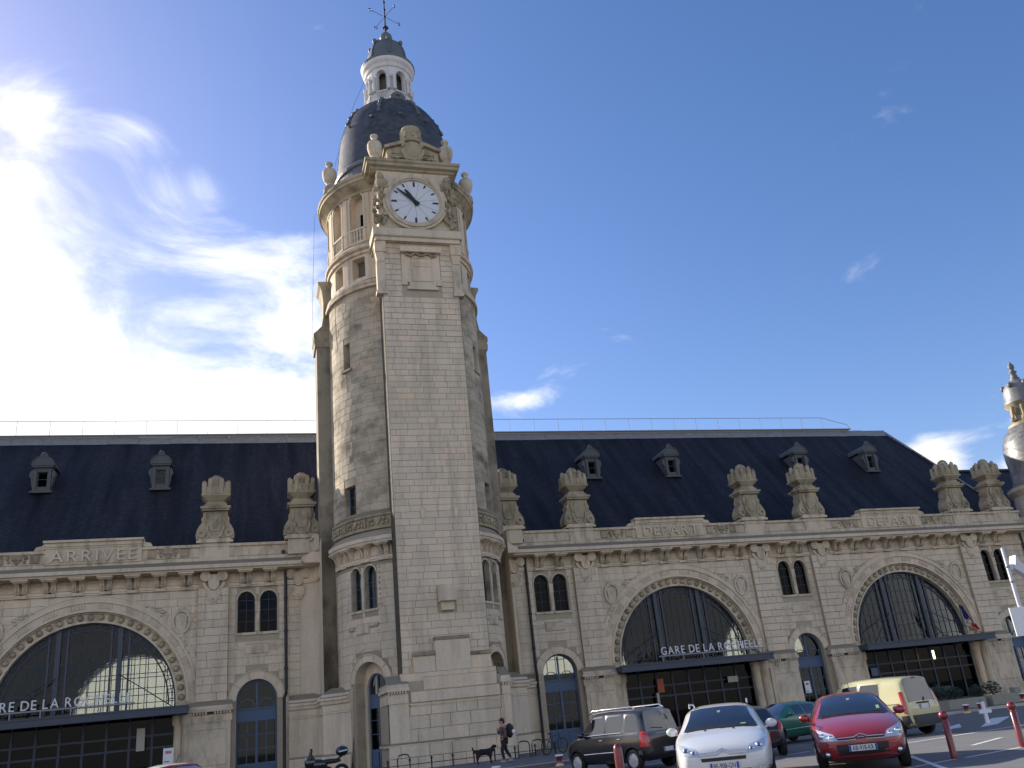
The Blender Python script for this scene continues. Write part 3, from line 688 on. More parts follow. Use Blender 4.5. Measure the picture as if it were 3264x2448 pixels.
# interior of the hall, a few lit-up looking fittings and posters
# name plates in the parapet
for c, word in zip(ARCH, ('ARRIVEE', 'DEPART', 'DEPART')):
    mb = MB(); mb.box(c - 2.4, c + 2.4, -0.42, -0.1, 11.86, 12.72); mb.box(c - 2.44, c + 2.44, -0.46, -0.05, 12.72, 12.82)
    mb.box(c - 2.5, c + 2.5, -0.66, 0, 13.02, 13.14); mb.box(c - 2.42, c + 2.42, -0.52, 0, 12.82, 13.02)
    for s in (-1, 1): mb.prism([(c + s * 2.45, 12.66), (c + s * 2.95, 12.66), (c + s * 2.85, 12.85), (c + s * 2.6, 12.9), (c + s * 2.45, 13.05)][::(1 if s > 0 else -1)], -0.4, 0)
    np_ = mb.build('name_plate', 'stone_carved', ST)
    letters(word, 0.88, 0.16, (c, -0.44, 11.98), 'stone', np_, 'carved_letter', 4.3 if word == 'ARRIVEE' else 3.9)
    for s in (-1, 1):
        mb = MB(); x = c + s * 3.75
        mb.box(x - 0.24, x + 0.24, -0.40, -0.26, 12.2, 12.4); mb.box(x - 0.28, x + 0.28, -0.42, -0.26, 12.4, 12.48); mb.prism([(x - 0.2, 12.18), (x, 11.95), (x + 0.2, 12.18)], -0.38, -0.26)
        for q in (-1, 1): mb.ball((x + q * 0.45, -0.3, 12.33), 0.1, 0.07, 0.12, 8, 6); mb.ball((x + q * 0.38, -0.3, 12.12), 0.07, 0.06, 0.1, 8, 6); mb.chamfer(x + q * 0.85 - 0.22, x + q * 0.85 + 0.22, -0.36, -0.26, 12.0, 12.44, 0.03)
        mb.build('parapet_carving', 'stone_weathered', ST)
# side bays: doors, hood voussoirs, paired windows, relief panel, pipes
def side_bay(c):
    d = doorop(c)
    mb = MB(); mb.ring(c, 4.18, 1.48, 1.54, -0.1, 0.05, n=24); mb.ring(c, 4.18, 1.85, 1.88, -0.03, 0.05, PI * 0.12, PI * 0.88, n=20)
    hood = mb.build('door_hood', 'stone_carved', ST)
    for k in range(5):
        vm = MB(); vm.ring(c, 4.18, 1.07, 1.475, -0.06, 0.05, PI * k / 5 + 0.008, PI * (k + 1) / 5 - 0.008, 6); vm.build('voussoir', 'stone', hood)
    mb = MB(); y = 0.30
    for s in (-1, 1): mb.box(min(c + s * 1.06, c + s * 0.96), max(c + s * 1.06, c + s * 0.96), y, y + 0.1, 0.11, 4.18)
    mb.ring(c, 4.18, 0.96, 1.06, y, y + 0.1, n=20)
    mb.box(c - 0.97, c + 0.97, y + 0.01, y + 0.09, 3.2, 3.74); mb.box(c - 0.97, c + 0.97, y - 0.05, y + 0.09, 3.72, 3.80); mb.box(c - 0.97, c + 0.97, y - 0.04, y + 0.09, 3.12, 3.2)
    mb.box(c - 0.07, c + 0.07, y - 0.01, y + 0.09, 0.11, 3.15); mb.box(c - 0.05, c + 0.05, y, y + 0.09, 3.8, 5.12)
    mb.box(c - 0.97, c + 0.97, y + 0.01, y + 0.09, 0.11, 1.05)
    for s in (-1, 1):
        mb.chamfer(c + s * 0.52 - 0.34, c + s * 0.52 + 0.34, y - 0.01, y + 0.05, 0.28, 0.9, 0.02)
        mb.ring(c + s * 0.5, 3.85, 0.38, 0.42, y + 0.02, y + 0.08, n=12)
        mb.box(c + s * 0.5 - 0.02, c + s * 0.5 + 0.02, y + 0.02, y + 0.07, 1.05, 3.12)
    for z in (1.75, 2.45): mb.box(c - 0.97, c + 0.97, y + 0.02, y + 0.07, z - 0.018, z + 0.018)
    dr = mb.build('door', 'blue', ST)
    for xa, xb in ((-0.95, -0.5), (-0.5, -0.07), (0.07, 0.5), (0.5, 0.95)):
        for za, zb in ((1.06, 1.74), (1.76, 2.44), (2.46, 3.11)):
            pm = MB(); pm.box(c + xa + 0.02, c + xb - 0.02, y + 0.05, y + 0.06, za, zb); pm.build('pane', 'glass', dr)
    for xa, xb in ((-0.95, -0.05), (0.05, 0.95)):
        p = clip_pane((c, 0.97, 3.8, 4.18, True), c + xa, c + xb, 3.81, 9)
        pm = MB(); pm.prism(p, y + 0.05, y + 0.06); pm.build('pane', 'glass', dr)
    for o in winops(c):
        mb = MB(); mb.ring(o[0], o[3], o[1], o[1] + 0.07, -0.05, 0.05, n=18); mb.build('window_surround', 'stone_carved', ST); mb = MB(); mb.box(o[0] - o[1] - 0.1, o[0] + o[1] + 0.1, -0.09, 0.1, o[2] - 0.13, o[2]); mb.build('window_sill', 'stone_carved', ST)
        window(ST, o, 0.22, [o[0]], [8.35, 8.95, 9.5], 'blue_dark', 'glass_dark', bar=0.03, edge=0.05)
    mb = MB(); mb.box(c - 0.13, c + 0.13, -0.06, 0.02, 8.82, 9.35); mb.box(c - 0.15, c + 0.15, -0.08, 0.02, 9.3, 9.38); mb.box(c - 0.1, c + 0.1, -0.05, 0.02, 7.8, 8.78)
    mb.build('mullion_capital', 'stone_carved', ST)
    mb = MB(); mb.box(c - 1.4, c + 1.4, -0.03, 0.02, 7.18, 7.24); mb.box(c - 1.4, c + 1.4, -0.06, 0.02, 6.92, 7.0); mb.box(c - 1.4, c + 1.4, -0.04, 0.02, 6.72, 6.78)
    mb.chamfer(c - 0.62, c + 0.62, -0.1, 0.02, 6.58, 7.1, 0.03); mb.box(c - 1.1, c + 1.1, -0.03, 0.02, 6.42, 6.46); mb.build('relief_panel', 'stone_carved', ST)
    for s in (-1, 1):
        if c + s * 1.42 > 44: continue
        mb = MB()
        for k in range(6): mb.ball((c + s * 1.4, -0.01, 9.95 - k * 0.3), 0.05, 0.05, 0.08, 6, 5)
        mb.ring(c + s * 1.4, 8.1, 0.06, 0.11, -0.06, 0, 0, 2 * PI, 10); mb.build('garland', 'stone_carved', ST)
for c in SIDE[1:]: side_bay(c)
for x in (-7.12, 7.12, 45.3):
    mb = MB(); mb.tube([(x, -0.16, 11.0), (x, -0.16, 4.6)], 0.085, 10); mb.tube([(x, -0.16, 4.62), (x, -0.2, 4.4), (x - 0.12, -0.62, 4.1), (x - 0.12, -0.62, 0.1)], 0.085, 10)
    for z in (9.4, 7.6, 5.6): mb.tube([(x, -0.16, z), (x, -0.16, z + 0.12)], 0.11, 10)
    mb.build('downpipe', 'pipe', ST)
for x in (-7.25, 7.05):
    mb = MB(); mb.tube([(x, -0.40, 12.05), (x, -0.2, 12.05)], 0.11, 12); mb.build('drain_hole', 'iron', ST)

# crowned pedestals on the parapet
def urn():
    e = MB()
    e.box(-0.8, 0.8, -0.36, 0.6, 11.86, 12.72)
    e.box(-0.98, 0.98, -0.5, 0.75, 12.72, 12.86); e.box(-0.86, 0.86, -0.44, 0.7, 12.86, 12.96)
    root = e.build('crowned_pedestal', 'stone_carved', ST)
    e = MB()   # body with scrolled sides
    prof = [(-0.66, 14.55), (-0.66, 14.3), (-0.76, 14.12), (-0.72, 13.9), (-0.84, 13.75), (-0.98, 13.5), (-1.05, 13.2), (-1.0, 12.96)]
    e.prism([(x, z) for x, z in prof] + [(-x, z) for x, z in reversed(prof)], -0.28, 0.55)
    e.box(-0.46, 0.46, -0.36, -0.2, 13.0, 14.5)
    for s in (-1, 1):
        e.ring(s * 0.74, 13.28, 0.10, 0.26, -0.36, -0.2, 0, 2 * PI, 12); e.ball((s * 0.5, -0.36, 14.1), 0.07, 0.06, 0.3, 8, 6); e.ball((s * 0.42, -0.38, 13.5), 0.10, 0.08, 0.22, 8, 6)
    e.prism([(-0.28, 14.35), (-0.33, 13.7), (-0.2, 13.36), (0.2, 13.36), (0.33, 13.7), (0.28, 14.35)], -0.42, -0.3)
    e.ring(0, 13.35, 0.3, 0.42, -0.45, -0.3, PI, 2 * PI, 12); e.ball((0, -0.38, 13.12), 0.2, 0.08, 0.1, 8, 6)
    e.build('scrolled_body', 'stone_weathered', root)
    e = MB(); e.box(-0.74, 0.74, -0.5, 0.72, 14.55, 14.66); e.box(-0.82, 0.82, -0.58, 0.8, 14.66, 14.80)
    e.slab([(-0.62, -0.42), (0.62, -0.42), (0.62, 0.62), (-0.62, 0.62)], 14.80, 14.95); e.slab([(-0.52, -0.34), (0.52, -0.34), (0.52, 0.54), (-0.52, 0.54)], 14.95, 15.08); e.build('abacus', 'stone_weathered', root)
    e = MB()   # mural crown
    k = [(-0.35, -0.25), (0.35, -0.25), (0.35, 0.45), (-0.35, 0.45)]; t = [(-0.78, -0.58), (0.78, -0.58), (0.78, 0.78), (-0.78, 0.78)]
    e.add([(x, y, 15.05) for x, y in k] + [(x, y, 15.42) for x, y in t], [(0, 1, 5, 4), (1, 2, 6, 5), (2, 3, 7, 6), (3, 0, 4, 7), (3, 2, 1, 0)])
    e.box(-0.78, 0.78, -0.58, 0.78, 15.42, 15.50); e.box(-0.70, 0.70, -0.50, 0.70, 15.5, 15.95)
    for x, y in ((-0.62, -0.42), (0.62, -0.42), (-0.62, 0.62), (0.62, 0.62)):
        e.lathe([(0.15, 15.5), (0.15, 16.1), (0.12, 16.2), (0.0, 16.3)], x, y, 10, cap=False)
    for x, y in ((-0.3, -0.46), (0.3, -0.46), (-0.3, 0.66), (0.3, 0.66), (-0.66, 0.1), (0.66, 0.1)):
        e.lathe([(0.14, 15.5), (0.14, 16.3), (0.1, 16.42), (0.0, 16.5)], x, y, 10, cap=False)
    for x in (-0.12, 0.12): e.box(x - 0.07, x + 0.07, -0.56, -0.45, 15.55, 15.9)
    e.box(-0.46, 0.46, -0.34, 0.5, 15.9, 16.3); e.lathe([(0.36, 16.3), (0.38, 16.42), (0.3, 16.62), (0.14, 16.74), (0.0, 16.78)], 0, 0.08, 14, cap=False)
    e.build('mural_crown', 'stone_weathered', root)
    return root
u0 = urn(); ux = [-10.98, -6.2, 6.2, 10.98, 23.39, 28.05, 40.4, 44.1]
for i, x in enumerate(ux):
    if i == 0: u0.location = (x, 0, 0)
    else: copy_part(u0, (x, -0.25 if abs(x) == 6.2 else 0, 0))

# roof, hip, ridge, railing, dormers
def rz(y): return 12.1 + (y - 0.9) * (22.55 - 12.1) / (10.36 - 0.9)
mb = MB()
E0, E1, RL, RR = -62.0, 47.2, -58.0, 44.6
mb.add([(E0, 0.75, rz(0.75)), (E1, 0.75, rz(0.75)), (RR, 10.36, 22.55), (RL, 10.36, 22.55), (E0, 19.97, rz(0.75)), (E1, 19.97, rz(0.75))],
       [(0, 1, 2, 3), (1, 5, 2), (5, 4, 3, 2), (4, 0, 3)])
roof = mb.build('roof', 'slate', ST)
mb = MB(); mb.add([(46.5, 1.5, 12), (70, 1.5, 12), (70, 10, 18.6), (46.5, 10, 18.6), (46.5, 18.5, 12), (70, 18.5, 12)], [(0, 1, 2, 3), (3, 2, 5, 4)]); mb.box(46.5, 70, 9.7, 10.3, 18.45, 18.65)
lowroof = mb.build('lower_roof', 'slate', ST)
mb = MB()
for i in range(52):
    x0 = RL + i * (RR - RL) / 52; x1 = x0 + (RR - RL) / 52 - 0.015; j = random.uniform(-0.015, 0.015)
    mb.add([(x0, 10.36 - 0.55, rz(9.81) + 0.03 + j), (x1, 9.81, rz(9.81) + 0.03 + j), (x1, 10.36, 22.65 + j), (x0, 10.36, 22.65 + j), (x0, 10.91, rz(9.81) + 0.03), (x1, 10.91, rz(9.81) + 0.03)], [(0, 1, 2, 3), (3, 2, 5, 4)])
mb.build('ridge_capping', 'zinc', roof)
mb = MB(); mb.tube([(RR, 10.30, 22.62), (E1, 0.75, rz(0.75) + 0.04)], 0.07, 6); mb.build('hip_capping', 'zinc', roof)
mb = MB(); mb.box(RL, 41.3, 10.1, 10.6, 22.72, 22.78); mb.build('ridge_walkway', 'rail', roof)
rr = MB(); rr.tube([(RL, 10.36, 23.86), (38.7, 10.36, 23.86), (41.2, 10.36, 23.2), (41.4, 10.36, 22.75)], 0.022, 5); rail = rr.build('ridge_railing', 'rail', roof)
pm = MB(); pm.tube([(0, 0, 22.75), (0, 0, 23.86)], 0.02, 5); post = pm.build('railing_post', 'rail', roof)
n = 0
for i in range(41):
    x = -24.3 + i * 2.03
    if x > 38.9 or -4.5 < x < 4.5: continue
    if n == 0: post.location = (x, 10.36, 0)
    else: copy_part(post, (x, 10.36, 0))
    n += 1
def dormer():
    e = MB(); y = 0.0
    e.panel(-0.52, 0.52, 17.6, 19.15, [(0, 0.27, 17.9, 18.85, False)], y=0, depth=0.3)
    e.box(-0.52, -0.5, 0, 1.9, 17.6, 19.15); e.box(0.5, 0.52, 0, 1.9, 17.6, 19.15)
    for s in (-1, 1):
        e.box(min(s * 0.32, s * 0.5), max(s * 0.32, s * 0.5), -0.08, 0.0, 17.62, 19.0)
        e.prism([(s * 0.52, 19.0), (s * 0.70, 18.85), (s * 0.74, 18.6), (s * 0.62, 18.4), (s * 0.58, 18.0), (s * 0.52, 17.8)][::(1 if s < 0 else -1)], -0.02, 0.25)
    e.box(-0.62, 0.62, -0.14, 0.2, 17.5, 17.62); e.box(-0.58, 0.58, -0.16, 0.5, 19.1, 19.2); e.box(-0.64, 0.64, -0.22, 0.6, 19.2, 19.28)
    n = 12; arc = [(0.57 * math.cos(PI * i / n), 19.28 + 0.52 * math.sin(PI * i / n)) for i in range(n + 1)]
    e.prism(arc, -0.16, 2.2)
    e.ring(0, 0, 0.58, 0.64, -0.2, 2.2, n=12)
    k = len(e.v) - (13 * 4) - 8; e.v = [((x), yy, (19.28 + z * 0.86) if z < 5 else z) for x, yy, z in e.v]
    e.box(-0.2, 0.2, -0.14, 0.2, 19.8, 19.92); e.lathe([(0.2, 19.92), (0.17, 20.02), (0.08, 20.12), (0, 20.15)], 0, 0.02, 10, cap=False)
    root = e.build('dormer', 'dormer', ST)
    window(root, (0, 0.27, 17.9, 18.85, False), 0.12, [], [18.4], 'dormer', 'glass', bar=0.03, edge=0.035, name='dormer_window')
    return root
d0 = dormer()
for i, x in enumerate((-14.62, -21.42, 14.8, 21.2, 32.4, 38.9)):
    if i == 0: d0.location = (x, 5.75, 0.05)
    else: copy_part(d0, (x, 5.75, 0.05))

# ------------------------------------------------------------------ clock tower
TW = thing('clock_tower', 'tall round stone clock tower with slate dome and white lantern', 'clock tower')
AX, AY, DR = 0.08, -2.2, 4.6
FX = 0.28                                    # centre line of the flat front
FW, FY = 2.2, -7.75                          # half width and plane of the front buttress
def bend(th0, R=DR):
    def fn(u, y, z):
        t = th0 + u / R; r = R - y
        return (AX + r * math.sin(t), AY - r * math.cos(t), z)
    return fn
def au(deg): return rad(deg) * DR            # azimuth to arc length
QA = {-1: (-84.0, -24.0), 1: (24.0, 84.0)}   # the curved quarters left and right of the front buttress
rng = random.Random(11)
dstones = MB()
for s in (-1, 1):
    A, B = au(QA[s][0]), au(QA[s][1])
    pw = [(s * au(54.8), 0.36, 7.82, 9.68, True), (s * au(42.4), 0.36, 7.82, 9.68, True)]
    dop = (s * au(46.5), 0.98, 0.11, 4.25, True)
    w3 = (s * au(58), 0.46, 12.95, 14.58, False)
    slot = (s * au(56.5), 0.26, 21.5, 23.15, False)
    mb = MB(); mb.panel(A, B, 0, 26.5, [dop, w3, slot] + pw, depth=0.6, step=0.35, mi_rev=1)
    mb.build('shaft_wall', ['joint_drum', 'stone_drum'], TW, fn=bend(0))
    ops = [(dop[0], 1.34, 0, 4.25, True), (w3[0], w3[1] + .06, w3[2] - 0.1, w3[3] + 0.05, False), (slot[0], slot[1] + .04, slot[2] - .1, slot[3], False)] + [(p[0], p[1] + 0.06, p[2] - 0.1, p[3], True) for p in pw]
    for z0, z1, smat in ((0.6, 10.0, 'stone'), (12.9, 26.5, 'stone_drum')):
        sb = MB()
        for (xa, xb, za, zb) in courses(A, B, z0, z1, 0.42, 0.9, ops, rng, gap=0.02):
            k = max(1, round((xb - xa) / 0.45)); j = rng.uniform(-0.006, 0.006)
            for i in range(1):
                vs = []; n = k + 1
                for q in range(n):
                    x = xa + (xb - xa) * q / k; vs += [(x, -0.018 + j, za), (x, -0.018 + j, zb), (x, 0.01, za), (x, 0.01, zb)]
                fs = [(q * 4, q * 4 + 4, q * 4 + 5, q * 4 + 1) for q in range(k)] + [(q * 4 + 2, q * 4 + 6, q * 4 + 4, q * 4) for q in range(k)] + [(q * 4 + 1, q * 4 + 5, q * 4 + 7, q * 4 + 3) for q in range(k)] + [(0, 1, 3, 2), (k * 4 + 2, k * 4 + 3, k * 4 + 1, k * 4)]
                sb.add(vs, fs)
        sb.build('curved_stonework', smat, TW, fn=bend(0), kind='stuff')
    # windows of the shaft
    for p in pw:
        window(TW, p, 0.28, [p[0]], [8.4, 9.0, 9.2], 'blue', 'glass', bar=0.03, edge=0.045, fn=bend(0))
        mb = MB(); mb.ring(p[0], p[3], p[1], p[1] + 0.07, -0.06, 0.04, n=16); mb.build('window_surround', 'stone_carved', TW, fn=bend(0)); mb = MB(); mb.box(p[0] - p[1] - 0.08, p[0] + p[1] + 0.08, -0.08, 0.1, p[2] - 0.12, p[2]); mb.build('window_sill', 'stone_carved', TW, fn=bend(0))
    mid = s * au(48.6)
    mb = MB(); mb.box(mid - 0.11, mid + 0.11, -0.05, 0.1, 8.95, 9.4); mb.box(mid - 0.08, mid + 0.08, -0.04, 0.1, 7.82, 8.95); mb.build('mullion_capital', 'stone_carved', TW, fn=bend(0))
    for q in (-1.22, 1.05):
        mb = MB()
        for k in range(7): mb.ball((mid + q, -0.02, 9.9 - k * 0.28), 0.045, 0.05, 0.08, 6, 5)
        mb.ring(mid + q, 8.0, 0.05, 0.1, -0.06, 0.02, 0, 2 * PI, 10); mb.build('garland', 'stone_carved', TW, fn=bend(0))
    window(TW, w3, 0.3, [w3[0]], [13.5, 14.05], 'blue', 'glass', bar=0.03, edge=0.04, fn=bend(0))
    mb = MB(); mb.box(slot[0] - 0.4, slot[0] + 0.4, -0.14, 0.1, 21.36, 21.5); mb.build('slot_sill', 'stone_weathered', TW, fn=bend(0))
    mb = MB(); mb.box(slot[0] - 0.26, slot[0] + 0.26, 0.4, 0.42, 21.5, 23.15); mb.build('blind_slot', 'stone_drum', TW, fn=bend(0))
    # relief panel
    mb = MB(); mb.box(mid - 1.1, mid + 0.95, -0.05, 0.05, 6.98, 7.06); mb.box(mid - 1.1, mid + 0.95, -0.06, 0.05, 6.66, 6.74); mb.chamfer(mid - 0.55, mid + 0.35, -0.09, 0.05, 6.62, 7.14, 0.03); mb.box(mid - 0.95, mid + 0.85, -0.04, 0.05, 6.46, 6.52)
    mb.tube([(mid + 0.4, -0.05, 7.0), (mid + 0.9, -0.05, 7.0)], 0.11, 8); mb.tube([(mid - 1.1, -0.05, 6.95), (mid - 0.7, -0.05, 6.95)], 0.11, 8)
    mb.build('relief_panel', 'stone_carved', TW, fn=bend(0))
    # door in its deep round-headed recess
    d = (dop[0], 0.74, 0.11, 3.95, True)
    mb = MB(); mb.panel(dop[0] - 1.0, dop[0] + 1.0, 0.1, 5.3, [d], y=0.55, depth=0.3, step=0.2); mb.build('door_recess', 'stone', TW, fn=bend(0))
    hood = MB(); hood.ring(dop[0], 4.25, 1.30, 1.36, -0.09, 0.05, n=20); hood.ring(dop[0], 4.25, 1.62, 1.65, -0.03, 0.05, PI * 0.15, PI * 0.85, n=16); hd = hood.build('door_hood', 'stone_carved', TW, fn=bend(0))
    for k in range(5):
        vm = MB(); vm.ring(dop[0], 4.25, 0.985, 1.295, -0.05, 0.05, PI * k / 5 + 0.008, PI * (k + 1) / 5 - 0.008, 6); vm.build('voussoir', 'stone', hd, fn=bend(0))
    mb = MB(); y = 0.68; c = d[0]
    for q in (-1, 1): mb.box(min(c + q * 0.74, c + q * 0.66), max(c + q * 0.74, c + q * 0.66), y, y + 0.1, 0.11, 3.95)
    mb.ring(c, 3.95, 0.66, 0.74, y, y + 0.1, n=18)
    mb.box(c - 0.66, c + 0.66, y, y + 0.1, 3.1, 3.62); mb.box(c - 0.66, c + 0.66, y - 0.05, y + 0.1, 3.6, 3.68); mb.box(c - 0.66, c + 0.66, y - 0.04, y + 0.1, 3.02, 3.1)
    mb.box(c - 0.05, c + 0.05, y - 0.01, y + 0.09, 0.11, 4.65); mb.box(c - 0.66, c + 0.66, y + 0.01, y + 0.09, 0.11, 1.1)
    for q in (-1, 1): mb.chamfer(c + q * 0.35 - 0.22, c + q * 0.35 + 0.22, y - 0.01, y + 0.05, 0.28, 0.95, 0.02)
    for z in (1.8, 2.45): mb.box(c - 0.66, c + 0.66, y + 0.02, y + 0.07, z - 0.015, z + 0.015)
    dr = mb.build('door', 'blue', TW, fn=bend(0))
    for xa, xb in ((-0.65, -0.05), (0.05, 0.65)):
        for za, zb in ((1.11, 1.78), (1.82, 2.43), (2.47, 3.01)):
            pm = MB(); pm.box(c + xa + 0.01, c + xb - 0.01, y + 0.05, y + 0.06, za, zb); pm.build('pane', 'glass_dark', dr, fn=bend(0))
        p = clip_pane((c, 0.67, 3.68, 3.95, True), c + xa, c + xb, 3.69, 9); pm = MB(); pm.prism(p, y + 0.05, y + 0.06); pm.build('pane', 'glass', dr, fn=bend(0))
    # balcony: cornice, parapet with carved panels, corbels
    a0, a1 = rad(QA[s][0] + (0 if s > 0 else 4)), rad(QA[s][1] - (4 if s > 0 else 0))
    mb = MB(); mb.lathe([(4.55, 11.09), (5.0, 11.10), (5.02, 11.20), (5.08, 11.22), (5.08, 11.42), (5.0, 11.5), (4.7, 11.82), (4.6, 11.86)], AX, AY, 24, a0, a1, sm=False); mb.build('balcony_cornice', 'stone', TW)
    mb = MB(); mb.lathe([(4.62, 11.84), (4.82, 11.86), (4.82, 11.98), (4.76, 12.0), (4.76, 12.5), (4.84, 12.54), (4.84, 12.64), (4.58, 12.92)], AX, AY, 24, a0, a1, sm=False); mb.build('balcony_parapet', 'stone_weathered', TW)
    mb = MB(); mb.lathe([(4.6, 10.2), (4.70, 10.2), (4.70, 10.28), (4.74, 10.3), (4.74, 10.44), (4.64, 10.5), (4.6, 10.98)], AX, AY, 24, a0, a1, sm=False); mb.build('balcony_frieze', 'stone', TW)
    for q, adeg in enumerate((31, 45, 59, 73)):
        copy_part(cb, (AX + 4.62 * math.sin(rad(s * adeg)), AY - 4.62 * math.cos(rad(s * adeg)), 0), TW, (1.0, 0.62, 1.0), rotz=rad(s * adeg))
    for q, adeg in enumerate((34, 52, 70)):
        mb = MB(); x = s * au(adeg)
        mb.chamfer(x - 0.06 - 0.75, x - 0.75 + 0.06, -0.26, -0.1, 12.0, 12.5, 0.02)
        mb.box(x - 0.2, x + 0.2, -0.26, -0.1, 12.3, 12.45); mb.prism([(x - 0.18, 12.3), (x, 12.04), (x + 0.18, 12.3)], -0.25, -0.1)
        for w in (-1, 1): mb.ball((x + w * 0.36, -0.2, 12.36), 0.1, 0.07, 0.1, 8, 6); mb.ball((x + w * 0.3, -0.2, 12.14), 0.09, 0.06, 0.09, 8, 6); mb.ball((x + w * 0.52, -0.2, 12.2), 0.07, 0.06, 0.16, 8, 6)
        mb.build('balcony_carving', 'stone_weathered', TW, fn=bend(0))
# rear half of the shaft
mb = MB(); mb.lathe([(4.6, 0), (4.6, 26.5)], AX, AY, 30, rad(84), rad(276)); mb.build('shaft_back', 'stone_drum', TW)
# side buttresses ending in scrolls
for s in (-1, 1):
    mb = MB(); x = AX + s * 5.36; t = min(x, AX + s * 4.0), max(x, AX + s * 4.0)
    mb.box(*t, AY + 0.25, AY + 1.9, 0, 24.2)
    bt = mb.build('side_buttress', 'stone_soot', TW)
    mb = MB(); prof = [(4.0, 24.2), (5.46, 24.2), (5.50, 24.55), (5.44, 24.7), (5.52, 24.8), (5.52, 25.1), (5.3, 25.3), (5.02, 25.6), (4.92, 26.2), (4.90, 27.2), (4.96, 27.9), (5.06, 28.3), (5.2, 28.5), (5.2, 28.7), (4.0, 28.75)]
    poly = [(AX + s * r, z) for r, z in prof]
    mb.prism(poly if s > 0 else poly[::-1], AY + 0.2, AY + 1.95); mb.build('buttress_scroll', 'stone_weathered', bt)
# flat front buttress and its coursed ashlar
mb = MB(); x0, x1 = FX - FW, FX + FW
mb.box(x0, x1, FY, AY - 3.0, 0, 29.0); mb.build('front_buttress', 'joint', TW)
bl = []
ops = [(FX + 0.2, 0.48, 7.2, 8.42, False)]
for z in courses(x0, x1, 4.3, 24.8, 0.345, 0.78, ops, rng): bl.append((*z, FY))
for z in courses(x0, x1, 24.8, 28.3, 0.345, 0.78, [(FX + 0.06, 1.15, 24.8, 27.95, False)], rng): bl.append((*z, FY))
order = sorted(range(len(bl)), key=lambda i: bl[i][2])
lay(TW, bl, 0, 'stone', single=set(order[:300]))
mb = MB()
for s in (-1, 1):   # returns of the buttress: grimy stone, darkened so the sunlit face reads as shaded
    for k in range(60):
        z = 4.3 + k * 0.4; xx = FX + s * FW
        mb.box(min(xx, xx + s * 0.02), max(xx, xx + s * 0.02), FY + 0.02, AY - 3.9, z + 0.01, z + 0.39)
mb.build('buttress_return', 'stone_shade', TW, kind='stuff')
for x in (-0.45, 1.3):
    mb = MB(); mb.chamfer(x - 0.11, x + 0.11, FY - 0.12, FY, 11.95, 12.45, 0.02); mb.prism([(x - 0.11, 11.95), (x, 11.86), (x + 0.11, 11.95)][::-1], FY - 0.1, FY); mb.build('stone_block', 'stone', TW)
mb = MB(); mb.box(0.06, 0.9, FY - 0.62, FY, 7.62, 8.42); mb.prism([(0.16, 7.62), (0.16, 7.2), (0.8, 7.2), (0.8, 7.62)], FY - 0.3, FY); mb.build('stone_bracket_box', 'stone', TW)
# stepped base of the front
def front_box(xa, xb, y, za, zb, name='base_block', mat='stone'):
    mb = MB(); mb.chamfer(xa, xb, y, AY - 3, za, zb, 0.03); return mb.build(name, mat, TW)
front_box(FX - 0.6, FX + 1.15, FY - 0.34, 4.3, 5.92); front_box(FX - 1.68, FX - 0.6, FY - 0.28, 4.3, 5.25); front_box(FX + 1.15, FX + 2.18, FY - 0.28, 4.3, 5.12)
for xa, xb, zt in ((FX - 0.62, FX + 1.17, 5.92), (FX - 1.7, FX - 0.6, 5.25), (FX + 1.15, FX + 2.2, 5.12)): front_box(xa, xb, FY - 0.37, zt - 0.16, zt + 0.02, 'mossy_cap', 'stone_soot')
front_box(FX - 2.35, FX + 2.35, FY - 0.42, 3.94, 4.34); front_box(FX - 1.3, FX + 2.3, FY - 0.56, 3.5, 4.12); front_box(FX - 1.95, FX + 2.4, FY - 0.62, 2.98, 3.5)
mb = MB(); by = FY - 0.5; bx0, bx1 = FX - 3.0, FX + 2.9
mb.box(bx0, bx1, by + 0.04, AY - 2, 0, 3.95); mb.build('base_core', 'joint', TW)
bl2 = [(*z, by) for z in courses(bx0, bx1, 1.25, 2.98, 0.55, 1.2, [], rng)] + [(*z, by - 0.12) for z in courses(bx0 - .1, bx1 + .1, 0.1, 1.15, 0.52, 1.2, [], rng)]
lay(TW, bl2, 0, 'stone', single=set(range(len(bl2))) if len(bl2) < 60 else set(range(60)), name='base_stone')
mb = MB(); mb.sweep([(bx0, AY - 3.2), (bx0, by), (bx1, by), (bx1, AY - 3.2)][::1], [(0.0, 1.12), (0.16, 1.12), (0.16, 1.2), (0.06, 1.26), (0.0, 1.3)]); mb.build('base_moulding', 'stone_carved', TW)
mb = MB()
for a, b in ((bx0 + 0.98, bx0 + 1.03), (bx1 - 0.45, bx1 - 0.4)): mb.box(a, b, by - 0.06, by + 0.02, 1.35, 2.9)
mb.box(bx0 + 0.98, bx1 - 0.4, by - 0.06, by + 0.02, 2.82, 2.88); mb.build('base_frame', 'stone_carved', TW)
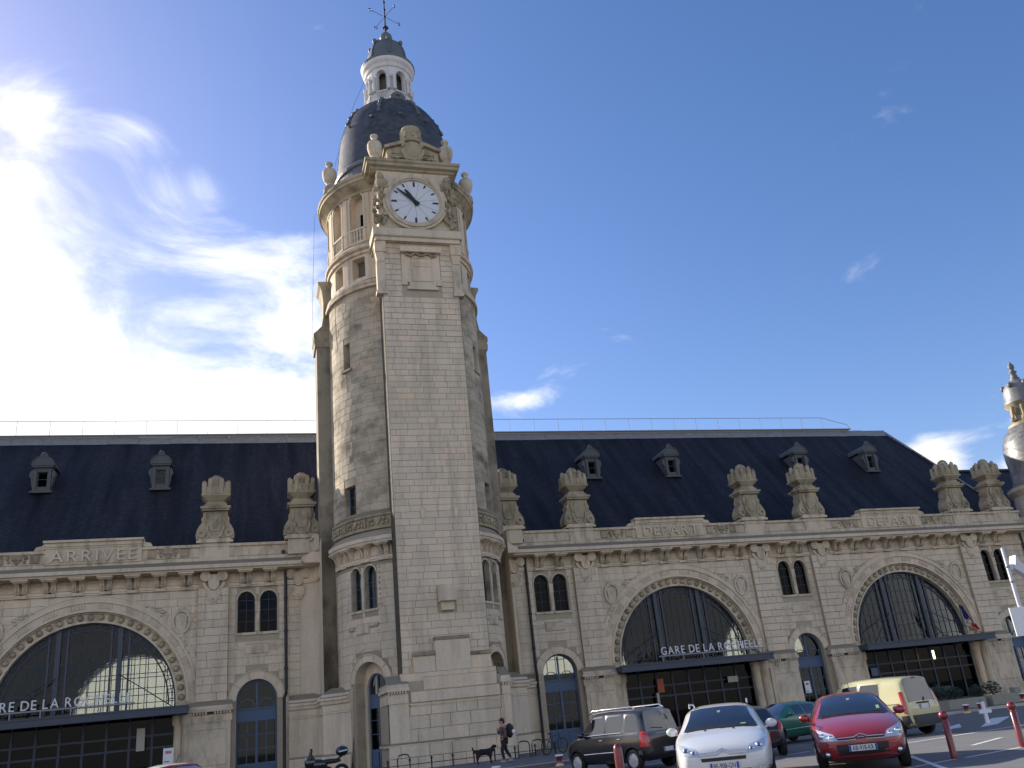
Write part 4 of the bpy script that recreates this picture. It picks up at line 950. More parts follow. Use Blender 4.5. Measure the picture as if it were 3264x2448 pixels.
for s in (-1, 1):   # corner pilasters with dentilled caps
    mb = MB(); xa, xb = (bx0 - 0.06, bx0 + 0.95) if s < 0 else (bx1 - 0.4, bx1 + 0.06)
    mb.box(xa + 0.06, xb - 0.03, by - 0.05, by + 0.3, 1.3, 3.0); mb.box(xa, xb, by - 0.1, AY - 3.2, 3.0, 3.08)
    mb.box(xa + 0.02, xb - 0.02, by - 0.06, AY - 3.2, 3.08, 3.42)
    for i in range(int((xb - xa) / 0.13)): mb.cbox(xa + 0.08 + i * 0.13, by - 0.1, 3.49, 0.075, 0.1, 0.11)
    mb.box(xa - 0.05, xb + 0.03, by - 0.17, AY - 3.2, 3.55, 3.7); mb.box(xa, xb, by - 0.1, AY - 3.2, 3.7, 3.86)
    mb.add([(xa, by - 0.1, 3.86), (xb, by - 0.1, 3.86), (xb, by + 0.5, 4.3), (xa, by + 0.5, 4.3)], [(0, 1, 2, 3)]); mb.build('base_pilaster', 'stone', TW)
# base band of the curved parts and of the piers beside them
for s in (-1, 1):
    pts = [(-7.0, -0.45), (-6.1, -0.5), (-5.62, -0.75), (-5.4, -1.3), (-5.4, -3.2)]
    for adeg in (-70, -66, -62): pts.append((AX + 4.75 * math.sin(rad(adeg)), AY - 4.75 * math.cos(rad(adeg))))
    if s > 0: pts = [(2 * AX - x, y) for x, y in reversed(pts)]
    mb = MB(); mb.sweep(pts, [(0.12, 0.0), (0.12, 1.0), (0.0, 1.1), (0.0, 3.0), (0.05, 3.0), (0.05, 3.08), (0.0, 3.1), (0.0, 3.4), (0.1, 3.46), (0.12, 3.6), (0.2, 3.64), (0.2, 3.76), (0.1, 3.82), (0.05, 3.95), (-0.45, 4.25)]); mb.build('base_band', 'stone', TW)
    mb = MB()
    for p, q in zip(pts, pts[1:]):
        p, q = Vector(p), Vector(q); L = (q - p).length; d = (q - p) / L; nn = Vector((d.y, -d.x)); k = int(L / 0.15)
        for i in range(k):
            c = p + d * (i + 0.5) * L / k + nn * 0.08; mb.cbox(c.x, c.y, 3.52, 0.07, 0.07, 0.11)
    mb.build('dentil_row', 'stone_carved', TW, kind='stuff')
    bs = [(*z, -0.45 + 0.0) for z in courses(-7.0, -6.15, 1.15, 3.0, 0.45, 0.9, [], rng)]
    lay(TW, [((2 * AX - b[1], 2 * AX - b[0]) if s > 0 else (b[0], b[1])) + b[2:] for b in bs], 0, 'stone', single=set(range(len(bs))), name='base_stone')

# belfry stage: belts, square openings, niches with balustrades, cornice
UR = 4.48
def abend(u, y, z):
    t = u / UR; r = UR - y; return (AX + r * math.sin(t), AY - r * math.cos(t), z)
def uu(deg): return rad(deg) * UR
NA = [-112.5, -90, -66, -43, 43, 66, 90, 112.5]
ops = [(uu(a), 0.46, 27.15, 28.5, False) for a in NA] + [(uu(a), 0.50, 30.6, 32.55, True) for a in NA]
mb = MB(); mb.panel(uu(-135), uu(135), 26.4, 33.3, ops, depth=0.55, step=0.3, mi_rev=0); mb.build('belfry_wall', 'stone', TW, fn=abend)
mb = MB(); mb.lathe([(UR, 26.4), (UR, 33.3)], AX, AY, 16, rad(135), rad(225)); mb.build('belfry_back', 'stone_drum', TW)
mb = MB(); mb.lathe([(UR - 0.55, 26.4), (UR - 0.55, 28.9)], AX, AY, 48, sm=True, cap=False); mb.build('opening_backs', 'dark_stone', TW)
mb = MB(); mb.lathe([(UR - 0.5, 29.0), (UR - 0.5, 33.3)], AX, AY, 48, sm=True, cap=False); mb.build('niche_backs', 'stone', TW)
def belt(prof, name='belt_course', mat='stone_carved', n=64):
    mb = MB(); mb.lathe(prof, AX, AY, n, sm=False, cap=False); return mb.build(name, mat, TW)
belt([(4.5, 26.2), (4.78, 26.25), (4.80, 26.42), (4.66, 26.48), (4.72, 26.56), (4.72, 26.72), (4.46, 26.95)])
belt([(4.46, 28.66), (4.60, 28.7), (4.62, 28.86), (4.54, 28.9), (4.72, 29.0), (4.74, 29.16), (4.70, 29.2), (4.52, 29.45)])
for a in NA:
    c = uu(a)
    mb = MB(); mb.ring(c, 32.55, 0.50, 0.62, -0.05, 0.05, n=16)
    for s in (-1, 1): mb.box(c + min(s * 0.5, s * 0.62), c + max(s * 0.5, s * 0.62), -0.04, 0.05, 30.5, 32.55)
    mb.box(c - 0.66, c + 0.66, -0.1, 0.1, 30.42, 30.55); mb.box(c - 0.64, c + 0.64, -0.08, 0.1, 29.5, 29.62)
    for s in (-1, 1): mb.box(c + min(s * 0.48, s * 0.62), c + max(s * 0.48, s * 0.62), -0.07, 0.1, 29.62, 30.42)
    nb = mb.build('niche_frame', 'stone', TW, fn=abend)
    mb = MB(); mb.box(c - 0.48, c + 0.48, 0.10, 0.14, 29.6, 30.44); mb.build('balustrade_back', 'dark_stone', nb, fn=abend)
    for k in range(4):
        x = c - 0.33 + k * 0.22; bmm = MB(); p = [(0.035, 29.62), (0.035, 29.72), (0.06, 29.86), (0.03, 30.05), (0.06, 30.2), (0.035, 30.32), (0.035, 30.42)]
        bmm.lathe(p, x, -0.0, 8, cap=False); bmm.build('baluster', 'stone_weathered', nb, fn=abend)
    if abs(a) < 100:
        mb = MB(); mb.box(c - 0.05, c + 0.42, 0.42, 0.5, 30.62, 31.75); mb.build('niche_window', 'glass_dark', nb, fn=abend)
        mb = MB(); mb.box(c + 0.0, c + 0.42, 0.38, 0.44, 31.72, 31.82); mb.box(c - 0.08, c - 0.0, 0.38, 0.44, 30.62, 31.82); mb.build('niche_window_frame', 'stone', nb, fn=abend)
    for s in (-1, 1):
        mb = MB(); x = c + s * 0.83; mb.box(x - 0.1, x + 0.1, -0.06, 0.05, 29.5, 32.9); mb.build('niche_pilaster', 'stone', TW, fn=abend)
belt([(4.46, 32.9), (4.56, 32.95), (4.58, 33.1), (4.72, 33.25), (4.98, 33.5), (5.05, 33.52), (5.05, 33.72), (5.12, 33.78), (5.14, 33.95), (4.7, 34.15), (4.2, 34.3)], 'tower_cornice', 'stone_weathered')
# clock panel
mb = MB(); cx, cy = FX - 0.05, FY - 0.1
mb.box(cx - 2.2, cx + 2.2, cy + 0.1, AY - 3.2, 29.0, 33.4); mb.build('clock_panel', 'stone', TW)
mb = MB(); mb.chamfer(cx - 2.62, cx + 2.62, cy - 0.35, AY - 3.4, 28.55, 29.12, 0.05); mb.box(cx - 2.5, cx + 2.5, cy - 0.22, AY - 3.4, 28.3, 28.55); mb.build('clock_ledge', 'stone', TW)
for s in (-1, 1):
    mb = MB(); x = cx + s * 2.22
    mb.box(x - 0.32, x + 0.32, cy - 0.12, cy + 0.4, 27.6, 28.3); mb.prism([(x - 0.3, 27.6), (x - 0.2, 27.0), (x + 0.2, 27.0), (x + 0.3, 27.6)], cy - 0.06, cy + 0.4); mb.box(x - 0.24, x + 0.24, cy - 0.02, cy + 0.4, 25.1, 27.0); mb.box(x - 0.3, x + 0.3, cy - 0.08, cy + 0.4, 24.9, 25.1)
    mb.build('clock_console', 'stone_carved', TW)
cz = 31.12
mb = MB(); k = 48
mb.ring(cx, cz, 1.50, 1.60, cy - 0.16, cy + 0.12, 0, 2 * PI, k); mb.ring(cx, cz, 1.60, 1.78, cy - 0.22, cy + 0.12, 0, 2 * PI, k); mb.ring(cx, cz, 1.78, 1.95, cy - 0.14, cy + 0.12, 0, 2 * PI, k); mb.build('clock_surround', 'stone_carved', TW)
mb = MB(); mb.ring(cx, cz, 0.0, 1.51, cy - 0.04, cy + 0.1, 0, 2 * PI, k); face = mb.build('clock_face', 'dial', TW)
for i in range(12):
    a = PI / 2 - 2 * PI * i / 12; r0, r1, w = (1.08, 1.42, 0.055) if i % 3 == 0 else (1.17, 1.40, 0.045)
    mb = MB(); mb.prism([(cx + r * math.cos(a) - q * w * math.sin(a), cz + r * math.sin(a) + q * w * math.cos(a)) for r, q in ((r0, 1), (r0, -1), (r1, -1), (r1, 1))], cy - 0.06, cy - 0.041); mb.build('hour_marker', 'hand', face)
for i in range(11):   # seams of the dial segments
    a = 0.2 + 2 * PI * i / 11; mb = MB(); mb.prism([(cx + r * math.cos(a) - q * 0.008 * math.sin(a), cz + r * math.sin(a) + q * 0.008 * math.cos(a)) for r, q in ((0.2, 1), (0.2, -1), (1.4, -1), (1.4, 1))], cy - 0.045, cy - 0.041); mb.build('dial_seam', 'rail', face)
for nm, deg, ln, w0, w1, yy in (('hour_hand', 326, 1.0, 0.11, 0.09, 0.12), ('minute_hand', 309, 1.36, 0.09, 0.05, 0.16)):
    a = PI / 2 - rad(deg); mb = MB()
    mb.prism([(cx + r * math.cos(a) - q * math.sin(a), cz + r * math.sin(a) + q * math.cos(a)) for r, q in ((-0.28, w0 * 1.3), (-0.28, -w0 * 1.3), (0.1, -w0), (ln * 0.75, -w1), (ln, -w1 * 0.5), (ln, w1 * 0.5), (ln * 0.75, w1), (0.1, w0))], cy - yy, cy - yy + 0.03); mb.build(nm, 'hand', face)
mb = MB(); mb.ring(cx, cz, 0, 0.1, cy - 0.18, cy, 0, 2 * PI, 12); mb.build('clock_hub', 'hand', face)
# carved figures and foliage either side of the dial
rc = random.Random(21)
for s in (-1, 1):
    mb = MB(); x = cx + s * 2.05
    mb.ball((x, cy - 0.12, 32.75), 0.24, 0.2, 0.27, 10, 8); mb.ball((x - s * 0.1, cy - 0.08, 32.3), 0.36, 0.22, 0.34, 10, 8); mb.ball((x - s * 0.35, cy - 0.06, 32.05), 0.3, 0.16, 0.14, 8, 6)
    for k in range(34):
        z = 29.5 + rc.random() * 2.7; w = 0.42 * (1 - abs(z - 30.6) / 4); xx = x + rc.uniform(-w, w) + s * 0.08
        mb.ball((xx, cy - 0.02 - rc.random() * 0.1, z), rc.uniform(0.08, 0.2), rc.uniform(0.08, 0.14), rc.uniform(0.1, 0.26), 7, 5)
    mb.build('carved_figure', 'stone_weathered', TW)
# plaque under the clock
mb = MB(); x = FX + 0.05; y = FY - 0.05
mb.box(x - 1.12, x + 1.12, y - 0.02, y + 0.2, 25.75, 27.6); mb.box(x - 1.2, x + 1.2, y - 0.3, y + 0.2, 27.62, 27.95); mb.box(x - 0.85, x + 0.95, y - 0.12, y + 0.2, 25.25, 25.42); mb.box(x - 0.72, x + 0.82, y - 0.08, y + 0.2, 25.42, 25.75)
for s in (-1, 1): mb.box(x + s * 1.0 - 0.16, x + s * 1.0 + 0.16, y - 0.06, y + 0.2, 25.55, 25.9)
for a, b, c2, d2 in ((-0.56, -0.5, 25.85, 27.35), (0.62, 0.68, 25.85, 27.35), (-0.56, 0.68, 27.3, 27.36), (-0.56, 0.68, 25.8, 25.86)): mb.box(x + a, x + b, y - 0.06, y + 0.1, c2, d2)
mb.chamfer(x - 0.4, x + 0.52, y - 0.05, y + 0.1, 26.75, 27.05, 0.02)
pq = mb.build('plaque', 'stone', TW)
mb = MB()
for k in range(15): mb.ball((x - 0.8 + k * 0.12, y - 0.12, 27.52 - 0.08 * math.sin(k * 1.1)), 0.09, 0.08, 0.08, 7, 5)
mb.build('plaque_garland', 'stone_weathered', pq)
# upper cornice over the clock and the broken pediment with crowned shield
mb = MB(); mb.sweep([(cx - 2.45, AY - 3.6), (cx - 2.45, cy + 0.1), (cx + 2.45, cy + 0.1), (cx + 2.45, AY - 3.6)], [(0, 33.3), (0.1, 33.34), (0.16, 33.45), (0.34, 33.52), (0.36, 33.7), (0.44, 33.76), (0.46, 33.92), (0.0, 34.1)]); mb.box(cx - 2.45, cx + 2.45, cy + 0.12, AY - 3.4, 33.25, 34.08); mb.build('clock_cornice', 'stone_weathered', TW)
mb = MB(); x = cx + 0.1; y = cy + 0.2
mb.box(x - 1.55, x + 1.55, y, y + 0.8, 34.05, 34.95)
for s in (-1, 1):
    mb.prism([(x + s * 1.75, 34.92), (x + s * 1.75, 35.12), (x + s * 0.55, 35.62), (x + s * 0.55, 35.36)][::(1 if s < 0 else -1)], y - 0.25, y + 0.8); mb.prism([(x + s * 1.62, 34.7), (x + s * 1.62, 34.92), (x + s * 0.5, 35.36), (x + s * 0.5, 34.7)][::(1 if s < 0 else -1)], y - 0.05, y + 0.8)
    mb.box(x + s * 1.45 - 0.14, x + s * 1.45 + 0.14, y - 0.12, y + 0.3, 34.05, 34.8)
ped = mb.build('pediment', 'stone_weathered', TW)
mb = MB(); mb.ball((x, y - 0.1, 34.95), 0.62, 0.22, 0.72, 14, 10); mb.ring(x, 34.9, 0.55, 0.72, y - 0.22, y + 0.1, PI * 0.95, PI * 2.05, 18)
for s in (-1, 1):
    mb.ball((x + s * 0.55, y - 0.12, 35.35), 0.2, 0.15, 0.22, 8, 6)
    for k in range(7): mb.ball((x + s * (0.75 + k * 0.1), y - 0.1, 34.42 + 0.08 * math.sin(k * 2)), 0.13, 0.09, 0.1, 7, 5)
    for k in range(6): mb.ball((x + s * (0.35 + 0.08 * k), y - 0.2, 34.2 + 0.05 * k), 0.08, 0.06, 0.06, 6, 5)
mb.build('shield', 'stone_weathered', ped)
mb = MB(); mb.lathe([(0.52, 35.6), (0.62, 35.7), (0.58, 35.8), (0.6, 36.25), (0.68, 36.4), (0.62, 36.62), (0.5, 36.72), (0.0, 36.74)], x, y + 0.2, 16)
for k in range(8): a = 2 * PI * k / 8; mb.cbox(x + 0.6 * math.sin(a), y + 0.2 - 0.6 * math.cos(a), 36.05, 0.12, 0.12, 0.4)
mb.build('crown', 'stone_weathered', ped)
def vase():
    mb = MB(); mb.lathe([(0.26, 34.0), (0.26, 34.12), (0.18, 34.2), (0.24, 34.35), (0.34, 34.45), (0.36, 34.5), (0.43, 34.75), (0.46, 35.0), (0.44, 35.1), (0.46, 35.16), (0.4, 35.3), (0.2, 35.45), (0.15, 35.55), (0.15, 35.68), (0.24, 35.74), (0.24, 35.86), (0.12, 35.96), (0, 35.98)], 0, 0, 18); return mb.build('stone_vase', 'stone_carved', TW)
v0 = vase(); v0.location = (cx - 2.2, cy + 0.25, 0.05)
copy_part(v0, (cx + 2.2, cy + 0.25, 0.05))
for a in (-69, 69, -120, 120):
    copy_part(v0, (AX + 4.8 * math.sin(rad(a)), AY - 4.8 * math.cos(rad(a)), 0.42)); mb = MB(); mb.lathe([(0.4, 33.95), (0.4, 34.3), (0.33, 34.45)], AX + 4.8 * math.sin(rad(a)), AY - 4.8 * math.cos(rad(a)), 12); mb.build('vase_plinth', 'stone_weathered', TW)
# dome: rows of slates, skirt, hip ribs
mb = MB()
dp = [(4.15, 34.2), (4.02, 34.8), (3.93, 35.5), (3.88, 36.2), (3.83, 36.6), (3.72, 37.5), (3.63, 38.3), (3.55, 39.1), (3.38, 39.8), (3.17, 40.4), (2.88, 40.9), (2.58, 41.3), (2.2, 41.6), (1.76, 41.85)]
def dome_r(z):
    for (r0, z0), (r1, z1) in zip(dp, dp[1:]):
        if z0 <= z <= z1: return r0 + (r1 - r0) * (z - z0) / (z1 - z0)
    return dp[-1][0]
mb.lathe([(r - 0.01, z) for r, z in dp], AX, AY, 56, sm=True); dome = mb.build('dome', 'dome_slate', TW)
def slates(name, radius, z0, z1, step, width, cx, cy, mat, parent, seed):
    mb = MB(); rr = random.Random(seed); z = z0; row = 0
    while z < z1 - 0.02:
        za, zb = z, min(z1, z + step * 1.15); ra, rb = radius(za) + 0.024, radius(zb) + 0.006; n = int(2 * PI * ra / width)
        for i in range(n):
            a0 = 2 * PI * (i + 0.5 * (row % 2)) / n; a1 = a0 + 2 * PI / n * 0.965; j = rr.uniform(-0.004, 0.006)
            mb.add([(cx + (ra + j) * math.sin(a0), cy - (ra + j) * math.cos(a0), za), (cx + (ra + j) * math.sin(a1), cy - (ra + j) * math.cos(a1), za + rr.uniform(-0.01, 0.01)), (cx + rb * math.sin(a1), cy - rb * math.cos(a1), zb), (cx + rb * math.sin(a0), cy - rb * math.cos(a0), zb)], [(0, 1, 2, 3)])
        z += step; row += 1
    return mb.build(name, mat, parent, kind='stuff')
slates('dome_slates', dome_r, 35.9, 41.8, 0.17, 0.26, AX, AY, 'dome_slate', dome, 5)

mb = MB(); mb.lathe([(4.3, 34.2), (4.12, 34.6), (3.98, 35.1), (3.92, 35.5), (4.02, 35.56), (4.04, 35.75), (3.94, 35.9)], AX, AY, 56, sm=False); mb.build('dome_skirt', 'lead', dome)
for k in range(8):
    a = rad(22.5 + 45 * k); mb = MB(); pts = []
    for r, z in dp[8:]: pts.append((AX + (r + 0.05) * math.sin(a), AY - (r + 0.05) * math.cos(a), z))
    mb.tube(pts, 0.09, 6)
    for p in pts[::1]: mb.ball(p, 0.14, 0.14, 0.16, 7, 5)
    mb.build('dome_rib', 'lead', dome)
for k in range(6):
    a = rad(-60 + 30 * k); mb = MB(); mb.ball((AX + dome_r(39.3) * math.sin(a) * 1.03, AY - dome_r(39.3) * math.cos(a) * 1.03, 39.3), 0.1); mb.build('dome_hook', 'lead', dome)
mb = MB(); a = rad(4); px_, py_ = AX + 2.2 * math.sin(a), AY - 2.2 * math.cos(a)   # small lead dormer under the lantern
mb.prism([(px_ - 0.5, 41.35), (px_ + 0.5, 41.35), (px_ + 0.5, 41.8), (px_ + 0.25, 42.1), (px_, 42.2), (px_ - 0.25, 42.1), (px_ - 0.5, 41.8)], py_ - 0.12, py_ + 1.2); mb.ring(px_, 41.72, 0.16, 0.28, py_ - 0.2, py_, 0, 2 * PI, 14); mb.build('dome_lucarne', 'lead', dome)
# lantern
LA = MB(); LA.lathe([(1.85, 41.7), (1.85, 41.95), (1.70, 42.0), (1.68, 42.25)], AX, AY, 48, sm=False); lan = LA.build('lantern', 'white_stone', TW)
LR = 1.55
def lb(u, y, z):
    t = u / LR; r = LR - y; return (AX + r * math.sin(t), AY - r * math.cos(t), z)
LO = [rad(-28.5 + 360 / 7 * (k - 3)) for k in range(7)]
ops = [(a * LR, 0.335, 42.95, 44.33, True) for a in LO]
u0_, u1_ = (LO[0] - PI / 7) * LR, (LO[6] + PI / 7) * LR
mb = MB(); mb.panel(u0_, u1_, 42.0, 45.1, ops, depth=0.3, step=0.15); mb.build('lantern_wall', 'white_stone', lan, fn=lb)
for a0 in LO:
    for s in (-1, 1):
        a = a0 + PI / 7 + s * 0.115; mb = MB(); mb.lathe([(0.12, 42.95), (0.14, 43.0), (0.11, 43.08), (0.095, 43.95), (0.15, 44.06), (0.15, 44.18)], AX + 1.66 * math.sin(a), AY - 1.66 * math.cos(a), 10); mb.build('column', 'white_stone', lan)
    mb = MB(); u = a0 * LR
    mb.ring(u, 44.33, 0.335, 0.43, -0.06, 0.05, n=12)
    for i in range(6): mb.box(u - 0.32 + i * 0.128 - 0.02, u - 0.32 + i * 0.128 + 0.02, -0.08, -0.03, 42.32, 42.84)
    mb.box(u - 0.40, u + 0.40, -0.1, 0, 42.84, 42.95); mb.build('lantern_balustrade', 'white_stone', lan, fn=lb)
mb = MB(); mb.lathe([(1.55, 44.95), (1.64, 45.0), (1.70, 45.25), (1.82, 45.4), (1.86, 45.55), (1.86, 45.72)], AX, AY, 48, sm=False); mb.build('lantern_cornice', 'white_stone', lan)
mb = MB(); mb.lathe([(0.9, 42.3), (0.9, 44.9)], AX, AY, 16); mb.build('lantern_core', 'dark_stone', lan)
mb = MB(); mb.lathe([(1.88, 45.68), (1.92, 45.82), (1.78, 45.95), (1.60, 46.05), (1.58, 46.2), (1.50, 46.3), (1.46, 46.5), (1.40, 46.9), (1.30, 47.25), (1.14, 47.7), (0.95, 48.0), (0.66, 48.25), (0.5, 48.35)], AX, AY, 48, sm=False); cap = mb.build('lantern_cap', 'lead', TW)
for k in range(7):
    a = LO[k] + PI / 7; mb = MB(); mb.tube([(AX + r * math.sin(a), AY - r * math.cos(a), z) for r, z in ((1.54, 46.25), (1.43, 46.9), (1.32, 47.3), (1.15, 47.75), (0.8, 48.2))], 0.07, 6)
    mb.ball((AX + 1.18 * math.sin(a), AY - 1.18 * math.cos(a), 47.85), 0.16, 0.16, 0.22, 8, 6); mb.build('cap_rib', 'lead', cap)
mb = MB(); mb.lathe([(0.6, 48.25), (0.42, 48.4), (0.32, 48.46), (0.40, 48.6), (0.46, 48.85), (0.42, 49.05), (0.30, 49.22), (0.12, 49.32), (0.08, 49.5)], AX, AY, 20); mb.build('cap_finial', 'lead', cap)
mb = MB(); mb.tube([(AX, AY, 49.3), (AX, AY, 50.6), (AX, AY, 53.8)], 0.07, 8, r2=0.03)
for z in (49.75, 50.9, 51.6, 52.3): mb.ball((AX, AY, z), 0.1, 0.1, 0.08, 8, 6)
for k in range(6): a = PI * k / 3; mb.ball((AX + 0.16 * math.cos(a), AY + 0.16 * math.sin(a), 49.85), 0.09, 0.09, 0.06, 6, 5)
vane = mb.build('weather_vane', 'iron', TW)
for ang, lt in ((25, 'E'), (205, 'O'), (115, 'N'), (295, 'S')):
    a = rad(ang); mb = MB(); mb.tube([(AX, AY, 50.9), (AX + 1.15 * math.cos(a), AY + 1.15 * math.sin(a), 50.9)], 0.018, 5); mb.build('vane_arm', 'iron', vane)
    text(lt, 0.42, 0.03, (AX + 1.25 * math.cos(a), AY + 1.25 * math.sin(a), 50.75), 'iron', vane, 'vane_letter', rotz=0)
mb = MB(); mb.tube([(AX - 1.2, AY, 46.2), (AX - 2.6, AY - 0.3, 42.2), (AX - 3.95, AY - 0.2, 37.4), (AX - 4.1, AY - 0.2, 35.0)], 0.012, 4); mb.tube([(AX - 5.2, AY, 33.6), (AX - 5.35, AY, 33.3), (AX - 5.55, AY, 27.5), (AX - 5.6, AY, 24.5)], 0.014, 4); mb.build('lightning_cable', 'iron', TW)

# ------------------------------------------------------------------ domed turret at the far corner of the station
TU = thing('corner_turret', 'small round corner turret with bulbous slate dome at the right edge', 'turret')
TX, TY = 49.75, 0.0
TK = 0.69
def interp_r(tab, z):
    for (r0, z0), (r1, z1) in zip(tab, tab[1:]):
        if z <= z1: return r0 + (r1 - r0) * max(0, (z - z0) / (z1 - z0))
    return tab[-1][0]
def tl(name, prof, mat, n=40, sm=True, parent=TU):
    mb = MB(); mb.lathe([(r * TK, z) for r, z in prof], TX, TY, n, sm=sm); return mb.build(name, mat, parent)
tl('turret_wall', [(3.9, 0), (3.9, 14.0)], 'stone')
tl('turret_cornice', [(3.9, 10.9), (4.1, 11.0), (4.8, 11.2), (4.85, 11.45), (4.2, 11.8), (3.9, 11.9)], 'stone', sm=False)
tl('turret_upper_cornice', [(3.9, 13.9), (4.2, 14.2), (4.3, 14.3), (4.3, 14.55), (3.7, 14.8)], 'stone', sm=False)
tdp = [(3.6, 14.8), (3.4, 15.6), (3.42, 16.3), (3.5, 17.0), (3.48, 17.6), (3.3, 18.2), (2.95, 18.8), (2.45, 19.2), (2.1, 19.45)]
prof = []
for (r0, z0), (r1, z1) in zip(tdp, tdp[1:]):
    k = 4
    for i in range(k): t0, t1 = i / k, (i + 1) / k; prof += [(r0 + (r1 - r0) * t0 + 0.03, z0 + (z1 - z0) * t0), (r0 + (r1 - r0) * t1, z0 + (z1 - z0) * t1)]
M['turret_slate'] = piece_mat('turret_slate', (0.16, 0.155, 0.145), 0.45, 0.3, 0.3)
td = tl('turret_dome', [(r - 0.02, z) for r, z in tdp], 'turret_slate')
def tdome_r(z):
    return interp_r(tdp, z) * TK
slates('turret_slates', tdome_r, 14.85, 19.4, 0.16, 0.26, TX, TY, 'turret_slate', td, 9)
tl('turret_lantern', [(2.2, 19.4), (2.2, 19.6), (1.8, 19.75), (1.6, 19.9), (1.55, 20.1), (1.55, 21.0), (1.9, 21.15), (1.95, 21.35)], 'stone_weathered')
for k in range(6):
    a = rad(-75 + 40 * k); mb = MB(); mb.ball((TX + 1.56 * TK * math.sin(a), TY - 1.56 * TK * math.cos(a), 20.55), 0.3, 0.1, 0.32, 12, 8); mb.build('turret_opening', 'dark_stone', TU)
    a = rad(-95 + 40 * k); mb = MB(); mb.tube([(TX + 1.9 * TK * math.sin(a), TY - 1.9 * TK * math.cos(a), 19.9), (TX + 1.65 * TK * math.sin(a), TY - 1.65 * TK * math.cos(a), 21.0)], 0.12, 6); mb.ball((TX + 1.95 * TK * math.sin(a), TY - 1.95 * TK * math.cos(a), 19.95), 0.2); mb.build('turret_scroll', 'stone_weathered', TU)
tl('turret_cap', [(1.98, 21.3), (1.9, 21.5), (1.75, 21.7), (1.7, 22.2), (1.5, 22.7), (1.1, 23.05), (0.7, 23.2)], 'turret_slate')
for k in range(6): a = rad(-75 + 60 * k); mb = MB(); mb.ball((TX + 1.5 * TK * math.sin(a), TY - 1.5 * TK * math.cos(a), 22.75), 0.2, 0.2, 0.25, 8, 6); mb.build('cap_boss', 'lead', TU)
tl('turret_finial', [(0.7, 23.15), (0.5, 23.3), (0.55, 23.4), (0.35, 23.55), (0.4, 23.65), (0.28, 23.8), (0.45, 23.9), (0.42, 24.0), (0.2, 24.1), (0.32, 24.25), (0.36, 24.4), (0.3, 24.6), (0.1, 24.72), (0.16, 24.8), (0.0, 24.86)], 'lead', n=18)
for k in range(3):
    a = rad(-38 + 38 * k); ux_, uy_ = TX + 3.92 * TK * math.sin(a), TY - 3.92 * TK * math.cos(a)
    mb = MB(); mb.ring(0, 12.75, 0.75, 1.05, -0.25, 0.1, 0, 2 * PI, 24); o = mb.build('oval_window_surround', 'stone_carved', TU); o.location = (ux_, uy_, 0); o.rotation_euler = (0, 0, a)
    mb = MB(); mb.ring(0, 12.75, 0, 0.76, -0.05, 0.05, 0, 2 * PI, 24); g = mb.build('pane', 'glass_dark', o)
    mb = MB()
    for q in range(9): mb.ball(((q - 4) * 0.22, -0.05, 14.75 + 0.5 * math.cos((q - 4) * 0.45)), 0.2, 0.2, 0.22, 7, 5)
    mb.box(-0.9, 0.9, -0.2, 0.3, 14.5, 15.0); mb.box(-0.3, 0.3, -0.3, 0.3, 14.3, 15.5); o = mb.build('turret_carving', 'stone_weathered', TU); o.location = (TX + 3.7 * TK * math.sin(a), TY - 3.7 * TK * math.cos(a), 0); o.rotation_euler = (0, 0, a)

# ------------------------------------------------------------------ vehicles
def paint(name, col, rough=0.32, flake=0.0):
    m, nt, N, L, P = new_mat(name); P.inputs['Base Color'].default_value = (*col, 1); P.inputs['Roughness'].default_value = rough; P.inputs['Coat Weight'].default_value = 1.0; P.inputs['Coat Roughness'].default_value = 0.03; P.inputs['Metallic'].default_value = flake
    g = N.new('ShaderNodeNewGeometry'); t = N.new('ShaderNodeTexNoise'); t.inputs['Scale'].default_value = 7; t.inputs['Detail'].default_value = 5; L.new(g.outputs['Position'], t.inputs['Vector'])
    r = N.new('ShaderNodeMapRange'); r.inputs[3].default_value = 0.02; r.inputs[4].default_value = 0.16; L.new(t.outputs[0], r.inputs[0]); L.new(r.outputs[0], P.inputs['Coat Roughness'])
    return m
M['p_white'] = paint('white_car_paint', (0.72, 0.72, 0.70)); M['p_red'] = paint('red_car_paint', (0.30, 0.022, 0.028)); M['p_black'] = paint('black_car_paint', (0.010, 0.010, 0.013))
M['p_cream'] = paint('yellow_cream_car_paint', (0.58, 0.53, 0.27)); M['p_green'] = paint('green_car_paint', (0.02, 0.16, 0.095)); M['p_navy'] = paint('dark_blue_black_car_paint', (0.011, 0.012, 0.016))
M['tyre'] = plain('tyre_rubber', (0.014, 0.014, 0.014), 0.85); M['alloy'] = plain('alloy_wheel', (0.55, 0.56, 0.57), 0.35, metal=0.6); M['hubcap'] = plain('silver_hubcap', (0.50, 0.51, 0.52), 0.4, metal=0.4)
M['plastic'] = plain('black_plastic', (0.018, 0.018, 0.02), 0.55); M['chrome'] = plain('chrome', (0.75, 0.75, 0.76), 0.12, metal=1.0)
M['bumper_grey'] = plain('grey_bumper_plastic', (0.06, 0.06, 0.065), 0.7); M['wheel_well'] = plain('wheel_well', (0.006, 0.006, 0.006), 0.9)
M['car_glass'] = plain('car_window_glass', (0.012, 0.015, 0.02), 0.03, coat=1.0, spec=0.8); M['seat_cloth'] = plain('seat_cloth', (0.03, 0.03, 0.033), 0.9)
M['lens'] = plain('headlight_lens', (0.48, 0.53, 0.60), 0.08, coat=1.0, var=0.35, scale=22); M['reflector'] = plain('headlight_reflector', (0.70, 0.72, 0.76), 0.12, metal=0.9)
